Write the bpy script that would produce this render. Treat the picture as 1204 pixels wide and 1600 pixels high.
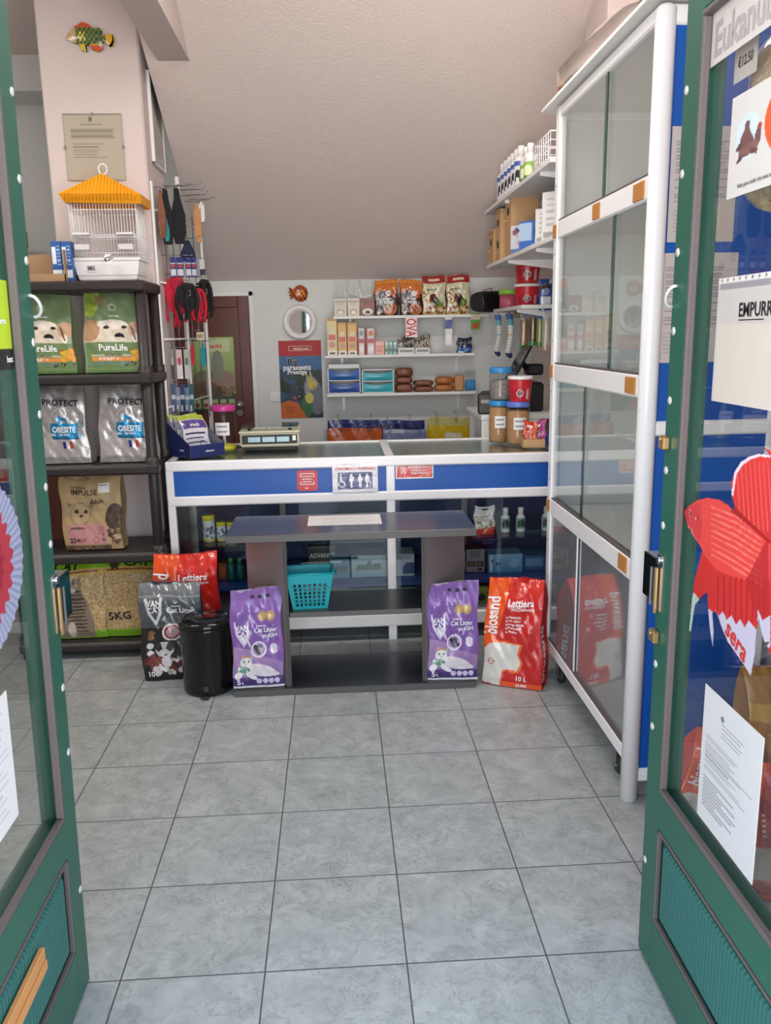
import bpy, math, random
import numpy as np
from mathutils import Vector, Matrix

random.seed(7)
for o in list(bpy.data.objects):
    bpy.data.objects.remove(o)
SC = bpy.context.scene
COL = bpy.context.collection
# ------------------------------------------------------------------ camera
TILE = 1/3
CAM_H = 4.3673*TILE
YAW, PITCH, ROLL, FPX = -.0562555618, .210361, -.0173829, 1300.2
_f = Vector((-math.sin(YAW)*math.cos(PITCH), math.cos(YAW)*math.cos(PITCH), -math.sin(PITCH)))
_r = Vector((math.cos(YAW), math.sin(YAW), 0))
_u = _r.cross(_f)
R_ = math.cos(ROLL)*_r + math.sin(ROLL)*_u
U_ = -math.sin(ROLL)*_r + math.cos(ROLL)*_u
cam = bpy.data.cameras.new('camera')
cam.sensor_fit = 'VERTICAL'; cam.sensor_height = 24; cam.lens = 24*FPX/1600
cam.clip_start = .02; cam.clip_end = 60
camo = bpy.data.objects.new('camera', cam); COL.objects.link(camo)
m = Matrix.Identity(4)
for i in range(3):
    m[i][0] = R_[i]; m[i][1] = U_[i]; m[i][2] = -_f[i]
m[2][3] = CAM_H
camo.matrix_world = m
SC.camera = camo
SC.view_settings.view_transform = 'Standard'
SC.view_settings.look = 'None'
SC.view_settings.gamma = 1
SC.view_settings.use_curve_mapping = False
SC.view_settings.exposure = -0.33

# ------------------------------------------------------------------ light
world = bpy.data.worlds.new('daylight'); SC.world = world
world.use_nodes = True
wn = world.node_tree.nodes; wl = world.node_tree.links
bg = wn['Background']
tc = wn.new('ShaderNodeTexCoord'); sp = wn.new('ShaderNodeSeparateXYZ'); rp = wn.new('ShaderNodeValToRGB')
wl.new(tc.outputs['Generated'], sp.inputs[0]); wl.new(sp.outputs['Z'], rp.inputs[0])
e = rp.color_ramp.elements
e[0].position = 0.0; e[0].color = (.92, .89, .87, 1)
e[1].position = 0.32; e[1].color = (.20, .27, .36, 1)
e2 = rp.color_ramp.elements.new(.12); e2.color = (.62, .65, .68, 1)
wl.new(rp.outputs[0], bg.inputs[0])
WORLD_STRENGTH = 12
LAMP_W = 24
PORTAL = True
bg.inputs[1].default_value = WORLD_STRENGTH
def area(name, loc, rot, sx, sy, power, color, portal=False):
    L = bpy.data.lights.new(name, 'AREA'); L.shape = 'RECTANGLE'; L.size = sx; L.size_y = sy
    L.energy = power; L.color = color
    if portal: L.cycles.is_portal = True
    o = bpy.data.objects.new(name, L); o.location = loc; o.rotation_euler = rot; COL.objects.link(o)
    return o
if PORTAL:
    area('doorway_daylight', (.04, .98, 1.3), (math.pi/2, 0, 0), 1.36, 2.6, 1, (1, 1, 1), True)

# ------------------------------------------------------------------ pixel -> room helpers (metres)
def _ray(px, py): return _f*FPX + R_*(px-602) + U_*(800-py)
def at_y(px, py, Y):
    d = _ray(px, py); return Vector((0, 0, CAM_H)) + d*(Y/d.y)
def at_x(px, py, X):
    d = _ray(px, py); return Vector((0, 0, CAM_H)) + d*(X/d.x)
def at_z(px, py, Z=0):
    d = _ray(px, py); return Vector((0, 0, CAM_H)) + d*((Z-CAM_H)/d.z)
def rc(x0, y0, x1, y1, Y):
    """centre x, bottom z, width, height of a photo rectangle lying at depth Y"""
    ym = (y0+y1)/2; xm = (x0+x1)/2
    a = at_y(x0, ym, Y); b = at_y(x1, ym, Y); t = at_y(xm, y0, Y); l = at_y(xm, y1, Y)
    return (a.x+b.x)/2, l.z, b.x-a.x, t.z-l.z

# ------------------------------------------------------------------ colours and materials
def lin(c):
    if isinstance(c, str):
        c = c.lstrip('#'); c = c if len(c) == 6 else ''.join(q*2 for q in c); c = [int(c[i:i+2], 16)/255 for i in (0, 2, 4)]
    return tuple((x/12.92 if x <= .04045 else ((x+.055)/1.055)**2.4) for x in c[:3])
_M = {}
def mat(name, color='#cccccc', rough=.5, metal=0, spec=.5, bump=0, bscale=60, var=0, vscale=3, coat=0, emit=0, alpha=1):
    if name in _M: return _M[name]
    M = bpy.data.materials.new(name); M.use_nodes = True
    n = M.node_tree.nodes; l = M.node_tree.links; b = n['Principled BSDF']
    c = lin(color)
    b.inputs['Base Color'].default_value = (*c, 1)
    b.inputs['Roughness'].default_value = rough
    b.inputs['Metallic'].default_value = metal
    b.inputs['Specular IOR Level'].default_value = spec
    b.inputs['Coat Weight'].default_value = coat
    b.inputs['Alpha'].default_value = alpha
    if emit:
        b.inputs['Emission Color'].default_value = (*c, 1); b.inputs['Emission Strength'].default_value = emit
    tcn = n.new('ShaderNodeTexCoord')
    if var:
        nz = n.new('ShaderNodeTexNoise'); nz.inputs['Scale'].default_value = vscale; nz.inputs['Detail'].default_value = 4
        l.new(tcn.outputs['Object'], nz.inputs['Vector'])
        mx = n.new('ShaderNodeMix'); mx.data_type = 'RGBA'
        l.new(nz.outputs['Fac'], mx.inputs['Factor'])
        mx.inputs[6].default_value = (*[x*(1-var) for x in c], 1); mx.inputs[7].default_value = (*[min(1, x*(1+var)) for x in c], 1)
        l.new(mx.outputs[2], b.inputs['Base Color'])
    if bump:
        nz = n.new('ShaderNodeTexNoise'); nz.inputs['Scale'].default_value = bscale; nz.inputs['Detail'].default_value = 5
        l.new(tcn.outputs['Object'], nz.inputs['Vector'])
        bp = n.new('ShaderNodeBump'); bp.inputs['Strength'].default_value = bump; bp.inputs['Distance'].default_value = .01
        l.new(nz.outputs['Fac'], bp.inputs['Height']); l.new(bp.outputs[0], b.inputs['Normal'])
    _M[name] = M; return M
def print_mat(name, rough, metal=0, bump=0, bscale=25, coat=0):
    M = bpy.data.materials.new(name); M.use_nodes = True
    n = M.node_tree.nodes; l = M.node_tree.links; b = n['Principled BSDF']
    a = n.new('ShaderNodeAttribute'); a.attribute_name = 'Col'
    l.new(a.outputs['Color'], b.inputs['Base Color'])
    b.inputs['Roughness'].default_value = rough; b.inputs['Metallic'].default_value = metal; b.inputs['Coat Weight'].default_value = coat
    if bump:
        tcn = n.new('ShaderNodeTexCoord')
        nz = n.new('ShaderNodeTexNoise'); nz.inputs['Scale'].default_value = bscale; nz.inputs['Detail'].default_value = 3
        l.new(tcn.outputs['Object'], nz.inputs['Vector'])
        bp = n.new('ShaderNodeBump'); bp.inputs['Strength'].default_value = bump; bp.inputs['Distance'].default_value = .02
        l.new(nz.outputs['Fac'], bp.inputs['Height']); l.new(bp.outputs[0], b.inputs['Normal'])
    _M[name] = M
print_mat('print_gloss', .22, 0, .25, 22, .3)
print_mat('print_matte', .55)
print_mat('print_satin', .38, 0, .12, 18)
print_mat('print_foil', .34, .45, .35, 20)
def glass(name, tint='#f4fbf8', rough=0.0, gloss=1.0, f0=.045):
    """thin pane: clear straight through, mirror-like by Schlick's law from either side"""
    M = bpy.data.materials.new(name); M.use_nodes = True
    n = M.node_tree.nodes; l = M.node_tree.links; n.remove(n['Principled BSDF'])
    t = n.new('ShaderNodeBsdfTransparent'); t.inputs[0].default_value = (*lin(tint), 1)
    g = n.new('ShaderNodeBsdfGlossy'); g.inputs['Roughness'].default_value = rough
    geo = n.new('ShaderNodeNewGeometry'); dt = n.new('ShaderNodeVectorMath'); dt.operation = 'DOT_PRODUCT'
    l.new(geo.outputs['Incoming'], dt.inputs[0]); l.new(geo.outputs['Normal'], dt.inputs[1])
    def mth(op, a, b=None):
        q = n.new('ShaderNodeMath'); q.operation = op; q.use_clamp = (op == 'MULTIPLY_ADD')
        for i, x in enumerate((a, b) if b is not None else (a,)):
            if isinstance(x, (int, float)): q.inputs[i].default_value = x
            else: l.new(x, q.inputs[i])
        return q
    ab = mth('ABSOLUTE', dt.outputs['Value']); om = mth('SUBTRACT', 1.0, ab.outputs[0]); pw = mth('POWER', om.outputs[0], 5.0)
    sc = mth('MULTIPLY_ADD', pw.outputs[0], (1-f0)*gloss); sc.inputs[2].default_value = f0*gloss
    mx = n.new('ShaderNodeMixShader')
    l.new(sc.outputs[0], mx.inputs[0]); l.new(t.outputs[0], mx.inputs[1]); l.new(g.outputs[0], mx.inputs[2])
    l.new(mx.outputs[0], n['Material Output'].inputs[0]); _M[name] = M
glass('glass', '#fbfdfc'); glass('glass_green', '#e4efe9'); glass('clear_plastic', '#f4f5f5', .12, .9)
glass('counter_glass', '#e9f1ed', .22, 1.3, .07); glass('smoked_plastic', '#e8e6e2', .15, .9)

# ------------------------------------------------------------------ canvas: printed artwork as colours on a fine grid
class Art:
    def __init__(s, w, h, base):
        s.w = w; s.h = h; s.a = np.zeros((h, w, 3)); s.a[:] = lin(base)
        s.u, s.v = np.meshgrid((np.arange(w)+.5)/w, (np.arange(h)+.5)/h)
    def put(s, m, c, k=1):
        c = np.array(lin(c)); s.a[m] = s.a[m]*(1-k)+c*k; return s
    def rect(s, x0, y0, x1, y1, c, k=1): return s.put((s.u >= x0) & (s.u <= x1) & (s.v >= y0) & (s.v <= y1), c, k)
    def ell(s, cx, cy, rx, ry, c, k=1, rot=0):
        du = s.u-cx; dv = (s.v-cy); ca, sa = math.cos(rot), math.sin(rot)
        asp = s.h/s.w
        x = du*ca+dv*asp*sa; y = -du*sa+dv*asp*ca
        return s.put((x/rx)**2+(y/(ry*asp))**2 <= 1, c, k)
    def ring(s, cx, cy, rx, ry, t, c):
        d = np.sqrt(((s.u-cx)/rx)**2+((s.v-cy)/ry)**2); return s.put((d <= 1) & (d >= 1-t), c)
    def poly(s, pts, c, k=1):
        ins = np.zeros(s.u.shape, bool); n = len(pts); j = n-1
        for i in range(n):
            xi, yi = pts[i]; xj, yj = pts[j]
            if yi != yj:
                cnd = ((yi > s.v) != (yj > s.v)) & (s.u < (xj-xi)*(s.v-yi)/(yj-yi)+xi); ins ^= cnd
            j = i
        return s.put(ins, c, k)
    def speck(s, x0, y0, x1, y1, cols, dens=.5, seed=1):
        r = np.random.RandomState(seed); m = (s.u >= x0) & (s.u <= x1) & (s.v >= y0) & (s.v <= y1)
        R = r.rand(s.h, s.w)
        for i, c in enumerate(cols):
            mm = m & (R >= dens*i/len(cols)) & (R < dens*(i+1)/len(cols)); s.put(mm, c)
        return s
    def blobs(s, x0, y0, x1, y1, cols, n, r0, r1, seed=1, k=1):
        r = random.Random(seed)
        for i in range(n):
            s.ell(r.uniform(x0, x1), r.uniform(y0, y1), r.uniform(r0, r1), r.uniform(r0, r1)*s.w/s.h, r.choice(cols), k, r.uniform(0, 3))
        return s
    def vgrad(s, y0, y1, c0, c1):
        m = (s.v >= y0) & (s.v <= y1); t = ((s.v-y0)/(y1-y0))[..., None]
        g = np.array(lin(c0))*(1-t)+np.array(lin(c1))*t; s.a[m] = g[m]; return s
    def lines(s, x0, x1, y0, y1, n, c, frac=.45, jag=.25, seed=3):
        r = random.Random(seed)
        for i in range(n):
            y = y1-(i+.5)*(y1-y0)/n; hh = (y1-y0)/n*frac/2
            s.rect(x0, y-hh, x1-r.random()*jag*(x1-x0), y+hh, c)
        return s
    def get(s, u, v):
        return s.a[min(s.h-1, max(0, int(v*s.h))), min(s.w-1, max(0, int(u*s.w)))]

# ------------------------------------------------------------------ mesh building
_T = {}
def text_geo(s):
    """flat glyph polygons of a line of writing, unit cap height, origin left baseline"""
    if s in _T: return _T[s]
    cu = bpy.data.curves.new('t', 'FONT'); cu.body = s; cu.size = 1; cu.resolution_u = 2; cu.offset = .022
    o = bpy.data.objects.new('t', cu); COL.objects.link(o)
    bpy.context.view_layer.update()
    dg = bpy.context.evaluated_depsgraph_get()
    me = o.evaluated_get(dg).to_mesh()
    vs = [(v.co.x, v.co.y) for v in me.vertices]; fs = [tuple(p.vertices) for p in me.polygons]
    o.evaluated_get(dg).to_mesh_clear()
    bpy.data.objects.remove(o); bpy.data.curves.remove(cu)
    if vs:
        x0 = min(v[0] for v in vs); x1 = max(v[0] for v in vs)
        vs = [((x-x0)/.7, y/.7) for x, y in vs]; w = (x1-x0)/.7
    else: w = 0
    _T[s] = (vs, fs, w); return _T[s]

class MB:
    def __init__(s): s.v = []; s.f = []; s.m = []; s.c = {}; s.sm = []; s.art = False
    def add(s, vs, fs, m, smooth=False, cols=None, X=None):
        b = len(s.v)
        for i, p in enumerate(vs):
            p = Vector(p)
            if X is not None: p = X @ p
            s.v.append(p)
            if cols is not None: s.c[b+i] = cols[i]
        if cols is not None: s.art = True
        for f in fs: s.f.append(tuple(b+i for i in f)); s.m.append(m); s.sm.append(smooth)
        return s
    def box(s, lo, hi, m, c=.0, X=None):
        """box, with its edges chamfered by c"""
        lo = Vector(lo); hi = Vector(hi)
        for i in range(3):
            if lo[i] > hi[i]: lo[i], hi[i] = hi[i], lo[i]
        c = min(c, min(hi-lo)*.45)
        if c <= 0:
            P = [(x, y, z) for z in (lo.z, hi.z) for y in (lo.y, hi.y) for x in (lo.x, hi.x)]
            F = [(0, 2, 3, 1), (4, 5, 7, 6), (0, 1, 5, 4), (2, 6, 7, 3), (0, 4, 6, 2), (1, 3, 7, 5)]
            return s.add(P, F, m, X=X)
        P = []; idx = {}
        for sx in (0, 1):
            for sy in (0, 1):
                for sz in (0, 1):
                    k = [(lo, hi)[q][i] for i, q in enumerate((sx, sy, sz))]; g = [c*(1-2*q) for q in (sx, sy, sz)]
                    for ax in range(3):
                        p = [k[i]+(0 if i == ax else g[i]) for i in range(3)]
                        idx[(sx, sy, sz, ax)] = len(P); P.append(p)
        F = []
        for ax in range(3):
            for q in (0, 1):
                o1, o2 = [i for i in range(3) if i != ax]; cs = []
                for a, b in ((0, 0), (1, 0), (1, 1), (0, 1)):
                    t = [0, 0, 0]; t[ax] = q; t[o1] = a; t[o2] = b; cs.append(idx[(*t, ax)])
                F.append(tuple(cs))
        for ax in range(3):                      # edges along ax
            o1, o2 = [i for i in range(3) if i != ax]
            for a in (0, 1):
                for b in (0, 1):
                    t0 = [0, 0, 0]; t0[o1] = a; t0[o2] = b; t1 = list(t0); t1[ax] = 1
                    F.append((idx[(*t0, o1)], idx[(*t1, o1)], idx[(*t1, o2)], idx[(*t0, o2)]))
        for sx in (0, 1):
            for sy in (0, 1):
                for sz in (0, 1): F.append(tuple(idx[(sx, sy, sz, a)] for a in range(3)))
        return s.add(P, F, m, X=X)
    def lathe(s, prof, m, n=24, X=None, smooth=True, cap=True):
        P = []; F = []
        for r, z in prof:
            for i in range(n):
                a = 2*math.pi*i/n; P.append((r*math.cos(a), r*math.sin(a), z))
        for j in range(len(prof)-1):
            for i in range(n): F.append((j*n+i, j*n+(i+1) % n, (j+1)*n+(i+1) % n, (j+1)*n+i))
        s.add(P, F, m, smooth, X=X)
        if cap:
            b = len(s.v)-len(P)
            s.f.append(tuple(b+i for i in reversed(range(n)))); s.m.append(m); s.sm.append(False)
            s.f.append(tuple(b+(len(prof)-1)*n+i for i in range(n))); s.m.append(m); s.sm.append(False)
        return s
    def cyl(s, a, b, r, m, n=12, r2=None):
        a = Vector(a); b = Vector(b); d = b-a; q = d.to_track_quat('Z', 'Y').to_matrix().to_4x4()
        return s.lathe([(r, 0), (r2 or r, d.length)], m, n, Matrix.Translation(a) @ q)
    def tube(s, pts, r, m, n=6):
        pts = [Vector(p) for p in pts]; P = []; F = []
        up = Vector((0, 0, 1))
        for i, p in enumerate(pts):
            t = (pts[min(i+1, len(pts)-1)]-pts[max(i-1, 0)]).normalized()
            a = t.cross(up)
            if a.length < 1e-3: a = t.cross(Vector((0, 1, 0)))
            a.normalize(); b = t.cross(a)
            rr = r[i] if isinstance(r, (list, tuple)) else r
            for k in range(n):
                an = 2*math.pi*k/n; P.append(p+a*rr*math.cos(an)+b*rr*math.sin(an))
        for i in range(len(pts)-1):
            for k in range(n): F.append((i*n+k, i*n+(k+1) % n, (i+1)*n+(k+1) % n, (i+1)*n+k))
        F.append(tuple(reversed(range(n)))); F.append(tuple((len(pts)-1)*n+k for k in range(n)))
        return s.add(P, F, m, True)
    def ball(s, c, rad, m, n=12, k=8):
        c = Vector(c); rad = rad if isinstance(rad, (tuple, list)) else (rad,)*3
        P = []; F = []
        for j in range(k+1):
            ph = math.pi*j/k
            for i in range(n):
                a = 2*math.pi*i/n; P.append((c.x+rad[0]*math.sin(ph)*math.cos(a), c.y+rad[1]*math.sin(ph)*math.sin(a), c.z-rad[2]*math.cos(ph)))
        for j in range(k):
            for i in range(n): F.append((j*n+i, j*n+(i+1) % n, (j+1)*n+(i+1) % n, (j+1)*n+i))
        return s.add(P, F, m, True)
    def prism(s, pts, y0, y1, m, X=None):
        """outline in x,z pushed from y0 to y1"""
        n = len(pts); P = [(x, y0, z) for x, z in pts]+[(x, y1, z) for x, z in pts]
        F = [tuple(range(n)), tuple(reversed(range(n, 2*n)))]+[(i, i+n, (i+1) % n+n, (i+1) % n) for i in range(n)]
        return s.add(P, F, m, X=X)
    def grid(s, fn, nx, ny, m, art=None, smooth=True):
        P = []; F = []; C = [] if art else None
        for j in range(ny+1):
            for i in range(nx+1):
                u, v = i/nx, j/ny; P.append(fn(u, v))
                if art: C.append(art.get(u*.998+.001, v*.998+.001))
        for j in range(ny):
            for i in range(nx): a = j*(nx+1)+i; F.append((a, a+1, a+nx+2, a+nx+1))
        return s.add(P, F, m, smooth, C)
    def text(s, txt, fn, u, v, hv, m, asp, al='c', rot=0, off=.0012, squeeze=1, bold=0):
        """writing laid on surface fn(u,v): centre/left at (u,v), cap height hv in v units; asp = height/width of the surface"""
        vs, fs, w = text_geo(txt)
        ca, sa = math.cos(rot), math.sin(rot); P = []; hv *= 1.22
        for x, y in vs:
            x = (x-(w/2 if al == 'c' else (w if al == 'r' else 0)))*squeeze; y = y-.5
            X = (x*ca-y*sa)*hv*asp; Y = (x*sa+y*ca)*hv
            p = Vector(fn(u+X, v+Y))
            e = .003
            n = (Vector(fn(u+X+e, v+Y))-Vector(fn(u+X-e, v+Y))).cross(Vector(fn(u+X, v+Y+e))-Vector(fn(u+X, v+Y-e)))
            n.normalize(); P.append(p+n*off)
        if P: s.add(P, fs, m)
        return s
    def build(s, name, parent=None, loc=None, rot=None):
        me = bpy.data.meshes.new(name)
        me.from_pydata([tuple(p) for p in s.v], [], s.f)
        names = []
        for q in s.m:
            if q not in names: names.append(q)
        for q in names: me.materials.append(_M[q])
        ix = {q: i for i, q in enumerate(names)}
        me.polygons.foreach_set('material_index', [ix[q] for q in s.m])
        me.polygons.foreach_set('use_smooth', s.sm)
        if s.art:
            at = me.color_attributes.new('Col', 'FLOAT_COLOR', 'POINT')
            buf = np.ones((len(s.v), 4), dtype=np.float32)*.5
            for i, c in s.c.items(): buf[i, :3] = c
            buf[:, 3] = 1; at.data.foreach_set('color', buf.ravel())
        me.validate(); me.update()
        o = bpy.data.objects.new(name, me); COL.objects.link(o)
        if parent: o.parent = parent
        if loc is not None: o.location = loc
        if rot is not None: o.rotation_euler = rot
        return o
def tag(o, label, cat, group=None, kind=None):
    o['label'] = label; o['category'] = cat
    if group: o['group'] = group
    if kind: o['kind'] = kind
    return o
def empty(name, loc, label=None, cat=None, group=None, rz=0, rot=None):
    o = bpy.data.objects.new(name, None); COL.objects.link(o); o.location = loc
    o.rotation_euler = rot or (0, 0, rz); o.empty_display_size = .05
    if label: tag(o, label, cat, group)
    return o
def struct(o): o['kind'] = 'structure'; return o
def thing(mb, name, label, cat, group=None, loc=None, rot=None): return tag(mb.build(name, None, loc, rot), label, cat, group)
def copy_tree(o, parent=None):
    c = o.copy(); COL.objects.link(c)
    if parent: c.parent = parent
    for ch in o.children: copy_tree(ch, c)
    return c
def flat(x0, z0, w, h, Y, art, m='print_matte', th=.002, nx=None, ny=None, back='paper_white'):
    """thin printed sheet facing -y; returns MB and its surface function"""
    fn = lambda u, v: (x0+u*w, Y, z0+v*h)
    b = MB(); b.grid(fn, nx or art.w, ny or art.h, m, art, False)
    b.box((x0, Y+.0003, z0), (x0+w, Y+th, z0+h), back)
    return b, fn
# ------------------------------------------------------------------ materials
mat('glass_edge', '#24453a', .2)
mat('glass_edge', '#24453a', .2)
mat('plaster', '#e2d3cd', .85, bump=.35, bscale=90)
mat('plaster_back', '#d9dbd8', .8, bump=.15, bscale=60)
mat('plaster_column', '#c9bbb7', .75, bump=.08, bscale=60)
mat('white_metal', '#f0eeee', .28, spec=.6)
mat('white_laminate', '#e4e3e0', .4)
mat('blue_laminate', '#0452a8', .42, var=.06, vscale=2)
mat('navy_laminate', '#1b3672', .35)
mat('green_paint', '#1c5848', .4, bump=.05, bscale=40, var=.1, vscale=4)
mat('green_panel', '#2b7268', .5, bump=.05, bscale=40, var=.15, vscale=6)
mat('gasket', '#5c5250', .5)
mat('black_plastic', '#2b2524', .45, bump=.08, bscale=120)
mat('black_gloss', '#0d0d0f', .12)
mat('black_laminate', '#2a2a2e', .26, bump=.03, bscale=200)
mat('laminate_edge', '#575452', .4)
mat('grey_panel', '#85797a', .33)
mat('dark_wood', '#5a2a1c', .35, var=.25, vscale=9)
mat('wood', '#c58a52', .55, var=.15, vscale=14)
mat('tan_pad', '#b5793a', .5)
mat('chrome', '#c9c9c9', .2, 1)
mat('brass', '#b9976a', .3, .8)
mat('steel', '#8e8e90', .35, .9)
mat('rivet', '#c9cac4', .35, .3)
mat('paper_white', '#ebe9e6', .6)
mat('white_plastic', '#e9e7e5', .35)
mat('black', '#111112', .5)
mat('ink', '#23232b', .6)
mat('white_ink', '#f1f0ee', .5)
mat('grey_glass', '#7a7c7e', .06, spec=.9, coat=.6)
mat('rubber', '#2a2a2a', .6)
mat('concrete', '#8d8b86', .9)
mat('tube_light', '#fff6e8', .5, emit=22)

def floor_mat():
    M = bpy.data.materials.new('floor_tiles'); M.use_nodes = True
    n = M.node_tree.nodes; l = M.node_tree.links; b = n['Principled BSDF']
    tcn = n.new('ShaderNodeTexCoord'); s = n.new('ShaderNodeSeparateXYZ'); l.new(tcn.outputs['Object'], s.inputs[0])
    def mth(op, a, b_=None, c=None):
        q = n.new('ShaderNodeMath'); q.operation = op
        for i, x in enumerate([a, b_, c]):
            if x is None: continue
            if isinstance(x, (int, float)): q.inputs[i].default_value = x
            else: l.new(x, q.inputs[i])
        return q.outputs[0]
    gs = []; cells = []
    for ax, off in (('X', -.8721747), ('Y', 1.6963601)):
        t = mth('DIVIDE', mth('SUBTRACT', s.outputs[ax], off), TILE)
        cells.append(mth('FLOOR', t))
        fr = mth('FRACT', t); d = mth('MINIMUM', fr, mth('SUBTRACT', 1.0, fr))
        gs.append(d)
    d = mth('MINIMUM', gs[0], gs[1])
    grout = mth('LESS_THAN', d, .0055)
    cv = n.new('ShaderNodeCombineXYZ'); l.new(cells[0], cv.inputs[0]); l.new(cells[1], cv.inputs[1])
    wnz = n.new('ShaderNodeTexWhiteNoise'); l.new(cv.outputs[0], wnz.inputs['Vector'])
    va = n.new('ShaderNodeVectorMath'); va.operation = 'MULTIPLY_ADD'
    l.new(wnz.outputs['Color'], va.inputs[0]); va.inputs[1].default_value = (7, 7, 7); l.new(tcn.outputs['Object'], va.inputs[2])
    nz = n.new('ShaderNodeTexNoise'); nz.inputs['Scale'].default_value = 13; nz.inputs['Detail'].default_value = 9; nz.inputs['Roughness'].default_value = .72; nz.inputs['Distortion'].default_value = .5
    l.new(va.outputs[0], nz.inputs['Vector'])
    r1 = n.new('ShaderNodeValToRGB'); l.new(nz.outputs['Fac'], r1.inputs[0])
    e = r1.color_ramp.elements; e[0].position = .3; e[0].color = (*lin('#8f9492'), 1); e[1].position = .7; e[1].color = (*lin('#b6bab7'), 1)
    n2 = n.new('ShaderNodeTexNoise'); n2.inputs['Scale'].default_value = 11; n2.inputs['Detail'].default_value = 9; n2.inputs['Roughness'].default_value = .7; n2.inputs['Distortion'].default_value = 1.0; l.new(va.outputs[0], n2.inputs['Vector'])
    vein = mth('LESS_THAN', mth('ABSOLUTE', mth('SUBTRACT', n2.outputs['Fac'], .5)), .009)
    n3 = n.new('ShaderNodeTexNoise'); n3.inputs['Scale'].default_value = 5; l.new(va.outputs[0], n3.inputs['Vector'])
    vein = mth('MULTIPLY', mth('MULTIPLY', vein, mth('GREATER_THAN', n3.outputs['Fac'], .44)), .55)
    mx = n.new('ShaderNodeMix'); mx.data_type = 'RGBA'; l.new(vein, mx.inputs[0]); l.new(r1.outputs[0], mx.inputs[6]); mx.inputs[7].default_value = (*lin('#70746f'), 1)
    m2 = n.new('ShaderNodeMix'); m2.data_type = 'RGBA'; l.new(grout, m2.inputs[0]); l.new(mx.outputs[2], m2.inputs[6]); m2.inputs[7].default_value = (*lin('#4c4e4d'), 1)
    l.new(m2.outputs[2], b.inputs['Base Color'])
    b.inputs['Roughness'].default_value = .33
    bp = n.new('ShaderNodeBump'); bp.inputs['Strength'].default_value = .3; bp.inputs['Distance'].default_value = .002
    l.new(mth('SUBTRACT', 1.0, grout), bp.inputs['Height']); l.new(bp.outputs[0], b.inputs['Normal'])
    _M['floor_tiles'] = M
floor_mat()
def ribbed_mat(name, color, scale, strength=.8, axis='X', rough=.5):
    M = mat(name, color, rough); n = M.node_tree.nodes; l = M.node_tree.links; b = n['Principled BSDF']
    t = n.new('ShaderNodeTexCoord'); w = n.new('ShaderNodeTexWave'); w.bands_direction = axis; w.inputs['Scale'].default_value = scale
    w.inputs['Distortion'].default_value = .6
    l.new(t.outputs['Object'], w.inputs['Vector']); bp = n.new('ShaderNodeBump'); bp.inputs['Strength'].default_value = strength; bp.inputs['Distance'].default_value = .003
    l.new(w.outputs['Fac'], bp.inputs['Height']); l.new(bp.outputs[0], b.inputs['Normal'])
ribbed_mat('green_ribbed', '#25645f', 24, .35, 'Y')

# ------------------------------------------------------------------ the room
BY = 5.60          # back wall
RX = 1.32          # right wall
LX = -3.0          # far left wall
CZ = 3.05
def bx(name, lo, hi, m, c=0):
    return struct(MB().box(lo, hi, m, c).build(name))
bx('floor', (LX-.1, .9, -.1), (RX+.1, BY+.1, 0), 'floor_tiles')
bx('floor_outside', (-4, -1.6, -.16), (4, .9, -.04), 'concrete')
bx('wall_back', (LX-.1, BY, 0), (RX+.1, BY+.12, CZ), 'plaster_back')
bx('wall_right', (RX, .9, 0), (RX+.12, BY, CZ), 'plaster')
bx('wall_left', (LX-.12, .9, 0), (LX, BY, CZ), 'plaster_back')
bx('ceiling', (LX-.1, .9, CZ), (RX+.1, 3.62, CZ+.1), 'plaster')
bx('ceiling_left', (LX-.1, 3.62, CZ), (-.80, BY+.1, CZ+.1), 'plaster')
# the underside of the stair: falls from the ceiling to the back wall
SL = .572
def slz(Y): return 1.808+SL*(BY-Y)
y0s = BY-(CZ+.02-1.808)/SL
b = MB()
P = [(-.80, y0s, slz(y0s)), (RX+.02, y0s, slz(y0s)), (RX+.02, BY+.02, slz(BY+.02)), (-.80, BY+.02, slz(BY+.02))]
b.add(P+[(x, y, z+.16) for x, y, z in P], [(0, 1, 2, 3), (7, 6, 5, 4), (0, 4, 5, 1), (1, 5, 6, 2), (2, 6, 7, 3), (3, 7, 4, 0)], 'plaster')
struct(b.build('ceiling_sloped'))
# the upper closing wall above the slope so that no sky leaks in
bx('ceiling_over_stair', (-.80, 3.4, CZ+.16), (RX+.1, BY+.12, CZ+.2), 'plaster')
# front wall with doorway and shop window
DL, DR, DH = -.66, .74, 2.62
b = MB()
b.box((LX, .86, 0), (-2.5, 1.0, CZ), 'plaster'); b.box((-2.5, .86, 0), (-.78, 1.0, .45), 'plaster')
b.box((-2.5, .86, .45), (-.78, 1.0, CZ), 'plaster'); b.box((-.78, .86, 0), (DL, 1.0, CZ), 'plaster')
b.box((DL, .86, DH), (DR, 1.0, CZ), 'plaster'); b.box((DR, .86, 0), (RX+.1, 1.0, CZ), 'plaster')
struct(b.build('wall_front'))
# free-standing pillar on the left and the ceiling beam
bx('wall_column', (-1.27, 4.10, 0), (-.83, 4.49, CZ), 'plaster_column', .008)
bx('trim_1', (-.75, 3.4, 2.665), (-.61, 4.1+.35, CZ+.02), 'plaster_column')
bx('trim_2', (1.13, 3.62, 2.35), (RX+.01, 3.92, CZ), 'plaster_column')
bx('trim_3', (LX, 5.3, 2.86), (-.83, BY, CZ), 'plaster_back')
bx('baseboard_back', (LX, BY-.012, 0), (RX, BY, .08), 'white_laminate')

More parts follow.
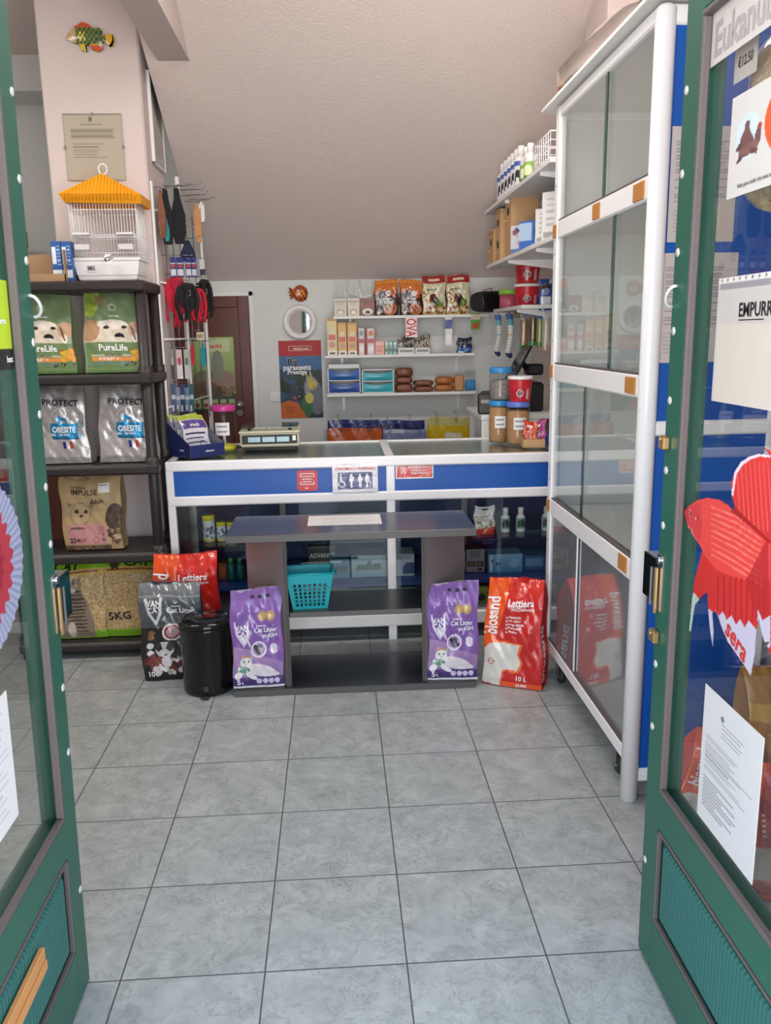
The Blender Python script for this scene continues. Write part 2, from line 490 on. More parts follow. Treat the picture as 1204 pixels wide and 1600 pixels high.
# back door
def back_door():
    x1 = -.548; x0 = x1-.84; zt = 1.712
    b = MB()
    b.box((x0, BY-.03, 0), (x0+.07, BY, zt), 'dark_wood', .004); b.box((x1-.07, BY-.03, 0), (x1, BY, zt), 'dark_wood', .004)
    b.box((x0+.07, BY-.03, zt-.07), (x1-.07, BY, zt), 'dark_wood', .004)
    d = struct(b.build('door_1'))
    MB().box((x0+.07, BY-.016, .01), (x1-.07, BY-.002, zt-.07), 'dark_wood').build('door_leaf', d)
    c = MB(); c.box((x1, BY-.014, 0), (x1+.028, BY, zt+.03), 'white_laminate', .003); c.box((x0-.03, BY-.014, zt), (x1+.028, BY, zt+.03), 'white_laminate', .003)
    c.build('door_casing', d)
    for py in (632, 645):
        p = at_y(375, py, BY-.02)
        h = MB(); h.cyl((p.x, BY-.016, p.z), (p.x, BY-.03, p.z), .02, 'chrome', 16)
        if py == 632: h.cyl((p.x, BY-.03, p.z), (p.x, BY-.06, p.z), .008, 'chrome', 10); h.ball((p.x, BY-.065, p.z), .018, 'chrome')
        else: h.box((p.x-.003, BY-.034, p.z-.008), (p.x+.003, BY-.03, p.z+.008), 'black')
        h.build('door_knob' if py == 632 else 'lock_plate', d)
back_door()

# the two glazed shop doors, standing open; local frame: hinge end at y=-.72, leading edge at y=0
def glass_door(n, side, loc, rot):
    """side +1: leaf on the left of the doorway (its room face looks to +x); -1 mirrors it"""
    Hh = 2.12; T_ = .05; W = .72
    def X(x): return x*side            # x=0 the face looking into the doorway, negative away from it
    b = MB()
    def q(y0, y1, z0, z1, xa=0, xb=-T_, m='green_paint', c=.003): b.box((X(xa), y0, z0), (X(xb), y1, z1), m, c)
    q(-.072, 0, .012, Hh); q(-W, -W+.072, .012, Hh); q(-W+.072, -.072, Hh-.1, Hh); q(-W+.072, -.072, .375, .46); q(-W+.072, -.072, .012, .14)
    # leading-edge astragal
    q(0, .018, .012, Hh, -.006, -.03)
    d = struct(b.build('door_%d' % n)); d.location = loc; d.rotation_euler = rot
    k = MB(); k.box((X(-.014), -W+.072, .14), (X(-.032), -.072, .375), 'green_ribbed')
    k.box((X(-.002), -W+.1, .165), (X(-.014), -.1, .35), 'green_ribbed', .006)
    k.build('kick_panel', d)
    mo = MB()
    for (ya, yb, za, zb) in ((-W+.075, -.075, .142, .150), (-W+.075, -.075, .365, .373), (-.083, -.075, .142, .373), (-W+.075, -W+.083, .142, .373)):
        mo.box((X(.001), ya, za), (X(-.01), yb, zb), 'gasket', .002)
    mo.build('panel_moulding', d)
    g = MB()
    for (ya, yb, za, zb) in ((-W+.072, -.072, .46, .472), (-W+.072, -.072, Hh-.112, Hh-.1), (-.084, -.072, .472, Hh-.112), (-W+.072, -W+.084, .472, Hh-.112)):
        g.box((X(.002), ya, za), (X(-.014), yb, zb), 'gasket', .003)
    g.build('glazing_bead', d)
    MB().box((X(-.017), -W+.072, .46), (X(-.022), -.072, Hh-.1), 'glass').build('glass_pane', d)
    for z in (1.90, 1.750, 1.604, 1.452, 1.313, 1.168, 1.05, .738, .59, .256):
        MB().lathe([(.0085, 0), (.0085, .001), (.006, .0028), (.001, .0034)], 'rivet', 14, Matrix.Translation((X(0), -.015, z)) @ Matrix.Rotation(side*math.pi/2, 4, 'Y')).build('screw_cap', d)
    return d, X
dl, XL = glass_door(2, 1, (-.607, 1.695, 0), (0, math.radians(1.0), 0))
dr, XR = glass_door(3, -1, (.683, 1.695, 0), (0, 0, 0))
def latch_parts(d, X, s):
    # pull: black plate standing out of the leading edge with a chrome lip
    h = MB()
    h.box((X(-.004), -.028, .86), (X(.0015), .004, .985), 'chrome', .001)
    h.box((X(.0), .0, .872), (X(.004), .075, .972), 'black_gloss', .002)
    h.box((X(.0), .0, .966), (X(-.035), .07, .972), 'chrome', .001)
    h.box((X(.003), -.012, .852), (X(.010), -.004, .956), 'brass', .002)
    h.box((X(.003), .016, .862), (X(.009), .024, .95), 'steel', .002)
    h.cyl((X(0), -.012, .973), (X(.008), -.012, .973), .007, 'chrome', 12)
    h.build('door_handle', d)
    r = MB(); ring = [(X(.002+.016*math.sin(a)), -.02+.016*(1-math.cos(a))*.6, 1.52+.02*math.cos(a)) for a in [i*math.pi/9-.2 for i in range(11)]]
    r.tube(ring, .0035, 'rivet', 8); r.build('hook_ring', d)
latch_parts(dl, XL, 1); latch_parts(dr, XR, -1)
for z in (1.212, .788):
    l_ = MB(); l_.box((XR(.0), -.028, z), (XR(.014), .004, z+.028), 'brass', .003); l_.cyl((XR(.014), -.012, z+.022), (XR(.018), -.012, z+.022), .006, 'brass', 10)
    l_.build('bolt_catch', dr)

# ceiling strip light (above the frame)
def strip_light(x, y, ln=1.2, rz=0):
    t = empty('strip_light', (x, y, CZ), 'white ceiling strip light with two bare tubes', 'ceiling light', rz=rz)
    b = MB(); b.box((-ln/2, -.06, -.06), (ln/2, .06, 0), 'white_metal', .008); b.build('housing', t)
    for s in (-1, 1):
        c = MB(); c.cyl((-ln/2+.03, s*.035, -.078), (ln/2-.03, s*.035, -.078), .013, 'tube_light', 12); c.build('tube', t)
    area('strip_lamp', (x, y, CZ-.11), (0, 0, rz), ln, .12, LAMP_W, (1, .95, .92))
    return t
t_ = strip_light(.40, 2.92); t_['label'] = 'white strip light on the ceiling above the shop floor'
t_ = strip_light(-2.0, 3.0); t_['label'] = 'white strip light on the ceiling of the left side room'
# ------------------------------------------------------------------ black plastic shelf unit on the left
SX0, SX1, SY0, SY1 = -1.50, -.803, 3.73, 4.07
t = empty('shelf_unit', ((SX0+SX1)/2, (SY0+SY1)/2, 0), 'black plastic five-tier shelf unit holding sacks of pet food in front of the pillar', 'shelf unit')
def rel(o): return Vector(o.location)
SHZ = [.075, .50, .905, 1.305, 1.70]
cx, cy = t.location.x, t.location.y
for z in SHZ:
    b = MB(); b.box((SX0-cx, SY0-cy, z-.045), (SX1-cx, SY1-cy, z), 'black_plastic', .008)
    b.box((SX0-cx+.03, SY0-cy-.004, z-.036), (SX1-cx-.045, SY0-cy+.002, z-.01), 'black_plastic', .002)
    b.build('shelf', t)
for x in (SX0+.03, SX1-.03):
    for y in (SY0+.035, SY1-.035):
        b = MB(); b.cyl((x-cx, y-cy, 0), (x-cx, y-cy, 1.655), .024, 'black_plastic', 16)
        for z in SHZ[:-1]:
            b.cyl((x-cx, y-cy, z-.045), (x-cx, y-cy, z+.03), .031, 'black_plastic', 16)
        b.build('post', t)

# ------------------------------------------------------------------ shop counter
CX0, CX1, CY0, CY1, CT = -.792, 1.30, 3.82, 4.45, .902
t = empty('shop_counter', (.25, 4.13, 0), 'white framed shop counter with blue front panels and a glass top and front', 'counter')
ox, oy = .25, 4.13
def cb(lo, hi, m, c=0, b=None):
    b = b or MB(); return b.box((lo[0]-ox, lo[1]-oy, lo[2]), (hi[0]-ox, hi[1]-oy, hi[2]), m, c)
mat('top_board', '#e6ece6', .3)
f = MB()
for x0, x1 in ((-.792, -.757), (.222, .262), (1.26, 1.30)):
    cb((x0, CY0, 0), (x1, CY0+.035, .86), 'white_metal', .004, f); cb((x0, CY1-.035, 0), (x1, CY1, .86), 'white_metal', .004, f)
for z0, z1 in ((.855, .902), (.692, .738), (.072, .138)):
    cb((CX0, CY0-.002, z0), (CX1, CY0+.033, z1), 'white_metal', .006, f)
    cb((CX0, CY1-.033, z0), (CX1, CY1, z1), 'white_metal', .006, f)
    for x in (CX0, CX1-.035): cb((x, CY0, z0), (x+.035, CY1, z1), 'white_metal', .006, f)
cb((.222, CY0, .885), (.262, CY1, .903), 'white_metal', .004, f)
f.build('frame', t)
for x0, x1 in ((-.762, .222), (.262, 1.26)):
    cb((x0, CY0+.006, .736), (x1, CY0+.014, .858), 'blue_laminate').build('front_panel', t)
    cb((x0+.002, CY0+.03, .888), (x1-.002, CY1-.03, .896), 'counter_glass').build('glass_top', t)
    cb((x0, CY0+.010, .138), (x1, CY0+.014, .692), 'glass').build('front_glass', t)
cb((CX0+.03, CY0+.05, .10), (CX1-.03, CY1-.04, .118), 'white_laminate').build('bottom_board', t)
cb((CX0+.03, CY1-.05, .118), (CX1-.03, CY1-.04, .86), 'navy_laminate').build('back_panel', t)
cb((CX0+.004, CY0+.035, .138), (CX0+.01, CY1-.035, .692), 'glass').build('side_glass', t)
for i, (x0, x1) in enumerate(((-.758, .216), (.268, 1.256))):
    cb((x0, CY0+.06, .478), (x1, CY1-.06, .486), 'glass_green').build('glass_shelf', t)
    cb((x0, CY0+.05, .262), (x1, CY1-.05, .276), 'navy_laminate').build('lower_shelf', t)
    cb((x0, CY0+.036, .868), (x1, CY1-.036, .874), 'top_board').build('top_board', t)
for x in (-.32, .66):
    cb((x, CY1-.07, .118), (x+.03, CY1-.05, .86), 'steel').build('shelf_upright', t)

# ------------------------------------------------------------------ display table in front of the counter
TX0, TX1, TY0, TY1, TZ = -.455, .548, 3.235, 3.60, .685
ox, oy = .046, 3.42
t = empty('display_table', (ox, oy, 0), 'black low display table with splayed grey side panels and a middle shelf', 'table')
def tb(lo, hi, m, c=.002, b=None):
    b = b or MB(); return b.box((lo[0]-ox, lo[1]-oy, lo[2]), (hi[0]-ox, hi[1]-oy, hi[2]), m, c)
b = tb((TX0, TY0, TZ-.03), (TX1, TY1, TZ), 'black_laminate'); tb((TX0+.001, TY0-.002, TZ-.029), (TX1-.001, TY0+.002, TZ-.002), 'laminate_edge', 0, b); b.build('table_top', t)
b = tb((TX0, TY0, 0), (TX1, TY1, .03), 'black_laminate'); tb((TX0+.001, TY0-.002, .002), (TX1-.001, TY0+.002, .027), 'laminate_edge', 0, b); b.build('base_board', t)
def splay(xa, xb):
    d = Vector((xb-xa, .30, 0)).normalized(); n = Vector((-d.y, d.x, 0))*.009
    P = []
    for z in (.03, TZ-.03):
        for p in (Vector((xa, TY0+.02, 0))-n, Vector((xa, TY0+.02, 0))+n, Vector((xb, TY0+.32, 0))+n, Vector((xb, TY0+.32, 0))-n):
            P.append((p.x-ox, p.y-oy, z))
    b = MB(); b.add(P, [(3, 2, 1, 0), (4, 5, 6, 7), (1, 2, 6, 5), (2, 3, 7, 6), (3, 0, 4, 7)], 'grey_panel'); b.add(P, [(0, 1, 5, 4)], 'laminate_edge')
    b.build('side_panel', t)
splay(-.226, -.405); splay(.334, .54)
b = MB()
xs0, xs1 = -.215, .325
P = [(xs0-ox, TY0+.03-oy), (xs1-ox, TY0+.03-oy), (xs1+.18-ox, TY0+.31-oy), (xs0-.165-ox, TY0+.31-oy)]
z0, z1 = .325, .347
b.add([(x, y, z0) for x, y in P]+[(x, y, z1) for x, y in P], [(3, 2, 1, 0), (4, 5, 6, 7), (1, 2, 6, 5), (2, 3, 7, 6), (3, 0, 4, 7)], 'black_laminate')
b.add([(P[0][0], P[0][1]-.001, z0), (P[1][0], P[1][1]-.001, z0), (P[1][0], P[1][1]-.001, z1), (P[0][0], P[0][1]-.001, z1)], [(0, 1, 2, 3)], 'laminate_edge')
b.build('middle_shelf', t)

# ------------------------------------------------------------------ tall glazed cabinet on the right
KX0, KX1, KY0, KY1, KZ = .868, 1.285, 2.34, 3.37, 2.285
t = empty('display_cabinet', (1.08, 2.86, 0), 'tall white aluminium cabinet with sliding glass doors and a blue side panel', 'cabinet')
ox, oy = 1.08, 2.86
def kb(lo, hi, m, c=0, b=None):
    b = b or MB(); return b.box((lo[0]-ox, lo[1]-oy, lo[2]), (hi[0]-ox, hi[1]-oy, hi[2]), m, c)
f = MB()
def post(x, y, r, z0=.0):
    f.lathe([(r, z0), (r, KZ-.01), (r-.01, KZ)], 'white_metal', 20, Matrix.Translation((x-ox, y-oy, 0)))
kb((KX0, KY0, .005), (KX0+.035, KY0+.04, KZ), 'white_metal', .01, f)
post(KX0+.022, KY0+.012, .027)
kb((KX0, KY1-.05, .10), (KX0+.03, KY1, KZ), 'white_metal', .004, f)
for y in (KY0, KY1-.04): kb((KX1-.04, y, .1), (KX1, y+.04, KZ), 'white_metal', .006, f)
RAIL = [(2.245, 2.285), (1.805, 1.872), (1.262, 1.33), (.712, .782), (.125, .175)]
for z0, z1 in RAIL:
    kb((KX0+.001, KY0+.03, z0), (KX0+.03, KY1-.05, z1), 'white_metal', .005, f)
    kb((KX1-.03, KY0+.03, z0), (KX1, KY1-.04, z1), 'white_metal', .005, f)
for z0, z1 in ((2.235, 2.285), (1.155, 1.198), (.06, .105)):
    kb((KX0+.03, KY0-.0, z0), (KX1-.03, KY0+.03, z1), 'white_metal', .005, f)
kb((KX0+.03, KY1-.03, .10), (KX1-.03, KY1, .15), 'white_metal', .005, f); kb((KX0+.03, KY1-.03, 2.235), (KX1-.03, KY1, 2.285), 'white_metal', .005, f)
f.build('frame', t)
kb((KX0+.03, KY0+.008, .105), (KX1-.03, KY0+.016, 1.155), 'blue_laminate').build('side_panel', t)
kb((KX0+.03, KY0+.008, 1.198), (KX1-.03, KY0+.016, 2.235), 'blue_laminate').build('side_panel', t)
kb((KX0+.03, KY1-.016, .15), (KX1-.03, KY1-.008, 2.235), 'white_laminate').build('far_panel', t)
kb((KX1-.02, KY0+.02, .15), (KX1-.012, KY1-.02, 2.26), 'white_laminate').build('back_panel', t)
kb((KX0+.002, KY0+.02, 2.262), (KX1-.002, KY1-.01, 2.282), 'white_laminate').build('top_board', t)
for z0, z1 in RAIL[1:]:
    kb((KX0+.03, KY0+.02, z0+.02), (KX1-.02, KY1-.02, z0+.034), 'white_laminate').build('shelf_board', t)
KM = (KY0+KY1)/2
# sliding panes: two per tier, overlapping in the middle, each a bit set back
tiers = [(1.872, 2.245, 'glass'), (1.33, 1.805, 'glass'), (.782, 1.262, 'glass'), (.175, .712, 'grey_glass')]
splits = [2.80, 2.68, 2.93, 2.97]
for (z0, z1, gm), ys in zip(tiers, splits):
    for a_, b_, xo in ((KY0+.03, ys+.02, .016), (ys-.02, KY1-.05, .008)):
        p = kb((KX0+xo, a_, z0), (KX0+xo+.004, b_, z1), gm)
        e_ = ys+.02 if xo > .01 else ys-.02
        kb((KX0+xo-.0005, e_-.003, z0), (KX0+xo+.0045, e_+.003, z1), 'glass_edge' if gm == 'glass' else 'white_metal', 0, p)
        p.build('sliding_pane', t)
    kb((KX0+.004, KY0+.03, z0-.004), (KX0+.028, KY1-.05, z0+.004), 'gasket').build('door_track', t)
for py0, py1, pts in (((2.42, 2.50), 1, [(1.822, 1.860), (1.278, 1.318), (.742, .772)]),):
    pass
for (y0, y1, zc) in ((2.395, 2.475, 1.836), (2.79, 2.86, 1.838), (3.325, 3.372, 1.835), (2.395, 2.475, 1.296), (3.33, 3.372, 1.300), (2.40, 2.47, .752), (3.325, 3.372, .75)):
    kb((KX0-.004, y0, zc-.024), (KX0+.002, y1, zc+.024), 'tan_pad', .001).build('corner_pad', t)
for y in (KY0+.17, KY1-.12):
    w = MB(); w.lathe([(.013, -.012), (.03, -.012), (.035, -.006), (.035, .006), (.03, .012), (.013, .012)], 'rubber', 20, Matrix.Translation((KX0+.045-ox, y-oy, .036)) @ Matrix.Rotation(math.pi/2, 4, 'Y'))
    w.cyl((KX0+.03-ox, y-oy, .036), (KX0+.06-ox, y-oy, .036), .014, 'chrome', 12)
    w.box((KX0+.027-ox, y-.016-oy, .036), (KX0+.031-ox, y+.016-oy, .125), 'steel'); w.box((KX0+.059-ox, y-.016-oy, .036), (KX0+.063-ox, y+.016-oy, .125), 'steel'); w.box((KX0+.027-ox, y-.02-oy, .118), (KX0+.063-ox, y+.02-oy, .126), 'steel')
    w.build('caster', t)
for z in (2.0, 1.75, 1.42, 1.22, .86, .6):
    kb((KX0-.001, KY1-.03, z-.004), (KX0+.001, KY1-.022, z+.004), 'steel').build('screw', t)
# fine wire front standing inside the two middle tiers
w = MB()
for i in range(34):
    y = 2.42+i*.012
    w.tube([(1.05-ox, y-oy, .83), (1.05-ox, y-oy, 1.2)], .0011, 'steel', 4); w.tube([(1.10-ox, y+.1-oy, 1.36), (1.10-ox, y+.1-oy, 1.76)], .0011, 'white_metal', 4)
for z in (.83, 1.02, 1.2): w.tube([(1.05-ox, 2.42-oy, z), (1.05-ox, 2.83-oy, z)], .002, 'steel', 4)
for z in (1.36, 1.52, 1.64, 1.76): w.tube([(1.10-ox, 2.5-oy, z), (1.10-ox, 2.95-oy, z)], .002, 'black', 4)
w.build('wire_mesh', t)

# board on top of the cabinet
top_board = thing(MB().box((.835, 2.0, 2.292), (1.31, 3.475, 2.306), 'white_laminate', .002), 'shelf_board', 'white board lying along the top of the tall glazed cabinet', 'shelf')

# ------------------------------------------------------------------ wall shelves
def wall_shelf(x0, x1, z, label, yf=5.39):
    t = empty('wall_shelf', ((x0+x1)/2, BY, z), label, 'shelf', 'white shelves on the back wall')
    c = (x0+x1)/2
    MB().box((x0-c, yf-BY, -.018), (x1-c, 0, 0), 'white_laminate', .002).build('board', t)
    for x in (x0+.11, x1-.09):
        MB().box((x-c-.008, -.10, -.028), (x-c+.008, -.001, -.018), 'white_metal').box((x-c-.008, -.012, -.12), (x-c+.008, -.001, -.018), 'white_metal').build('bracket', t)
    return t
WZ = [1.572, 1.330, 1.086]
wall_shelf(-.005, .985, WZ[0], 'top white shelf on the back wall, carrying treat pouches')
wall_shelf(-.065, .895, WZ[1], 'middle white shelf on the back wall, carrying slim cartons')
wall_shelf(-.060, .905, WZ[2], 'lowest white shelf on the back wall, carrying blue drawer boxes')
def side_shelf(x0, z, ya, yb, label, br):
    t = empty('wall_shelf', (RX, (ya+yb)/2, z), label, 'shelf', 'white shelves on the right wall')
    cy = (ya+yb)/2
    MB().box((x0-RX, ya-cy, -.02), (0, yb-cy, 0), 'white_laminate', .002).build('board', t)
    for y in br:
        MB().box((x0-RX+.01, y-cy-.006, -.034), (0, y-cy+.006, -.02), 'white_metal').prism([(x0-RX+.01, -.034), (0, -.034), (0, -.09)], y-cy-.003, y-cy+.003, 'white_metal').build('bracket', t)
S1X, S1Z, S2X, S2Z = .86, 2.122, .88, 1.832
side_shelf(S1X, S1Z, 3.42, 4.88, 'upper white shelf on the right wall with white bottles along its edge', (3.62, 4.35))
side_shelf(S2X, S2Z, 3.42, 4.90, 'lower white shelf on the right wall with wooden nest boxes', (3.75, 4.35))

# ------------------------------------------------------------------ open rack between the pillar and the counter
t = empty('hanging_rack', (-.78, 4.6, 0), 'white framed wire rack beside the pillar, hung with harnesses, gloves and brushes', 'rack')
ox, oy = -.78, 4.6
f = MB()
f.box((-.86-ox, 4.135-oy, .905), (-.822-ox, 4.165-oy, 2.17), 'white_metal', .004)
for (x, y, z1) in ((-.79, 4.62, 2.27), (-.745, 5.0, 2.12)):
    f.box((x-.01-ox, y-.012-oy, .0 if y > 4.5 else .905), (x+.012-ox, y+.012-oy, z1), 'white_metal', .003)
def bar(a, b_, r=.004, m='steel'): f.tube([Vector(a)-Vector((ox, oy, 0)), Vector(b_)-Vector((ox, oy, 0))], r, m, 6)
for z in (2.05, 1.72, 1.45, 1.12):
    bar((-.835, 4.15, z), (-.745, 5.0, z), .005, 'white_metal')
for i in range(7):
    a = i/6; y = 4.2+a*.78; x = -.835+.09*(y-4.15)/.85
    bar((x, y, 1.0), (x, y, min(2.1, slz(y)-.05)), .0022)
f.build('frame', t)
for nm, c in (('txt_white', '#f2f0ee'), ('txt_black', '#1d1c20'), ('txt_red', '#c22a2a'), ('txt_purple', '#3a2466'), ('txt_grey', '#6b6a6a'), ('txt_brown', '#4a3527'), ('txt_gold', '#b9a172'), ('txt_blue', '#2a5aa8'), ('txt_sign', '#a39c9c')):
    mat(nm, c, .45)

# ------------------------------------------------------------------ sacks
def sack(name, label, cat, art, w, h, d, loc, rz=0, lean=0, m='print_gloss', side='#cccccc', texts=(), pinch=.3, gusset=.8, wr=.0035, seed=0, holes=None, group=None, topw=1.0, botw=1.0, build=True, side_texts=(), flop=0):
    r = random.Random(seed); ph = [r.uniform(0, 6.3) for _ in range(8)]
    def bprof(v): return max(.035, 1-max(0, (v-(1-pinch))/pinch)**1.5) * (1-.12*max(0, (.08-v)/.08))
    def Wd(v): return botw+(topw-botw)*v + .012*math.sin(5*v+ph[0])
    def surf(u, v, s):
        x = (u-.5)*w*Wd(v)
        a = max(0, 1-abs(2*u-1)**3)**.5
        y = (d/2)*bprof(v)*(gusset+(1-gusset)*a)
        k = (.3+v)*wr
        y += k*(math.sin(9*u+7*v+ph[1])+.7*math.sin(17*v-6*u+ph[2])+.5*math.sin(21*u-11*v+ph[3])+.35*math.sin(33*(u+v)+ph[4]))*min(1, 6*min(u, 1-u)+.15)
        z = v*h + .006*math.sin(4*u+ph[5])*v
        x += .004*math.sin(11*v+ph[6])
        yy = s*y + flop*max(0, v-.75)**2
        return (x, yy, z)
    F = lambda u, v: surf(u, v, -1)
    b = MB()
    nx, ny = art.w, art.h
    b.grid(F, nx, ny, m, art)
    sa = Art(2, 2, side); sb = Art(4, 8, side)
    b.grid(lambda u, v: surf(1-u, v, 1), 16, 28, m, sb)
    for e in (0, 1):
        def S(u, v, e=e):
            a = Vector(surf(e, v, -1)); c = Vector(surf(e, v, 1))
            if e == 0: a, c = c, a
            p = a.lerp(c, u); p.x += (1 if e == 0 else -1)*math.sin(math.pi*u)*(.10*d*bprof(v)) ; return p
        b.grid(S, 6, 28, m, sb)
        for tx in side_texts:
            if e == 1: b.text(tx[0], S, tx[1], tx[2], tx[3], tx[4], h/d, rot=tx[5], off=.003)
    b.grid(lambda u, v: (Vector(surf(u, 0, 1)).lerp(Vector(surf(u, 0, -1)), v)), 12, 2, m, sa)
    b.grid(lambda u, v: (Vector(surf(u, 1, -1)).lerp(Vector(surf(u, 1, 1)), v)), 12, 1, m, sa)
    for tx in texts:
        t, u, v, hv, tm = tx[:5]; rot = tx[5] if len(tx) > 5 else 0; al = tx[6] if len(tx) > 6 else 'c'; sq = tx[7] if len(tx) > 7 else 1
        b.text(t, F, u, v, hv, tm, h/w, al, rot, .0022, sq)
    if holes:
        for hu, hv in holes:
            c = Vector(F(hu, hv)); b.cyl(c+Vector((0, .001, 0)), c+Vector((0, -.0022, 0)), .0085, 'black', 16)
    L = Vector(loc)
    if lean: L.z += abs(d/2*math.sin(lean))*(1 if lean > 0 else 1)
    o = b.build(name, None, L, (-lean, 0, rz))
    return tag(o, label, cat, group)

# --- green puppy food
def art_green():
    a = Art(84, 112, '#70885a')
    a.vgrad(.62, 1, '#748a60', '#83976f')
    a.blobs(0, .72, .22, 1.0, ['#9bb43c', '#7f9a34', '#b6c65a'], 26, .03, .07, 2)
    a.blobs(.2, .84, .34, .93, ['#a58a6a', '#8f5f50'], 6, .03, .06, 5)
    a.ring(.5, .80, .06, .045, .25, '#d8dccf')
    # dog across the band
    a.rect(0, .38, 1, .62, '#9aa58e'); a.ell(.42, .47, .46, .17, '#dccdb8'); a.ell(.12, .52, .17, .13, '#b58a68', 1, .5); a.ell(.90, .54, .14, .10, '#c49a76', 1, -.6)
    a.ell(.5, .59, .26, .06, '#e9dfd0'); a.ell(.40, .555, .055, .022, '#2a1c16'); a.ell(.70, .56, .05, .02, '#2a1c16'); a.ell(.62, .455, .085, .042, '#1f1718'); a.ell(.56, .42, .16, .03, '#e2d6c6')
    a.ell(.88, .44, .05, .06, '#e8e2d4'); a.ell(.85, .5, .02, .09, '#6a3a26', 1, .3)
    a.rect(0, 0, 1, .385, '#6c8656')
    a.rect(.12, .205, .80, .235, '#b9b394'); a.rect(.12, .150, .80, .195, '#e08c3c'); a.rect(.12, .115, .78, .122, '#5b6ea0')
    a.blobs(.80, .17, 1.0, .30, ['#e0962e', '#b9521c', '#d8b23a'], 24, .03, .06, 9)
    a.blobs(.58, .09, .98, .13, ['#40281a'], 9, .012, .022, 4)
    a.vgrad(0, .07, '#5f7c48', '#86a06a')
    a.rect(0, 0, .05, 1, '#97a57f', .6)
    return a
TX = [('PureLife', .50, .315, .066, 'txt_white', 0, 'c', 1.0), ('NUTRITION', .48, .22, .022, 'txt_brown', 0, 'c', 1.1), ('POULET +', .40, .172, .03, 'txt_white', 0, 'c', 1.1), ('nutrivitas', .52, .70, .022, 'txt_white')]
ag = art_green()
x, z, w, h = rc(127, 448, 226, 574, 3.82)
o1 = sack('dog_food_bag', 'green puppy food bag nearest the right post of the shelf unit', 'pet food bag', ag, w, h, .11, (x, 3.85, 1.305), 0, .05, 'print_satin', '#87966f', TX, seed=3, topw=.90, botw=.97, group='green puppy food bags')
o2 = copy_tree(o1); o2.location.x -= .305; o2['label'] = 'green puppy food bag partly hidden behind the edge of the left glass door'
# --- silver bag
def art_silver():
    a = Art(84, 116, '#b9b5b3')
    a.vgrad(.86, 1, '#a8a4a2', '#c8c4c2'); a.rect(0, .905, 1, .915, '#8f8b8a')
    a.ring(.56, .55, .20, .13, .06, '#eeeeee')
    a.blobs(.24, .34, .34, .5, ['#9c9a98'], 8, .01, .04, 3); a.blobs(.86, .34, .98, .52, ['#8d9195', '#6fa9c8'], 14, .01, .035, 6)
    a.rect(.36, .32, .84, .50, '#2389b8'); a.rect(.37, .30, .85, .325, '#1c5f86')
    a.poly([(.50, .50), (.50, .55), (.47, .56), (.50, .585), (.53, .575), (.57, .56), (.63, .56), (.66, .50), (.62, .50), (.61, .53), (.55, .53), (.54, .5)], '#2a86b4')
    for i, c in enumerate(('#3b3a8a', '#e5e3e2', '#c64a3a')): a.rect(.54+i*.06, .19, .60+i*.06, .275, c)
    a.rect(.36, .345, .44, .37, '#cfe3ee')
    return a
TX = [('PROTECT', .54, .745, .058, 'txt_black', 0, 'c', 1.1), ('nutrivitas', .52, .80, .018, 'txt_grey'), ('OBESITE', .60, .42, .058, 'txt_white', 0, 'c', .78), ('light food', .60, .36, .02, 'txt_white')]
x, z, w, h = rc(152, 595, 240, 722, 3.82)
o1 = sack('dog_food_bag', 'silver food bag with a blue patch, nearest the right post of the shelf unit', 'pet food bag', art_silver(), w, h, .11, (x, 3.85, .905), 0, .05, 'print_foil', '#b5b2b0', TX, seed=8, topw=.88, botw=1.0, group='silver diet food bags', wr=.005)
o2 = copy_tree(o1); o2.location.x -= .29; o2['label'] = 'silver diet food bag with a blue patch, partly hidden behind the left door'
# --- kraft bag
def art_kraft():
    a = Art(90, 112, '#b59a70')
    a.ring(.30, .90, .2, .03, .3, '#7a6648'); a.rect(.12, .885, .47, .915, '#b59a70', .7)
    a.rect(.64, .72, .82, .84, '#ece8e2'); a.rect(.66, .81, .80, .825, '#444444')
    a.ring(.33, .46, .17, .14, .06, '#6d5940'); a.ell(.26, .49, .035, .02, '#2d2119'); a.ell(.41, .49, .035, .02, '#2d2119'); a.ell(.34, .44, .028, .018, '#2d2119')
    a.poly([(.13, .52), (.10, .60), (.2, .57)], '#8a7252'); a.poly([(.46, .56), (.55, .66), (.52, .5)], '#8a7252')
    a.ring(.48, .64, .05, .06, .15, '#7a6648')
    a.ell(.88, .42, .14, .16, '#4a3626'); a.blobs(.8, .1, 1, .5, ['#5a4230', '#3b2a20', '#7a5a40'], 30, .02, .05, 2)
    a.rect(.10, .07, .76, .33, '#c58a88'); a.rect(.12, .17, .72, .174, '#7a4a4c')
    a.lines(.60, .74, .20, .30, 4, '#7a4a4c'); a.ring(.56, .13, .05, .04, .2, '#7a4a4c'); a.lines(.24, .42, .09, .155, 4, '#6a3c40')
    a.rect(0, 0, .8, .06, '#6a5a42'); a.blobs(0, 0, .8, .05, ['#4a3a2c', '#84704f'], 30, .01, .03, 7)
    return a
TX = [('IMPULSE', .42, .735, .052, 'txt_brown', 0, 'c', 1.0), ('IT\'S NATURAL', .33, .79, .018, 'txt_brown'), ('Adult', .60, .62, .045, 'txt_brown', .1), ('sensitive', .28, .285, .03, 'txt_brown'), ('25+', .20, .125, .05, 'txt_black'), ('3', .70, .19, .03, 'txt_brown'), ('45', .70, .13, .03, 'txt_brown')]
x, z, w, h = rc(95, 742, 192, 864, 3.82)
sack('dog_food_bag', 'brown kraft food bag reading IMPULSE with a pink panel', 'pet food bag', art_kraft(), w, h, .12, (x, 3.85, .50), 0, .06, 'print_matte', '#9a8460', TX, seed=12, topw=1.0, botw=.93)
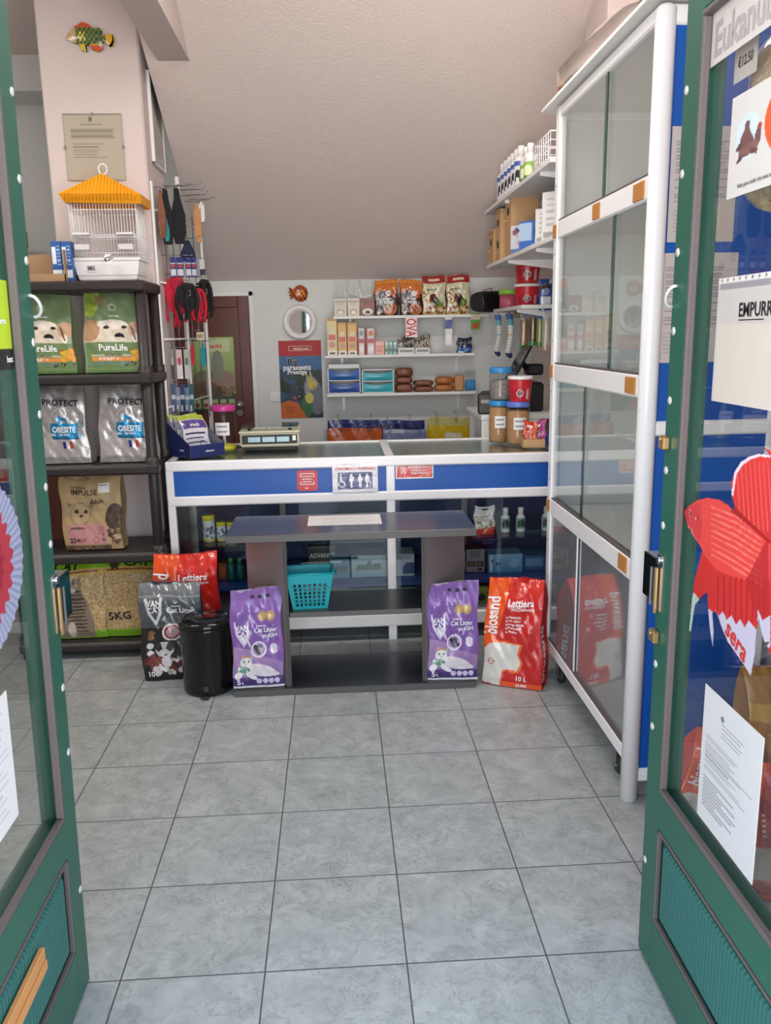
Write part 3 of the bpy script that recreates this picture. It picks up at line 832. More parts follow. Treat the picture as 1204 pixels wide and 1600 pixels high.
# --- wood pellet sacks
def art_pellet(cat):
    a = Art(92, 120, '#7fb32c')
    a.rect(0, .10, 1, .80, '#b99a64'); a.speck(0, .10, 1, .80, ['#8f6f42', '#d2b884', '#a98550', '#e0cb9c'], .8, 4)
    a.rect(0, .78, 1, .86, '#c8a85c'); a.rect(.1, .82, .9, .835, '#8a3a2a')
    a.rect(0, .86, 1, 1, '#82ba24'); a.rect(0, .965, 1, 1, '#6ea01e')
    if cat:
        a.poly([(.22, .02), (.20, .25), (.30, .42), (.34, .62), (.30, .70), (.32, .76), (.40, .72), (.52, .73), (.60, .77), (.62, .68), (.60, .58), (.70, .40), (.80, .22), (.80, .02)], '#8c7a6a')
        for i in range(12): a.ell(.50+.02*math.sin(i), .10+i*.045, .20-.006*i, .012, '#4d4038')
        a.ell(.46, .66, .11, .05, '#9d8c7c'); a.ell(.40, .67, .02, .012, '#c8b040'); a.ell(.53, .67, .02, .012, '#c8b040'); a.ell(.46, .61, .05, .03, '#cfc4b8'); a.rect(.44, .68, .46, .75, '#3f342d'); a.rect(.49, .68, .51, .75, '#3f342d')
        a.ell(.42, .12, .07, .1, '#c8bbae')
    else:
        a.ell(.96, .36, .12, .2, '#7b6a5c')
        a.poly([(.20, .90), (.24, .97), (.28, .90), (.36, .89), (.30, .86), (.32, .81), (.24, .84), (.16, .81), (.18, .86), (.12, .89)], '#3c3a20')
    return a
x, z, w, h = rc(160, 882, 250, 1004, 3.80)
sack('wood_pellet_litter_bag', 'green wood pellet litter sack reading 5KG on the bottom shelf', 'litter bag', art_pellet(False), w, h, .13, (x, 3.86, .075), 0, .04, 'print_satin', '#7fb32c',
     [('CAT', .62, .905, .075, 'txt_black', 0, 'c', 1.2), ('5KG', .28, .265, .075, 'txt_black', 0, 'c', 1.15)], seed=5, group='wood pellet litter sacks')
x, z, w, h = rc(72, 886, 163, 1008, 3.78)
sack('wood_pellet_litter_bag', 'green litter sack with a sitting tabby cat, on the bottom shelf', 'litter bag', art_pellet(True), w, h, .13, (x, 3.85, .075), 0, .04, 'print_satin', '#7fb32c',
     [('CAT', .35, .905, .075, 'txt_black', 0, 'c', 1.2)], seed=6, group='wood pellet litter sacks')
# --- red litter sacks
def art_red(left):
    a = Art(96, 150, '#c41f1c')
    a.vgrad(.2, 1, '#bf1d1b', '#cf2a20')
    a.poly([(0, .30), (.16, .32), (.30, .62), (.36, .8), (.40, 1.0), (0, 1.0)], '#ee5a1e')
    if left: a.poly([(0, 0), (.25, 0), (.2, .4), (.30, .8), (.34, 1.0), (0, 1.0)], '#e2501e')
    a.poly([(0, .06), (0, .36), (.12, .43), (.36, .44), (.68, .42), (.60, .32), (.66, .24), (.60, .15), (.52, .14), (.40, .16), (.34, .14), (.34, .0)], '#ee6a2a')
    a.poly([(0, .02), (0, .35), (.12, .415), (.36, .425), (.62, .41), (.56, .32), (.62, .24), (.56, .16), (.42, .175), (.33, .16), (.31, .0)], '#d9d3c8')
    a.ring(.13, .24, .055, .035, .25, '#c0392b'); a.poly([(.12, .22), (.15, .24), (.12, .26)], '#c0392b')
    for i in range(5): a.ell(.40, .655-i*.035, .018, .008, '#f0e6e0')
    a.rect(.34, 0, 1, .05, '#ee5a1e')
    a.speck(0, .02, .55, .4, ['#c9c2b6'], .2, 3) if False else None
    return a
TXR = [('Lettiera', .62, .80, .047, 'txt_white'), ('PER GATTI', .58, .762, .016, 'txt_white', 0, 'c'), ('AGGLOMERANTE', .66, .74, .017, 'txt_white'),
       ('Naturale', .54, .67, .02, 'txt_white', 0), ('No odori', .54, .635, .018, 'txt_white', 0), ('Lunga durata', .57, .60, .018, 'txt_white'), ('Profumata', .54, .565, .018, 'txt_white'), ('Pratica', .52, .53, .018, 'txt_white'),
       ('biosand', .12, .67, .105, 'txt_white', math.pi/2, 'c', .62), ('10 L', .66, .095, .036, 'txt_white'), ('SILIME', .66, .026, .022, 'txt_white')]
sack('litter_bag', 'red and orange litter sack with white patch, on the floor against the glazed cabinet', 'litter bag', art_red(False), .262, .455, .13, (.722, 3.268, 0), -.44, .03, 'print_gloss', '#c41f1c', TXR, seed=21, pinch=.25, wr=.005, gusset=.88,
     side_texts=[('biosand', .5, .30, .10, 'txt_white', math.pi/2)], group='red litter sacks', topw=.88, botw=.96)
x, z, w, h = rc(242, 868, 338, 1000, 3.66)
sack('litter_bag', 'red litter sack standing behind the grey litter bag and the black bin', 'litter bag', art_red(True), w*1.03, z+h, .12, (x, 3.70, 0), .12, .02, 'print_gloss', '#b81c1c', TXR, seed=23, pinch=.22, wr=.005, group='red litter sacks')
# --- grey litter bag
def art_grey():
    a = Art(96, 140, '#55585b')
    a.vgrad(.82, 1, '#5b5f62', '#777b7e'); a.rect(0, .865, 1, .875, '#8c9093')
    a.rect(0, 0, .86, .55, '#1f1d20'); a.poly([(0, .55), (.86, .55), (1, .48), (1, .62), (0, .62)], '#4a4d50')
    a.poly([(.10, .86), (.14, .70), (.25, .57), (.36, .70), (.40, .86), (.36, .86), (.32, .72), (.25, .62), (.18, .72), (.14, .86)], '#d9d9d9')
    a.ell(.50, .51, .155, .085, '#d7d4d2'); a.ell(.50, .51, .125, .068, '#8e2430'); a.ell(.50, .51, .09, .05, '#c0b5b4', .6)
    a.ell(.16, .37, .055, .032, '#d8d8d8'); a.ell(.16, .29, .055, .032, '#d8d8d8'); a.blobs(.1, .44, .2, .5, ['#7b5a3a'], 4, .03, .05, 2)
    a.ell(.38, .33, .14, .085, '#cfc8c4'); a.ell(.29, .36, .05, .05, '#3a3230'); a.ell(.47, .36, .05, .05, '#3a3230'); a.ell(.34, .34, .015, .01, '#111'); a.ell(.43, .34, .015, .01, '#111') if False else None
    a.ell(.38, .22, .10, .08, '#d6d2d0'); a.blobs(.08, .10, .8, .24, ['#5a2420', '#7a3a34', '#32181a'], 26, .03, .08, 5); a.ell(.40, .20, .08, .06, '#d6d2d0')
    a.blobs(.15, .08, .8, .14, ['#cfc9c4', '#a09894'], 10, .03, .06, 8)
    a.ell(.31, .345, .012, .01, '#0f0f0f'); a.ell(.42, .345, .012, .01, '#0f0f0f'); a.rect(.37, .265, .43, .28, '#16161c')
    a.rect(0, 0, 1, .04, '#151418')
    return a
x, z, w, h = rc(217, 921, 314, 1068, 3.42)
sack('litter_bag', 'dark grey cat litter bag with a red stamp, standing left of the black bin', 'litter bag', art_grey(), w, h, .11, (x, 3.49, 0), .08, .03, 'print_gloss', '#3c3d40',
     [('VAN', .25, .81, .045, 'txt_white', 0, 'c', .85), ('CAT', .25, .745, .045, 'txt_white', 0, 'c', .85), ('Cat Litter', .67, .735, .045, 'txt_white', 0, 'c', .9), ('Bentonite', .60, .78, .014, 'txt_white'), ('High Quality', .66, .225, .03, 'txt_white', .05, 'c', .8), ('10', .13, .075, .045, 'txt_white', 0, 'c', .9), ('L', .21, .068, .025, 'txt_white')],
     seed=31, pinch=.2, wr=.005)
# --- purple litter bags
def art_purple():
    a = Art(96, 150, '#8a62a6')
    a.vgrad(0, .12, '#3a2660', '#4a2f74'); a.vgrad(.12, .45, '#8a6a9e', '#b08cb8'); a.vgrad(.45, 1, '#7c56a0', '#8d66ac')
    a.poly([(0, .45), (.30, .42), (.55, .33), (1, .26), (1, .55), (0, .55)], '#8258a2')
    a.ell(.63, .735, .085, .05, '#c9a86a'); a.ell(.79, .735, .085, .05, '#c9a86a'); a.ring(.63, .735, .07, .04, .15, '#9a7c42'); a.ring(.79, .735, .07, .04, .15, '#9a7c42')
    a.poly([(.08, .70), (.10, .55), (.22, .44), (.35, .53), (.38, .70), (.34, .70), (.31, .56), (.22, .49), (.14, .57), (.11, .70)], '#dcd4e2')
    a.poly([(.18, .55), (.27, .55), (.23, .43)], '#d8d2de'); a.poly([(.26, .55), (.34, .44), (.36, .45), (.30, .57)], '#e6e0ea'); a.poly([(.86, .66), (.66, .48), (.69, .47)], '#c9bcd6')
    a.ell(.50, .405, .15, .083, '#e4dfe8'); a.ell(.50, .405, .12, .066, '#b49ac2'); a.blobs(.42, .37, .58, .44, ['#3c3440', '#5d5364'], 9, .03, .05, 5)
    a.ell(.80, .42, .07, .035, '#d9d0e0'); a.ell(.80, .385, .07, .035, '#d9d0e0')
    # white cat lying down
    a.ell(.55, .19, .30, .06, '#ddd6da', 1, -.2); a.ell(.26, .28, .115, .06, '#e6e1e2'); a.poly([(.15, .29), (.17, .36), (.24, .32)], '#cfc6c8'); a.poly([(.30, .32), (.37, .35), (.37, .28)], '#cfc6c8')
    a.rect(.16, .325, .36, .337, '#c8923a'); a.ell(.22, .285, .018, .01, '#33434a'); a.ell(.31, .285, .018, .01, '#33434a'); a.ell(.265, .26, .012, .007, '#9c6a6a')
    a.ell(.22, .19, .13, .045, '#8fb0a0'); a.blobs(.12, .15, .34, .22, ['#4f7a66', '#e2e6e2'], 12, .015, .03, 3); a.ell(.12, .14, .08, .035, '#e8e3e4', 1, .4); a.ell(.38, .13, .12, .025, '#e8e3e4', 1, -.4); a.ell(.78, .15, .14, .025, '#d5cdd4', 1, -.15)
    for i in range(4): a.ell(.52+i*.115, .075, .05, .027, '#cfc3dc'); 
    a.rect(0, 0, 1, .025, '#e3dfe2')
    return a
TXP = [('VAN', .225, .64, .045, 'txt_white', 0, 'c', .8), ('CAT', .235, .58, .045, 'txt_white', 0, 'c', .8), ('Cat Litter', .68, .60, .037, 'txt_white', 0, 'c', .85), ('WASH', .74, .535, .033, 'txt_white', .12, 'c', .95), ('5', .12, .072, .045, 'txt_white', 0), ('L', .20, .062, .025, 'txt_white'), ('PREMIUM', .60, .64, .013, 'txt_white')]
ap = art_purple()
x, z, w, h = rc(363, 919, 446, 1077, 3.30)
o1 = sack('litter_bag', 'purple cat litter bag standing on the left end of the display table base', 'litter bag', ap, w*.95, h-.028, .085, (x-.004, 3.288, .031), .04, .02, 'print_gloss', '#cfc8ce', TXP, seed=41, pinch=.22, wr=.004, gusset=.9, holes=[(.42, .925), (.57, .925), (.72, .925)], group='purple litter bags', topw=1.0)
o2 = copy_tree(o1); o2.location = (at_y(706, 1060, 3.30).x, 3.288, .031); o2.rotation_euler = (-.02, 0, -.06); o2['label'] = 'purple cat litter bag standing on the right end of the display table base'

# ------------------------------------------------------------------ black pedal bin
t = empty('pedal_bin', (-.573, 3.345, 0), 'glossy black round pedal bin on the tiles left of the display table', 'bin')
b = MB(); b.lathe([(.098, .0), (.104, .004), (.106, .02), (.108, .275), (.110, .28), (.110, .292)], 'black_gloss', 40); b.build('body', t)
b = MB(); b.lathe([(.111, .292), (.112, .298), (.110, .310), (.09, .319), (.04, .323), (.001, .324)], 'black_gloss', 40); b.build('lid', t)
b = MB(); b.box((-.018, -.135, .008), (.018, -.098, .016), 'black', .003); b.lathe([(.02, 0), (.024, .004), (.022, .012), (.001, .014)], 'black', 16, Matrix.Translation((0, -.10, .03)) @ Matrix.Rotation(math.pi/2, 4, 'X')); b.build('pedal', t)
b = MB(); b.box((-.03, .105, .275), (.03, .122, .305), 'black', .004); b.build('hinge', t)

# ------------------------------------------------------------------ teal basket on the middle shelf
mat('teal', '#1fa5ad', .35)
bxx, bz, bw, bh = rc(449, 879, 517, 949, 3.34)
t = empty('plastic_basket', (bxx+.0, 3.355, .347), 'small turquoise plastic basket on the middle shelf of the display table', 'basket')
b = MB(); H_ = .155; wt, wb, dt, db = .096, .07, .065, .047
def wall(p0, p1, q0, q1, nx, nz):
    """perforated side between bottom edge p0-p1 and top edge q0-q1"""
    p0, p1, q0, q1 = map(Vector, (p0, p1, q0, q1))
    f = lambda u, v: p0.lerp(p1, u).lerp(q0.lerp(q1, u), v)
    n = (p1-p0).cross(q0-p0).normalized()*.002
    def strip(u0, u1, v0, v1):
        P = [f(u0, v0), f(u1, v0), f(u1, v1), f(u0, v1)]
        b.add([p-n for p in P]+[p+n for p in P], [(0, 3, 2, 1), (4, 5, 6, 7), (0, 1, 5, 4), (1, 2, 6, 5), (2, 3, 7, 6), (3, 0, 4, 7)], 'teal')
    strip(0, 1, .72, 1); strip(0, 1, 0, .08)
    for i in range(nx+1): c = .08+i*(.84/nx); strip(max(0, c-.022 if i else 0), (c+.022 if i < nx else 1), .08, .72)
    for j in range(1, nz): c = .08+j*.64/nz; strip(.05, .95, c-.015, c+.015)
A = [(-wb, -db, 0), (wb, -db, 0), (wb, db, 0), (-wb, db, 0)]; B_ = [(-wt, -dt, H_), (wt, -dt, H_), (wt, dt, H_), (-wt, dt, H_)]
for i in range(4): wall(A[i], A[(i+1) % 4], B_[i], B_[(i+1) % 4], 7 if i % 2 == 0 else 5, 6)
b.box((-wb, -db, 0), (wb, db, .004), 'teal')
b.build('body', t)
b = MB(); rr = [(-wt, -dt), (wt, -dt), (wt, dt), (-wt, dt), (-wt, -dt)]
for i in range(4): b.tube([(rr[i][0]*1.04, rr[i][1]*1.05, H_), (rr[i+1][0]*1.04, rr[i+1][1]*1.05, H_)], .005, 'teal', 8)
b.build('rim', t)
for s in (-1, 1):
    b = MB()
    pts = [(s*wt*1.05, -dt*.75+dt*1.5*i/10, H_-.003-.0*math.sin(math.pi*i/10)) for i in range(11)]
    b.tube([(p[0]+s*.012*math.sin(math.pi*i/10), p[1], p[2]-.018*math.sin(math.pi*i/10)) for i, p in enumerate(pts)], .004, 'teal', 8)
    b.build('handle', t)
t.rotation_euler = (0, 0, .05)

# paper on the table top
a = Art(60, 30, '#dddbd8'); a.lines(.2, .9, .1, .9, 9, '#b9b8b8', .3); 
x0 = -.135; yb = 3.42
fn = lambda u, v: (x0+u*.31, 3.37+v*.19, TZ+.0012)
b = MB(); b.grid(fn, 60, 30, 'print_matte', a, False); b.box((x0, 3.37, TZ), (x0+.31, 3.56, TZ+.0008), 'paper_white')
thing(b, 'paper_sheet', 'white printed paper lying on top of the black display table', 'paper')
# ------------------------------------------------------------------ small goods: builders
def carton(name, label, cat, rect, Y, depth, art, texts=(), z=None, rz=0, m='print_satin', side=None, group=None, x=None, c=0):
    cx, zb, w, h = rc(*rect, Y)
    if z is not None: h = max(.02, zb+h-z); zb = z
    if x is not None: cx = x
    fn = lambda u, v: ((u-.5)*w, 0, v*h)
    sc = tuple(side) if side else '#bbbbbb'
    key = 'side_'+(side or '#bbbbbb').lstrip('#'); mat(key, side or '#bbbbbb', .45)
    b = MB(); b.box((-w/2, .0006, 0), (w/2, depth, h), key); b.grid(fn, art.w, art.h, m, art, False)
    for t in texts:
        b.text(t[0], fn, t[1], t[2], t[3], t[4], h/w, t[6] if len(t) > 6 else 'c', t[5] if len(t) > 5 else 0, .0008, t[7] if len(t) > 7 else 1)
    return thing(b, name, label, cat, group, (cx, Y, zb), (0, 0, rz))
def pouch(name, label, cat, rect, Y, d, art, texts=(), z=None, side='#bbbbbb', m='print_gloss', group=None, seed=1, **k):
    cx, zb, w, h = rc(*rect, Y)
    if z is not None: h = zb+h-z; zb = z
    return sack(name, label, cat, art, w, h, d, (cx, Y+d/2, zb), 0, 0, m, side, texts, seed=seed, group=group, wr=.0015, **k)
def sheet(name, label, cat, rect, Y, art, texts=(), m='print_matte', th=.003, group=None, rz=0):
    cx, zb, w, h = rc(*rect, Y)
    fn = lambda u, v: ((u-.5)*w, 0, v*h)
    b = MB(); b.grid(fn, art.w, art.h, m, art, False); b.box((-w/2, .0004, 0), (w/2, th, h), 'paper_white')
    for t in texts: b.text(t[0], fn, t[1], t[2], t[3], t[4], h/w, t[6] if len(t) > 6 else 'c', t[5] if len(t) > 5 else 0, .0006, t[7] if len(t) > 7 else 1)
    return thing(b, name, label, cat, group, (cx, Y, zb), (0, 0, rz))
mat('orange_plastic', '#eb9c14', .3); mat('red_plastic', '#c5222e', .35); mat('magenta_plastic', '#c63a8c', .35); mat('sky_plastic', '#2f86c4', .35); mat('violet_plastic', '#5f76c8', .35)
mat('cream_plastic', '#d9cdb4', .4); mat('yellow_plastic', '#d9cf2c', .35); mat('blue_plastic', '#2a5fa8', .25); mat('cyan_plastic', '#35a6b4', .25); mat('dark_blue_plastic', '#2a4f9a', .25)
mat('cardboard', '#a38260', .75, var=.1, vscale=12); mat('fabric_black', '#17171a', .8, bump=.3, bscale=150); mat('fabric_red', '#c3203a', .8, bump=.3, bscale=150); mat('fabric_navy', '#1f2745', .8); mat('fabric_teal', '#1f8f94', .7)
mat('mirror', '#dfe2e4', .03, 1); mat('biscuit', '#b98a5c', .7, bump=.5, bscale=90, var=.3, vscale=40); mat('lcd', '#8fb7c4', .2); mat('bone', '#d8c6a0', .6); mat('brown_snack', '#7a4630', .35, bump=.5, bscale=60, var=.3, vscale=30); mat('orange_snack', '#a8622c', .35, bump=.5, bscale=60, var=.25, vscale=30)
mat('leaf_green', '#4f9a3c', .5); mat('pale_wood', '#c39a6c', .55, var=.14, vscale=22); mat('rope', '#c9b89a', .8)

# ------------------------------------------------------------------ on the pillar
FY = 4.097
def fish_wall(name, label, rect, Y, kind):
    cx, zb, w, h = rc(*rect, Y)
    if kind == 0:
        out = [(.0, .45), (.10, .62), (.22, .82), (.36, .98), (.50, .90), (.60, .72), (.70, .80), (.76, .70), (.74, .50), (.82, .52), (.90, .60), (.98, .58), (1.0, .40), (.96, .22), (.90, .18), (.80, .34), (.74, .30), (.76, .12), (.66, .02), (.52, .10), (.50, .26), (.42, .24), (.42, .02), (.32, .06), (.28, .24), (.12, .34)]
        cols = lambda u, v: '#d9a92c' if u > .82 else ('#c9512a' if (v > .78 or (v < .22 and u > .48)) else ('#c9b83a' if v < .24 else ('#b9a074' if u < .24 else ('#2c4a2e' if (int(u*22)+int(v*9)) % 2 else ('#e0c23a' if .28 < u < .42 and .35 < v < .62 else '#6d7a34')))))
    else:
        out = [(1, .52), (.96, .75), (.80, .93), (.60, 1.0), (.40, .90), (.28, .70), (.16, .80), (.04, .86), (.10, .66), (.02, .56), (.12, .50), (.04, .36), (.14, .34), (.10, .14), (.24, .30), (.36, .16), (.52, .02), (.72, .02), (.90, .14), (.97, .32)]
        cols = lambda u, v: '#6a2c18' if (int(u*14)+int(v*7)) % 3 == 0 else ('#e0902c' if .4 < u < .85 and .3 < v < .7 else '#b4561c')
    # body: bulging grid clipped to the outline
    def inside(x, y):
        r = False; n = len(out); j = n-1
        for i in range(n):
            a, b_ = out[i], out[j]
            if (a[1] > y) != (b_[1] > y) and x < (b_[0]-a[0])*(y-a[1])/(b_[1]-a[1])+a[0]: r = not r
            j = i
        return r
    N = 44; Mv = 34; b = MB(); idx = {}; P = []; C = []; F = []
    def pt(i, j):
        if (i, j) not in idx:
            u, v = i/N, j/Mv
            bul = max(0, 1-((u-.45)/.5)**2-((v-.5)/.5)**2)
            idx[(i, j)] = len(P); P.append(((u-.5)*w, -.006-.018*bul, v*h)); C.append(lin(cols(u, v)))
        return idx[(i, j)]
    for i in range(N):
        for j in range(Mv):
            if inside((i+.5)/N, (j+.5)/Mv): F.append((pt(i, j), pt(i+1, j), pt(i+1, j+1), pt(i, j+1)))
    b.add(P, F, 'print_gloss', True, C)
    b.prism([((x-.5)*w*.98, y*h) for x, y in out], -.006, 0, 'black')
    ex, ez = (.08, .55) if kind == 0 else (.85, .6)
    b.ball(((ex-.5)*w+.006, -.012, ez*h), .004, 'black')
    return thing(b, name, label, 'ornament', None, (cx, Y, zb))
fish_wall('fish_ornament', 'colourful tropical fish ornament high on the front of the white pillar', (102, 34, 179, 83), FY, 0)
fish_wall('fish_ornament', 'small orange fish ornament on the back wall above the round mirror', (450, 445, 481, 472), BY-.002, 1)
a = Art(90, 100, '#bfae9f'); a.rect(.45, .88, .50, .95, '#6a604e'); a.rect(.3, .83, .66, .84, '#6a604e')
a.lines(.12, .88, .62, .78, 6, '#80745f', .45, .1); a.lines(.14, .72, .34, .56, 6, '#80745f', .35, .5); a.rect(0, 0, 1, .012, '#8b8578'); a.rect(0, 0, .012, 1, '#8b8578'); a.rect(.988, 0, 1, 1, '#8b8578'); a.rect(0, .985, 1, 1, '#6e675c')
cx, zb, w, h = rc(102, 178, 193, 282, FY)
t = empty('framed_certificate', (cx, FY, zb), 'framed beige printed certificate on the pillar behind the bird cage', 'certificate')
b = MB(); fn = lambda u, v: ((u-.5)*w, -.003, v*h); b.grid(fn, 90, 100, 'print_matte', a, False); b.box((-w/2, -.0026, 0), (w/2, .0, h), 'paper_white'); b.build('print', t)
MB().box((-w/2-.002, -.0065, -.002), (w/2+.002, -.0045, h+.002), 'glass').build('glass', t)
for x_, z_ in ((-w/2, h*.5), (w/2, h*.5), (0, h), (0, 0)): MB().box((x_-.005, -.009, z_-.006), (x_+.005, -.001, z_+.006), 'steel', .001).build('clip', t)
# picture on the pillar's side
t = empty('framed_picture', (-.83, 4.345, 2.26), 'narrow glazed picture hung on the side of the pillar above the rack', 'picture')
a = Art(40, 60, '#e6e1dc'); a.rect(.2, .12, .8, .9, '#c4b0ac'); a.lines(.3, .7, .15, .35, 4, '#d5cfc9'); a.lines(.3, .7, .4, .8, 6, '#8d7b79')
b = MB(); b.grid(lambda u, v: (.012, -.125+u*.25, .008+v*.39), 40, 60, 'print_matte', a, False); b.build('print', t)
b = MB(); 
for lo, hi in (((.001, -.13, 0), (.016, -.122, .41)), ((.001, .122, 0), (.016, .13, .41)), ((.001, -.13, 0), (.016, .13, .008)), ((.001, -.13, .402), (.016, .13, .41))): b.box(lo, hi, 'white_metal', .001)
b.box((.001, -.125, .004), (.006, .125, .406), 'black'); b.build('frame', t)
MB().box((.0135, -.123, .006), (.015, .123, .404), 'glass').build('glass', t)

# ------------------------------------------------------------------ bird cage
CYb = 3.86
cx, zb, w, h = rc(108, 272, 212, 415, CYb)
zb = 1.70
t = empty('bird_cage', (cx, CYb+.09, zb), 'white wire bird cage with an orange roof on the black shelf unit', 'bird cage')
W2 = w/2; D2 = .085
b = MB()    # tray
P = []
for z_, sx, sy in ((0.0, .80, .8), (.012, .84, .86), (.013, .88, .9), (.03, .90, .92), (.032, .92, .95), (.095, 1.0, 1.0), (.095, 1.04, 1.05), (.105, 1.04, 1.05)):
    P.append([(-W2*sx, -D2*sy, z_), (W2*sx, -D2*sy, z_), (W2*sx, D2*sy, z_), (-W2*sx, D2*sy, z_)])
V = [p for r in P for p in r]; F = [(0, 3, 2, 1), tuple(4*(len(P)-1)+i for i in range(4))]
for j in range(len(P)-1):
    for i in range(4): F.append((4*j+i, 4*j+(i+1) % 4, 4*j+4+(i+1) % 4, 4*j+4+i))
b.add(V, F, 'white_plastic'); tr = b.build('tray', t)
a = Art(20, 16, '#dcdcd8'); a.rect(.1, .2, .9, .85, '#9b9b96'); a.rect(.2, .4, .6, .7, '#3e3e3e'); a.rect(.65, .3, .85, .5, '#3e3e3e')
b = MB(); b.grid(lambda u, v: (-W2*.62+u*.04, -D2*1.005, .045+v*.03), 20, 16, 'print_matte', a, False); b.build('label', tr)
b = MB(); zt_ = .355
NB = 22
for i in range(NB+1):
    x_ = -W2+2*W2*i/NB
    for y_ in (-D2, D2): b.tube([(x_, y_, .10), (x_, y_, zt_)], .0011, 'white_metal', 4)
for i in range(1, 13):
    y_ = -D2+2*D2*i/13
    for x_ in (-W2, W2): b.tube([(x_, y_, .10), (x_, y_, zt_)], .0011, 'white_metal', 4)
for z_ in (.125, .20, .305, .352):
    for q in (((-W2, -D2), (W2, -D2)), ((W2, -D2), (W2, D2)), ((W2, D2), (-W2, D2)), ((-W2, D2), (-W2, -D2))):
        b.tube([(*q[0], z_), (*q[1], z_)], .0016, 'white_metal', 4)
b.build('wire_bars', t)
b = MB(); rz_ = .335
lo_ = [(-W2*1.22, -D2*1.25, rz_+.035), (W2*1.22, -D2*1.25, rz_+.03), (W2*1.22, D2*1.25, rz_+.03), (-W2*1.22, D2*1.25, rz_+.035)]
l2 = [(-W2*1.10, -D2*1.05, rz_), (W2*1.20, -D2*1.05, rz_-.008), (W2*1.20, D2*1.05, rz_-.008), (-W2*1.10, D2*1.05, rz_)]
ap_ = [(0, -D2*.5, rz_+.125), (0, D2*.5, rz_+.125)]
b.add(l2+lo_+ap_, [(0, 1, 5, 4), (1, 2, 6, 5), (2, 3, 7, 6), (3, 0, 4, 7), (4, 5, 8), (6, 7, 9), (5, 6, 9, 8), (7, 4, 8, 9)], 'orange_plastic')
for i in range(1, 22):
    u = -1+2*i/22; x_ = u*W2*1.15; zt2 = rz_+.035+.088*(1-abs(u))
    b.tube([(x_, -D2*1.15-.002, rz_+.005), (x_, -D2*1.24-.003, rz_+.034), (x_*.97, -D2*(1.24-.74*(1-abs(u)))-.003, zt2)], .0018, 'orange_plastic', 4)
b.build('roof', t)
b = MB(); b.tube([(.018*math.cos(a_), -D2*.2, rz_+.147+.022*math.sin(a_)) for a_ in [i*math.pi/10 for i in range(21)]], .003, 'white_plastic', 8); b.build('hanging_ring', t)
for s in (-1, 1):
    b = MB(); b.box((s*W2*.66-.034, -D2-.028, .135), (s*W2*.66+.034, -D2-.002, .205), 'clear_plastic', .003); b.box((s*W2*.66-.032, -D2-.026, .135), (s*W2*.66+.032, -D2-.004, .160), 'white_plastic', .002); b.box((s*W2*.66-.036, -D2-.03, .198), (s*W2*.66+.036, -D2-.001, .207), 'white_plastic', .002)
    b.build('feeder_cup', t)
b = MB(); hx = [(.0+.022*math.cos(a_), .095+.026*math.sin(a_)) for a_ in [i*math.pi/3 for i in range(6)]]
b.prism([(x_+.018, z_) for x_, z_ in hx], -D2-.034, -D2-.031, 'paper_white'); b.text('€25', lambda u, v: (.018-.025+u*.05, -D2-.034, .075+v*.045), .5, .5, .3, 'txt_black', .9, 'c', .4); b.build('price_tag', t)
b = MB(); b.tube([(-W2*.9, 0, .2), (W2*.9, 0, .2)], .004, 'white_plastic', 6); b.build('perch', t)

# cardboard box with blue packs on the shelf unit
t = empty('cardboard_box', (-1.335, 3.90, 1.70), 'open brown cardboard box beside the bird cage on the black shelf unit', 'box')
b = MB()
X0, X1, Y0, Y1, HH = -.125, .185, -.10, .12, .135
for lo, hi in (((X0, Y0, 0), (X1, Y0+.004, .035)), ((X0, Y1-.004, 0), (X1, Y1, HH)), ((X0, Y0, 0), (X0+.004, Y1, HH)), ((X1-.004, Y0, 0), (X1, Y1, HH)), ((X0, Y0, 0), (X1, Y1, .004)), ((X0, Y0, .035), (X0+.15, Y0+.004, HH))): b.box(lo, hi, 'cardboard')
b.build('box_body', t)
a = Art(24, 40, '#2f5c9e'); a.rect(.05, .1, .95, .3, '#e2e6ea'); a.rect(.1, .45, .5, .85, '#dfe6ec'); a.lines(.55, .95, .4, .9, 6, '#9ab8d8')
for i in range(2):
    carton('milk_pack', ('blue pack standing in the cardboard box, nearest the bird cage', 'blue pack standing in the cardboard box, farther from the bird cage')[1-i], 'pack', (80+i*16, 377, 95+i*16, 414), 3.83, .05, a, z=1.705, side='#2f5c9e', group='blue packs in the cardboard box')
# grey box pile far behind on the left
for i in range(5):
    mat('pile_grey', '#a39d9a', .6)
    b = MB(); b.box((-.16, -.15, 0), (.16, .15, .098), 'pile_grey', .004); b.box((-.161, -.151, .06), (.161, .151, .068), 'grey_panel')
    thing(b, 'storage_box', ('lowest', 'second lowest', 'middle', 'second highest', 'topmost')[i]+' of the grey boxes piled in the left side room', 'box', 'grey boxes piled in the side room', (-1.98-.01*(i % 2), 5.2, 1.60+i*.1))
t = empty('cupboard', (-1.95, 5.3, 0), 'dark brown cupboard carrying the grey boxes in the left side room', 'cupboard')
MB().box((-.45, -.2, 0), (.65, .2, 1.60), 'dark_wood', .004).build('body', t)
MB().box((-.43, -.215, .05), (.095, -.2, 1.56), 'dark_wood', .004).build('door', t); MB().box((.105, -.215, .05), (.63, -.2, 1.56), 'dark_wood', .004).build('door', t)

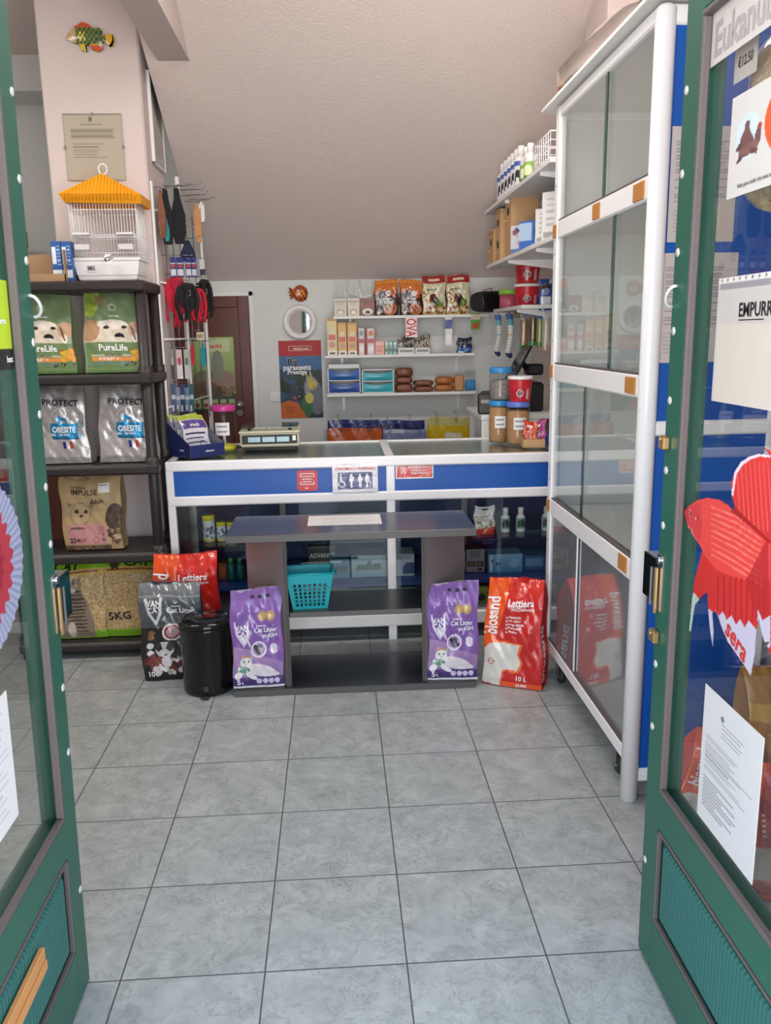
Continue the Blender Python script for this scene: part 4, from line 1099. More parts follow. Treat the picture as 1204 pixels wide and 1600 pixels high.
# ------------------------------------------------------------------ back wall
cx, zb, w, h = rc(441, 476, 495, 531, BY-.02)
t = empty('wall_mirror', (cx, BY-.006, zb+h/2), 'round mirror in a thick pale frame above the parakeet poster', 'mirror', rz=-.035)
R1 = w/2; b = MB(); prof = [(R1*.64, 0), (R1*.64, .012), (R1*.72, .022), (R1*.84, .030), (R1*.95, .022), (R1, .006), (R1, 0)]
b.lathe(prof, 'white_plastic', 48, Matrix.Rotation(math.pi/2, 4, 'X'), cap=False); b.build('frame', t)
b = MB(); b.lathe([(R1*.66, .002), (R1*.66, .008)], 'mirror', 48, Matrix.Rotation(math.pi/2, 4, 'X')); b.build('mirror_glass', t)
a = Art(100, 180, '#26323c')
a.vgrad(0, .80, '#20302c', '#3c6c9c'); a.blobs(0, .15, 1, .62, ['#26352c', '#33443a', '#1d2722', '#2e3e50'], 60, .05, .13, 3)
a.rect(0, .80, 1, 1, '#b02428'); a.rect(.24, .865, .76, .925, '#d9c9a0'); a.rect(.25, .87, .75, .92, '#a82226')
a.ell(.78, .32, .20, .22, '#8d9092', 1, .2); a.ell(.86, .24, .18, .20, '#6b7078'); a.ell(.76, .43, .11, .06, '#c8b254'); a.ell(.80, .40, .03, .02, '#c8762a'); a.poly([(.66, .46), (.58, .62), (.70, .50), (.70, .66), (.78, .48)], '#b8a85c')
a.ell(.62, .16, .13, .16, '#2f6a3a'); a.ell(.48, .28, .07, .045, '#1c1c22'); a.ell(.45, .285, .015, .01, '#eee'); a.ell(.34, .27, .04, .02, '#b5522c'); a.ell(.68, .26, .10, .07, '#d9c860', .8)
a.poly([(0, 0), (.60, 0), (.42, .20), (.20, .235), (.02, .20)], '#c9641e')
TXB = [('Big', .32, .735, .062, 'txt_brown', 0), ('Big', .315, .74, .062, 'txt_white', 0), ('parakeets', .42, .66, .056, 'txt_white', 0, 'c', .95), ('Prestige', .42, .60, .045, 'txt_white', 0, 'c'), ('VERSELE-LAGA', .52, .895, .018, 'txt_white', 0, 'c', 1.0),
       ('the daily meal', .22, .15, .014, 'txt_brown'), ('for all large', .22, .12, .014, 'txt_brown'), ('parakeets', .22, .09, .014, 'txt_brown')]
sheet('poster', 'tall poster headed Big parakeets with a red top, under the round mirror', 'poster', (437, 532, 503, 653), BY-.006, a, TXB)
b = MB(); cx, zb, w, h = rc(421, 612, 437, 628, BY-.01); b.box((-w/2, -.01, 0), (w/2, 0, h), 'white_plastic', .003); 
t = empty('light_switch', (cx, BY, zb), 'white light switch on the back wall beside the poster', 'switch'); b.build('plate', t); MB().box((-w*.3, -.014, h*.2), (w*.3, -.01, h*.8), 'white_plastic', .002).build('rocker', t)
a = Art(90, 130, '#7f9a4e'); a.vgrad(.3, 1, '#74904a', '#a7b87a'); a.rect(.25, .80, .9, .97, '#b9c79a')
a.ell(.35, .35, .34, .20, '#6d6a4e'); a.ell(.75, .38, .30, .16, '#8a7266'); a.ell(.62, .62, .13, .20, '#777e70'); a.ell(.70, .30, .14, .07, '#9a7a6a'); a.ell(.35, .28, .30, .12, '#6b4a38'); a.blobs(.05, .18, .95, .30, ['#5a4a36', '#49382a', '#766046'], 30, .04, .1, 3)
a.rect(0, .0, 1, .19, '#2f4a34'); 
for i in range(5): a.rect(.06+i*.19, .03, .20+i*.19, .155, '#9aa884'); a.rect(.08+i*.19, .05, .18+i*.19, .10, '#7a3a2c')
sheet('poster', 'green small-animal poster on the brown back door', 'poster', (297, 527, 367, 641), BY-.034, a, [('snacks', .56, .885, .05, 'txt_red', 0)])

# shelf goods
Y1 = 5.425; Z1, Z2, Z3 = WZ
mat('crinkle', '#d8d8d8', .1)
def clear_top(rect, zt0, Y, parent, seed):
    cx, zb, w, h = rc(*rect, Y); r = random.Random(seed)
    b = MB(); pts = []
    fnx = lambda u, v: ((u-.5)*w*(1+.15*v), -.0+ .012*math.sin(9*u+seed)*v+.01*math.sin(21*u*v+seed*2), zt0+v*h)
    b.grid(fnx, 10, 8, 'clear_plastic'); return b.build('clear_top', parent)
for i, (x0, x1, c1, c2) in enumerate(((522, 541, '#cfc7b8', '#8d8676'), (543, 561, '#d2cab8', '#8d8676'), (563, 585, '#8a4a38', '#5d2c22'))):
    a = Art(24, 40, c1); a.rect(.1, .78, .9, .84, c2); a.lines(.2, .8, .6, .75, 2, c2); a.ell(.5, .25, .32, .18, '#b7a684' if i < 2 else '#e6e0d8'); a.ell(.5, .22, .16, .1, '#e8e0d0' if i < 2 else '#2a2220')
    lab = ('cream gift bag with clear crinkled top, nearest the left end of its shelf', 'cream gift bag with clear crinkled top, second from the left end', 'reddish-brown gift bag with a clear top and a dog picture on the top shelf')[i]
    cx, zb, w, h = rc(x0, 463, x1, 491, Y1)
    t = empty('treat_bag', (cx, Y1, Z1), lab, 'treat bag', 'gift bags with clear tops')
    b = MB(); fn = lambda u, v: ((u-.5)*w, 0, v*h); b.grid(fn, 24, 40, 'print_satin', a, False); mat('side_gift%d' % i, c1, .5); b.box((-w/2, .0005, 0), (w/2, .06, h), 'side_gift%d' % i)
    b.build('body', t); clear_top((x0-1, 433, x1+2, 463), h-.003, Y1, t, i+3)
def art_prestige():
    a = Art(48, 70, '#3a1f18'); a.rect(0, .62, 1, 1, '#c8742a'); a.rect(0, .90, 1, .96, '#d98a34'); a.poly([(0, .62), (.5, .50), (1, .62), (1, .7), (0, .7)], '#b5622a')
    a.ell(.28, .56, .24, .12, '#6c6a6c', 1, .3); a.ell(.60, .60, .10, .07, '#e6e2de'); a.ell(.60, .60, .05, .03, '#403030'); a.ell(.78, .55, .10, .05, '#c85a28', 1, -.5)
    a.ell(.66, .18, .26, .16, '#c07a4a'); a.ell(.66, .18, .22, .13, '#a0522c'); a.ell(.2, .08, .08, .05, '#d8d2ca'); return a
ap_ = art_prestige()
for i, (x0, x1) in enumerate(((585, 622), (625, 660))):
    pouch('bird_seed_bag', ('orange and brown seed pouch with a parrot, left one of two on the top shelf', 'orange and brown seed pouch with a parrot, right one of two on the top shelf')[i], 'seed bag', (x0, 437, x1, 492), Y1-.01, .07, ap_, [('african', .5, .47, .06, 'txt_white'), ('Prestige', .48, .385, .085, 'txt_white', 0, 'c', .8)], z=Z1, side='#3a1f18', group='orange and brown parrot seed pouches', seed=i+2)
def art_parrots():
    a = Art(48, 80, '#c9c4a2'); a.rect(0, .80, 1, 1, '#9c2226'); a.rect(.28, .86, .72, .92, '#d8c8b0'); a.ell(.5, .42, .18, .12, '#6f2a20'); a.ell(.55, .34, .12, .13, '#1e1e1e'); a.ell(.72, .3, .16, .12, '#5c7a32')
    a.blobs(.05, .02, .95, .22, ['#8a4a28', '#b89a3a', '#5f7a2c', '#a03428'], 40, .03, .08, 4); a.blobs(.05, .3, .3, .6, ['#8a3a28', '#c8a84a'], 12, .04, .08, 5)
    a.rect(0, 0, .03, 1, '#c9b060'); a.rect(.97, 0, 1, 1, '#c9b060'); return a
apr = art_parrots()
for i, (x0, x1) in enumerate(((660, 696), (698, 733))):
    pouch('bird_seed_bag', ('red-topped parrot food bag, left one of two at the right of the top shelf', 'red-topped parrot food bag, right one of two at the right of the top shelf')[i], 'seed bag', (x0, 430, x1, 492), Y1-.02, .07, apr, [('parrots', .38, .66, .05, 'txt_brown')], z=Z1, side='#7f2a24', group='red-topped parrot food bags', seed=i+9)
# hang tags under the top shelf
for (r_, cols, lab, tx) in (((633, 497, 652, 527), ('#e6dcd8', '#c2302c'), 'white hanging card reading OVA in red below the top shelf', 'OVA'), ((695, 496, 706, 540), ('#dfe0e6', '#4f5c9c'), 'narrow white and blue card hanging below the top shelf', ''), ((735, 489, 750, 515), ('#5e9a3a', '#d8c8b8'), 'small green packet hanging at the right end of the top shelf', '')):
    a = Art(20, 34, cols[0]); 
    if tx == '': a.rect(0, .6, 1, .9, cols[1]); a.rect(.2, .1, .8, .4, '#f0eeee' if cols[0] != '#5e9a3a' else '#b5482c')
    else: a.rect(.06, .05, .12, .95, cols[1]); a.rect(.88, .05, .94, .95, cols[1])
    txs = [(tx, .5, .5, .42, 'txt_red', math.pi/2, 'c', .62)] if tx else []
    cx, zb, w, h = rc(*r_, 5.385)
    fn = lambda u, v: ((u-.5)*w, 0, v*h)
    t = empty('hanging_card', (cx, 5.385, zb), lab, 'packet', 'cards hanging from the top shelf')
    b = MB(); b.grid(fn, 20, 34, 'print_gloss', a, False); b.box((-w/2, .0005, 0), (w/2, .006, h), 'paper_white')
    for q in txs: b.text(q[0], fn, q[1], q[2], q[3], q[4], h/w, 'c', -q[5], .0008, q[7])
    b.build('card', t); MB().tube([(0, .003, h-.003), (0, .003, Z1-zb-.005)], .0012, 'clear_plastic', 4).build('hook', t)
# middle shelf cartons
specs = [((511, 498, 526, 555), '#d9c48a', 'tall cream carton at the left end of the middle shelf'), ((528, 504, 541, 555), '#d8a44a', 'amber carton, second from the left on the middle shelf'), ((543, 504, 557, 555), '#dca850', 'amber carton, third from the left on the middle shelf')]
for i, (r_, c, lab) in enumerate(specs):
    a = Art(20, 54, c); a.rect(0, .93, 1, 1, '#c98a2a'); a.ell(.5, .62, .28, .10, '#d8c8a8'); a.rect(.15, .42, .85, .55, '#c7564a'); a.ell(.5, .30, .3, .08, '#b88a7a'); a.rect(0, 0, 1, .14, '#e6dccb'); a.rect(.25, .04, .75, .10, '#2c2622')
    carton('spray_carton', lab, 'carton', r_, Y1-.02, .045, a, z=Z2, side=c, group='slim cartons on the middle shelf')
for i, r_ in enumerate(((559, 513, 570, 555), (572, 513, 586, 555))):
    a = Art(18, 44, '#cfc8c4'); a.rect(0, 0, .15, 1, '#b0303a'); a.rect(.85, 0, 1, 1, '#b0303a'); a.ell(.5, .8, .25, .1, '#5a9a8a' if i == 0 else '#c8642c'); a.rect(.1, .45, .9, .6, '#b8424a'); a.ell(.5, .25, .3, .14, '#e8e4e2')
    carton('spray_carton', ('white and red carton with a green bird, on the middle shelf', 'white and red carton with an orange bird, on the middle shelf')[i], 'carton', r_, Y1-.01, .04, a, z=Z2, side='#b0303a', group='slim cartons on the middle shelf')
a = Art(20, 28, '#e0a090'); a.rect(.1, .7, .9, .85, '#e6c8bc'); a.lines(.2, .8, .2, .6, 4, '#b86a58')
carton('medicine_carton', 'small pink carton lying between tall cartons and teal cartons', 'carton', (586, 533, 600, 555), Y1-.01, .05, a, z=Z2, side='#d09082')
for i in range(3):
    c = ('#a8b89a', '#7fb0a8', '#8fb8b0')[i]; a = Art(10, 28, c); a.rect(.1, .2, .9, .45, '#5a7a74'); a.rect(.2, .7, .8, .85, '#e6ebe8')
    carton('medicine_carton', ('pale green', 'darker teal', 'lighter teal')[i]+' narrow carton of the three beside the pink carton', 'carton', (601+i*6.5, 533, 606.6+i*6.5, 555), Y1-.01, .05, a, z=Z2, side=c, group='narrow teal cartons')
for i, (x0, x1) in enumerate(((622, 647), (649, 671))):
    a = Art(28, 16, '#d6d4d0'); a.rect(.1, .3, .9, .6, '#8a8a86')
    cx, zb, w, h = rc(x0, 545, x1, 555, Y1-.02)
    t = empty('display_tray', (cx, Y1-.02, Z2), ('white counter tray of dark sachets, left one of two on the middle shelf', 'white counter tray of dark sachets, right one of two on the middle shelf')[i], 'tray', 'white trays of sachets')
    fn = lambda u, v: ((u-.5)*w, 0, v*h)
    b = MB(); b.grid(fn, 28, 16, 'print_satin', a, False); b.box((-w/2, .0005, 0), (w/2, .003, h), 'paper_white'); b.box((-w/2, .003, 0), (w/2, .09, .003), 'paper_white'); b.box((-w/2, .087, 0), (w/2, .09, h*2.2), 'paper_white')
    for s in (-1, 1): b.box((s*w/2-.001, .003, 0), (s*w/2+.001, .09, h*1.5), 'paper_white')
    b.build('tray_body', t)
    a = Art(24, 20, '#4a3c34'); a.blobs(0, 0, 1, 1, ['#6a5a4c', '#2e2622', '#b8a890', '#3f5a3a'], 26, .05, .16, 4+i)
    for k in range(3):
        cxk = cx+(k-1)*.02
        sack('sachet', ('front', 'middle', 'rear')[k]+' dark sachet in the '+('left', 'right')[i]+' white tray', 'sachet', a, w*.75, .088+.012*k, .02, (cxk, Y1+.01+k*.024, Z2+.004), 0, 0, 'print_gloss', '#3a302a', seed=k, wr=.001, group='dark sachets in the white trays')
a = Art(24, 30, '#20263c'); a.rect(0, .1, 1, .35, '#2a5a9c'); a.blobs(.2, .5, .8, .85, ['#8a8a92'], 8, .03, .06, 3); a.rect(.1, .05, .5, .12, '#d0d8e0')
pouch('treat_bag', 'dark blue pouch alone at the right end of the middle shelf', 'treat bag', (715, 527, 737, 553), Y1-.02, .05, a, z=Z2, side='#20263c')
# drawer units
def drawer_box(rect, c_top, c_bot, lab, Y):
    cx, zb, w, h = rc(*rect, Y); h = zb+h-Z3; zb = Z3
    t = empty('drawer_unit', (cx, Y, zb), lab, 'drawer unit', 'small two-drawer plastic units')
    b = MB(); e = .006; d = .165
    for lo, hi in (((-w/2, 0, 0), (-w/2+e, d, h)), ((w/2-e, 0, 0), (w/2, d, h)), ((-w/2, 0, 0), (w/2, d, e)), ((-w/2, 0, h-e), (w/2, d, h)), ((-w/2, 0, h/2-e/2), (w/2, d, h/2+e/2)), ((-w/2, d-.003, 0), (w/2, d, h))): b.box(lo, hi, 'white_plastic', .001)
    b.build('housing', t)
    for k, c in ((1, c_top), (0, c_bot)):
        z0 = e+k*(h/2-e/2)+.001; hh = h/2-1.5*e-.002; b = MB()
        prof = []
        N = 16
        for i in range(N+1):
            u = i/N; prof.append(u)
        P = []; F = []
        for i, u in enumerate(prof):
            dip = .32*hh*(math.sin(math.pi*u)**.5 if 0 < u < 1 else 0)
            x_ = -w/2+e+.001+u*(w-2*e-.002); bulge = -.012*math.sin(math.pi*u)
            for v_, dy in ((0, 0), (.45, bulge*1.3), (1, bulge*.4)): P.append((x_, -.004+dy, z0+v_*(hh-dip)))
        for i in range(N):
            for j in range(2): a_ = i*3+j; F.append((a_, a_+3, a_+4, a_+1))
        b.add(P, F, c, True)
        b.add([(p[0], p[1]+.004, p[2]) for p in P], [tuple(reversed(f)) for f in F], c, True)
        b.box((-w/2+e+.001, 0, z0), (w/2-e-.001, d-.01, z0+.003), c); b.build('drawer', t)
drawer_box((512, 574, 563, 617), 'blue_plastic', 'dark_blue_plastic', 'white unit with two blue drawers on the lowest shelf', Y1)
drawer_box((565, 577, 615, 617), 'cyan_plastic', 'cyan_plastic', 'white unit with two turquoise drawers on the lowest shelf', Y1)
a = Art(30, 6, '#c8ccd0'); carton('paper_pad', 'thin pale pad lying on the blue drawer unit', 'pad', (513, 570, 561, 574), Y1+.01, .12, a, side='#b8bcc2', z=rc(512, 574, 563, 617, Y1)[1]+rc(512, 574, 563, 617, Y1)[3])
def lump(name, lab, cat, rect, Y, m, d=.08, z=None, group=None, seed=1):
    cx, zb, w, h = rc(*rect, Y); zb = z if z is not None else zb
    r = random.Random(seed); b = MB(); N, K = 20, 10; P = []; F = []
    for j in range(K+1):
        ph = math.pi*j/K
        for i in range(N):
            a_ = 2*math.pi*i/N; q = lambda x: math.copysign(abs(x)**.55, x)
            k = 1+.05*math.sin(5*a_+seed)+.04*math.sin(9*a_+j)
            P.append((w/2*q(math.cos(a_))*math.sin(ph)**.5*k, d/2*q(math.sin(a_))*math.sin(ph)**.5*k, h/2-h/2*q(math.cos(ph))))
    for j in range(K):
        for i in range(N): F.append((j*N+i, j*N+(i+1) % N, (j+1)*N+(i+1) % N, (j+1)*N+i))
    b.add(P, F, m, True)
    return thing(b, name, lab, cat, group, (cx, Y+d/2, zb))
hb = lambda y0, y1: rc(600, y0, 640, y1, Y1)[3]
zz = Z3
for k, (y0, y1) in enumerate(((603, 616), (592, 603), (578, 592))):
    lump('snack_bag', ('bottom', 'middle', 'top')[k]+' bag of brown snacks stacked beside the turquoise drawers', 'snack bag', (618, y0, 645, y1), Y1, 'brown_snack', .09, zz, 'stacked bags of snacks', k); zz += hb(y0, y1)
zz = Z3
for k, (y0, y1) in enumerate(((607, 616), (598, 607))):
    lump('snack_bag', ('lower', 'upper')[k]+' pale brown snack bag of the low pile in the middle of the lowest shelf', 'snack bag', (647, y0, 678, y1), Y1, 'brown_snack', .09, zz, 'stacked bags of snacks', 5+k); zz += hb(y0, y1)
zz = Z3
for k, (y0, y1) in enumerate(((603, 614), (591, 603))):
    lump('snack_bag', ('lower', 'upper')[k]+' orange-brown snack bag at the right of the lowest shelf', 'snack bag', (680, y0, 709, y1), Y1, 'orange_snack', .09, zz, 'stacked bags of snacks', 8+k); zz += hb(y0, y1)
lump('snack_bag', 'small upright tan snack bag beside the blue packet on the lowest shelf', 'snack bag', (710, 587, 726, 612), Y1, 'biscuit', .06, Z3)
cx, zb, w, h = rc(728, 580, 743, 611, Y1)
t = empty('gel_packet', (cx, Y1+.03, Z3), 'clear packet half full of blue at the right end of the lowest shelf', 'packet')
b = MB(); b.box((-w/2, -.015, .002), (w/2, .015, h*.55), 'sky_plastic', .006); b.build('contents', t); b = MB(); b.grid(lambda u, v: ((u-.5)*w*1.1, -.018+.016*v, v*h), 6, 8, 'clear_plastic'); b.grid(lambda u, v: ((.5-u)*w*1.1, .018-.016*v, v*h), 6, 8, 'clear_plastic'); b.build('clear_wrap', t)
# bags hanging low on the back wall
def hang_bag(name, lab, rect, Y, col, top, rings, art=None, drop=.12, group='folded bags hanging low on the back wall'):
    cx, zb, w, h = rc(*rect, Y)
    zb -= drop; h += drop
    a = Art(50, 34, col); a.rect(0, .88, 1, 1, top)
    if art: art(a)
    r = random.Random(int(rect[0])); a.blobs(0, 0, 1, .8, [top if False else col], 1, .01, .02)
    t = empty(name, (cx, Y, zb), lab, 'bag', group)
    F = lambda u, v: ((u-.5)*w, -.018*math.sin(math.pi*u)**.4*(1-.6*v)+.004*math.sin(14*u+5*v), v*h+.004*math.sin(6*u))
    B = lambda u, v: ((.5-u)*w, .012*math.sin(math.pi*u)**.4*(1-.6*v)+.003, v*h+.004*math.sin(6*(1-u)))
    b = MB(); b.grid(F, 50, 34, 'print_gloss', a); b.grid(B, 20, 8, 'print_gloss', Art(2, 2, col)); b.build('bag_body', t)
    for x in rings:
        p = at_y(x, rect[1], Y); m_ = MB(); m_.tube([(p.x-cx+.008*math.cos(q), -.016, h-.012+.012*math.sin(q)) for q in [i*math.pi/6 for i in range(13)]], .0016, 'steel', 5)
        m_.tube([(p.x-cx, -.016, h), (p.x-cx, .0, h+.03), (p.x-cx, BY-Y-.002, h+.03)], .0018, 'steel', 5); m_.build('hook', t)
hang_bag('cushion_bag', 'navy folded bag hanging behind the orange one at the left', (512, 656, 592, 684), 5.50, '#2a2f6e', '#3a4080', (528, 580))
hang_bag('cushion_bag', 'orange folded bag hanging low at the left of the back wall', (511, 669, 597, 690), 5.44, '#c9602c', '#b8542a', (534, 578))
hang_bag('cushion_bag', 'navy folded bag hanging behind the grey-violet one', (593, 657, 663, 684), 5.50, '#23285c', '#343a78', (605, 640))
hang_bag('cushion_bag', 'grey-violet folded bag hanging low in the middle of the back wall', (598, 671, 664, 689), 5.44, '#7d82a6', '#9aa0c0', (610, 655), lambda a: a.rect(.2, .85, .5, .97, '#c8ccd8'))
hang_bag('cushion_bag', 'yellow folded bag hanging low at the right of the back wall', (668, 652, 740, 689), 5.46, '#cfae1c', '#b8b06a', (682, 712), lambda a: (a.rect(0, .78, 1, 1, '#bdb573'), a.rect(.38, .5, .72, .62, '#d8d2bc')))
# ------------------------------------------------------------------ on the counter
CZT = .9035
def jar(name, lab, x, y, z0, r, h, lid, fill, fh, lab_col=None, group=None, lh=.028, body='clear_plastic', ltxt=''):
    t = empty(name, (x, y, z0), lab, 'jar', group)
    b = MB(); b.lathe([(r*.90, 0), (r*.97, .006), (r, .02), (r, h-lh-.012), (r*.9, h-lh-.002), (r*.9, h-lh)], body, 28, cap=False); b.lathe([(.001, .001), (r*.95, .001)], body, 28, cap=False); b.build('body', t)
    b = MB(); b.lathe([(r*.98, h-lh), (r*1.0, h-lh+.004), (r*1.0, h-.004), (r*.96, h)], lid, 28); b.build('lid', t)
    if fill:
        b = MB(); b.lathe([(r*.86, .004), (r*.92, .015), (r*.92, fh*h-.01), (r*.7, fh*h), (.01, fh*h+.004)], fill, 24); b.build('contents', t)
    if lab_col:
        b = MB(); a0, a1, N = -2.15, -1.0, 10; a = Art(14, 10, lab_col); a.lines(.15, .85, .25, .75, 3, '#5a5a62')
        b.grid(lambda u, v: (r*1.012*math.cos(a0+(a1-a0)*u), r*1.012*math.sin(a0+(a1-a0)*u), h*.36+v*h*.28), 14, 10, 'print_matte', a); b.build('label', t)
    return t
jar('treat_jar', 'clear jar with a pink lid at the left end of the counter', -.560, 4.16, CZT, .062, .225, 'magenta_plastic', 'yellow_plastic', .14, '#e8e6e4')
# open display carton with pouches
t = empty('display_carton', (-.690, 4.035, CZT), 'navy slanted display carton of pouches at the left end of the counter', 'display box', rz=.72)
b = MB(); W_, D_, H1, H2 = .185, .235, .06, .175; X0, X1, Y0, Y1_ = -W_/2, W_/2, -D_/2, D_/2
mat('carton_navy', '#1d2a63', .45); mat('carton_grey', '#8e8f98', .6)
def panel(P, m_out, m_in, n):
    n = Vector(n)*.0015; b.add([Vector(p)+n for p in P], [(0, 1, 2, 3)], m_out); b.add([Vector(p)-n for p in P], [(3, 2, 1, 0)], m_in)
panel([(X0, Y0, 0), (X1, Y0, 0), (X1, Y0, H1), (X0, Y0, H1)], 'carton_navy', 'carton_grey', (0, -1, 0))
panel([(X0, Y1_, 0), (X0, Y0, 0), (X0, Y0, H1), (X0, Y1_, H2)], 'carton_navy', 'carton_grey', (-1, 0, 0))
panel([(X1, Y0, 0), (X1, Y1_, 0), (X1, Y1_, H2), (X1, Y0, H1)], 'carton_navy', 'carton_grey', (1, 0, 0))
panel([(X1, Y1_, 0), (X0, Y1_, 0), (X0, Y1_, H2), (X1, Y1_, H2)], 'carton_navy', 'carton_grey', (0, 1, 0))
b.box((X0, Y0, 0), (X1, Y1_, .002), 'carton_navy')
fn = lambda u, v: (X0+u*W_, Y0-.002, v*H1)
b.text('advance', fn, .55, .5, .14, 'txt_white', H1/W_); fl = lambda u, v: (X0-.002, Y1_-u*D_, v*H1)
b.text('snacks', fl, .7, .6, .14, 'txt_white', H1/D_)
b.build('box_body', t)
a = Art(44, 64, '#d9d6dc'); a.rect(0, .86, 1, 1, '#a9b83a'); a.rect(.05, .62, .95, .84, '#5d4a8e'); a.poly([(0, .0), (1, 0), (1, .3), (0, .5)], '#c9c8d4'); a.lines(.1, .9, .12, .55, 4, '#2b2f52', .3); a.ring(.68, .22, .14, .1, .2, '#3a3f66')
for k in range(3):
    o = sack('treat_pouch', ('front', 'middle', 'rear')[k]+' green-topped pouch in the navy display carton', 'pouch', a, .135, .19, .028, (0, 0, 0), 0, 0, 'print_gloss', '#c8c6d0', [('snack', .5, .72, .07, 'txt_white')], seed=50+k, wr=.001, group='pouches in the navy display carton')
    q_ = -.045+.045*k; o.location = (-.690-math.sin(.72)*q_, 4.035+math.cos(.72)*q_, CZT+.010); o.rotation_euler = (-.35, 0, .72)
# scale
t = empty('weighing_scale', (-.335, 4.22, CZT), 'cream electronic weighing scale with a glass plate on the counter', 'scale', rz=.02)
b = MB(); b.box((-.145, -.12, .02), (.145, .12, .092), 'cream_plastic', .008); b.box((-.15, -.13, .088), (.15, .12, .098), 'cream_plastic', .004); b.box((-.13, -.10, .0), (.13, .10, .02), 'black', .003)
b.build('body', t)
b = MB(); b.box((-.135, -.123, .035), (.135, -.119, .080), 'black'); b.build('display_panel', t)
for i in range(3):
    b = MB(); b.box((-.105+i*.07, -.1245, .045), (-.045+i*.07, -.1225, .070), 'lcd'); b.build('display', t)
b = MB(); b.box((.112, -.1245, .05), (.128, -.1225, .075), 'white_ink'); b.build('sticker', t)
b = MB(); b.box((-.14, -.12, .112), (.14, .12, .116), 'glass_green'); b.build('glass_plate', t)
b = MB()
for x_ in (-.1, .1):
    for y_ in (-.08, .08): b.cyl((x_, y_, .098), (x_, y_, .112), .008, 'black', 10)
b.box((-.1, -.004, .099), (.1, .004, .105), 'steel'); b.box((-.004, -.08, .099), (.004, .08, .105), 'steel'); b.build('plate_support', t)
b = MB(); b.tube([(-.13, .0, .012), (-.17, -.02, .005), (-.19, .03, .005), (-.17, .09, .005)], .004, 'black', 6); b.build('cable', t)
# jars at the right end
jar('biscuit_jar', 'tall blue-lidded biscuit jar under the jar of black and white treats', .825, 4.22, CZT, .050, .215, 'sky_plastic', 'biscuit', .86, '#e6e4e2', 'blue-lidded jars of biscuits')
jar('biscuit_jar', 'tall clear jar of biscuits with a blue lid, under the red tub', .905, 4.13, CZT, .058, .215, 'violet_plastic', 'biscuit', .80, '#e6e4e2', 'blue-lidded jars of biscuits')
a = Art(8, 8, '#cccccc')
mat('treat_mix', '#8f8780', .6, bump=.6, bscale=80, var=.8, vscale=90)
jar('biscuit_jar', 'blue-lidded jar with black and white treats, standing on another jar', .832, 4.22, CZT+.215, .056, .165, 'sky_plastic', 'treat_mix', .62, None, 'blue-lidded jars of biscuits')
def tub(name, lab, x, y, z0, r, h, group=None):
    t = empty(name, (x, y, z0), lab, 'tub', group)
    b = MB(); b.lathe([(r*.78, 0), (r*.80, .003), (r*.95, h-.02), (r*.95, h-.012)], 'red_plastic', 28); b.build('body', t)
    b = MB(); b.lathe([(r, h-.016), (r*1.01, h-.012), (r*1.01, h-.003), (r*.97, h)], 'white_plastic', 28); b.build('lid', t)
    a = Art(40, 30, '#b11e34'); a.ell(.42, .35, .16, .2, '#d4b8bc'); a.ell(.42, .35, .11, .14, '#5a1420'); a.rect(.72, 0, .88, 1, '#d9a8ac'); a.lines(.15, .65, .6, .85, 2, '#e0c0c4')
    f = lambda u, v: tuple((r*(.80+.15*(.1+v*.72))*1.01*q for q in (math.cos(-2.6+1.9*u), math.sin(-2.6+1.9*u))))+((.1+v*.72)*h,)
    b = MB(); b.grid(f, 40, 30, 'print_gloss', a); b.build('label', t)
    return t
tub('treat_tub', 'red round tub with a white lid standing on a biscuit jar', .912, 4.12, CZT+.215, .062, .125, 'red treat tubs')
# little wooden stand with two pouches
t = empty('wooden_stand', (.955, 4.01, CZT), 'small pale wooden stand holding orange and magenta pouches beside the jars', 'stand', rz=-.1)
b = MB()
for lo, hi in (((-.055, -.04, 0), (.055, -.035, .042)), ((-.055, .035, 0), (.055, .04, .042)), ((-.055, -.04, 0), (-.05, .04, .042)), ((.05, -.04, 0), (.055, .04, .042)), ((-.055, -.04, 0), (.055, .04, .004))): b.box(lo, hi, 'pale_wood', .001)
b.build('box_body', t)
for k, (c, c2, x_, lab) in enumerate((('#c93a24', '#e07a3a', .938, 'orange pouch standing in the small wooden stand'), ('#a5367a', '#c45a9a', .985, 'magenta pouch standing in the small wooden stand'))):
    a = Art(26, 50, c); a.rect(.72, 0, 1, 1, c2); a.lines(.15, .65, .3, .6, 4, '#f0d8cc', .3); a.rect(.2, .75, .6, .82, '#f2e4dc')
    sack('treat_pouch', lab, 'pouch', a, .062, .125, .02, (x_, 4.0+.015*k, CZT+.0055), -.1, 0, 'print_gloss', c, seed=60+k, wr=.001, group='pouches in the wooden stand')
a = Art(10, 10, '#24509a'); carton('treat_carton', 'small blue carton right of the wooden stand on the counter', 'carton', (851, 676, 857, 702), 4.02, .05, a, z=CZT, side='#24509a')
# till printer and terminal behind
t = empty('receipt_printer', (.86, 4.60, 1.02), 'black receipt printer on a white plinth behind the counter', 'printer', rz=-.25)
b = MB(); b.box((-.07, -.11, 0), (.07, .10, .115), 'black_plastic', .01); b.build('body', t); b = MB(); b.box((-.05, -.112, .06), (.05, -.108, .08), 'grey_panel'); b.build('paper_slot', t)
b = MB(); b.cyl((.04, -.112, .03), (.04, -.11, .03), .006, 'lcd', 10); b.build('button', t)
t = empty('side_table', (1.0, 4.75, 0), 'white side table behind the counter carrying the printer and payment screen', 'table')
b = MB(); b.box((-.22, -.28, .99), (.30, .25, 1.02), 'white_laminate', .004); b.build('top', t)
for x_ in (-.20, .26):
    for y_ in (-.26, .22): MB().box((x_, y_, 0), (x_+.03, y_+.03, .99), 'white_laminate').build('leg', t)
MB().prism([(-.22, .78), (-.22, .99), (.1, .99), (.1, .78)], -.285, -.28, 'white_laminate').build('apron', t)
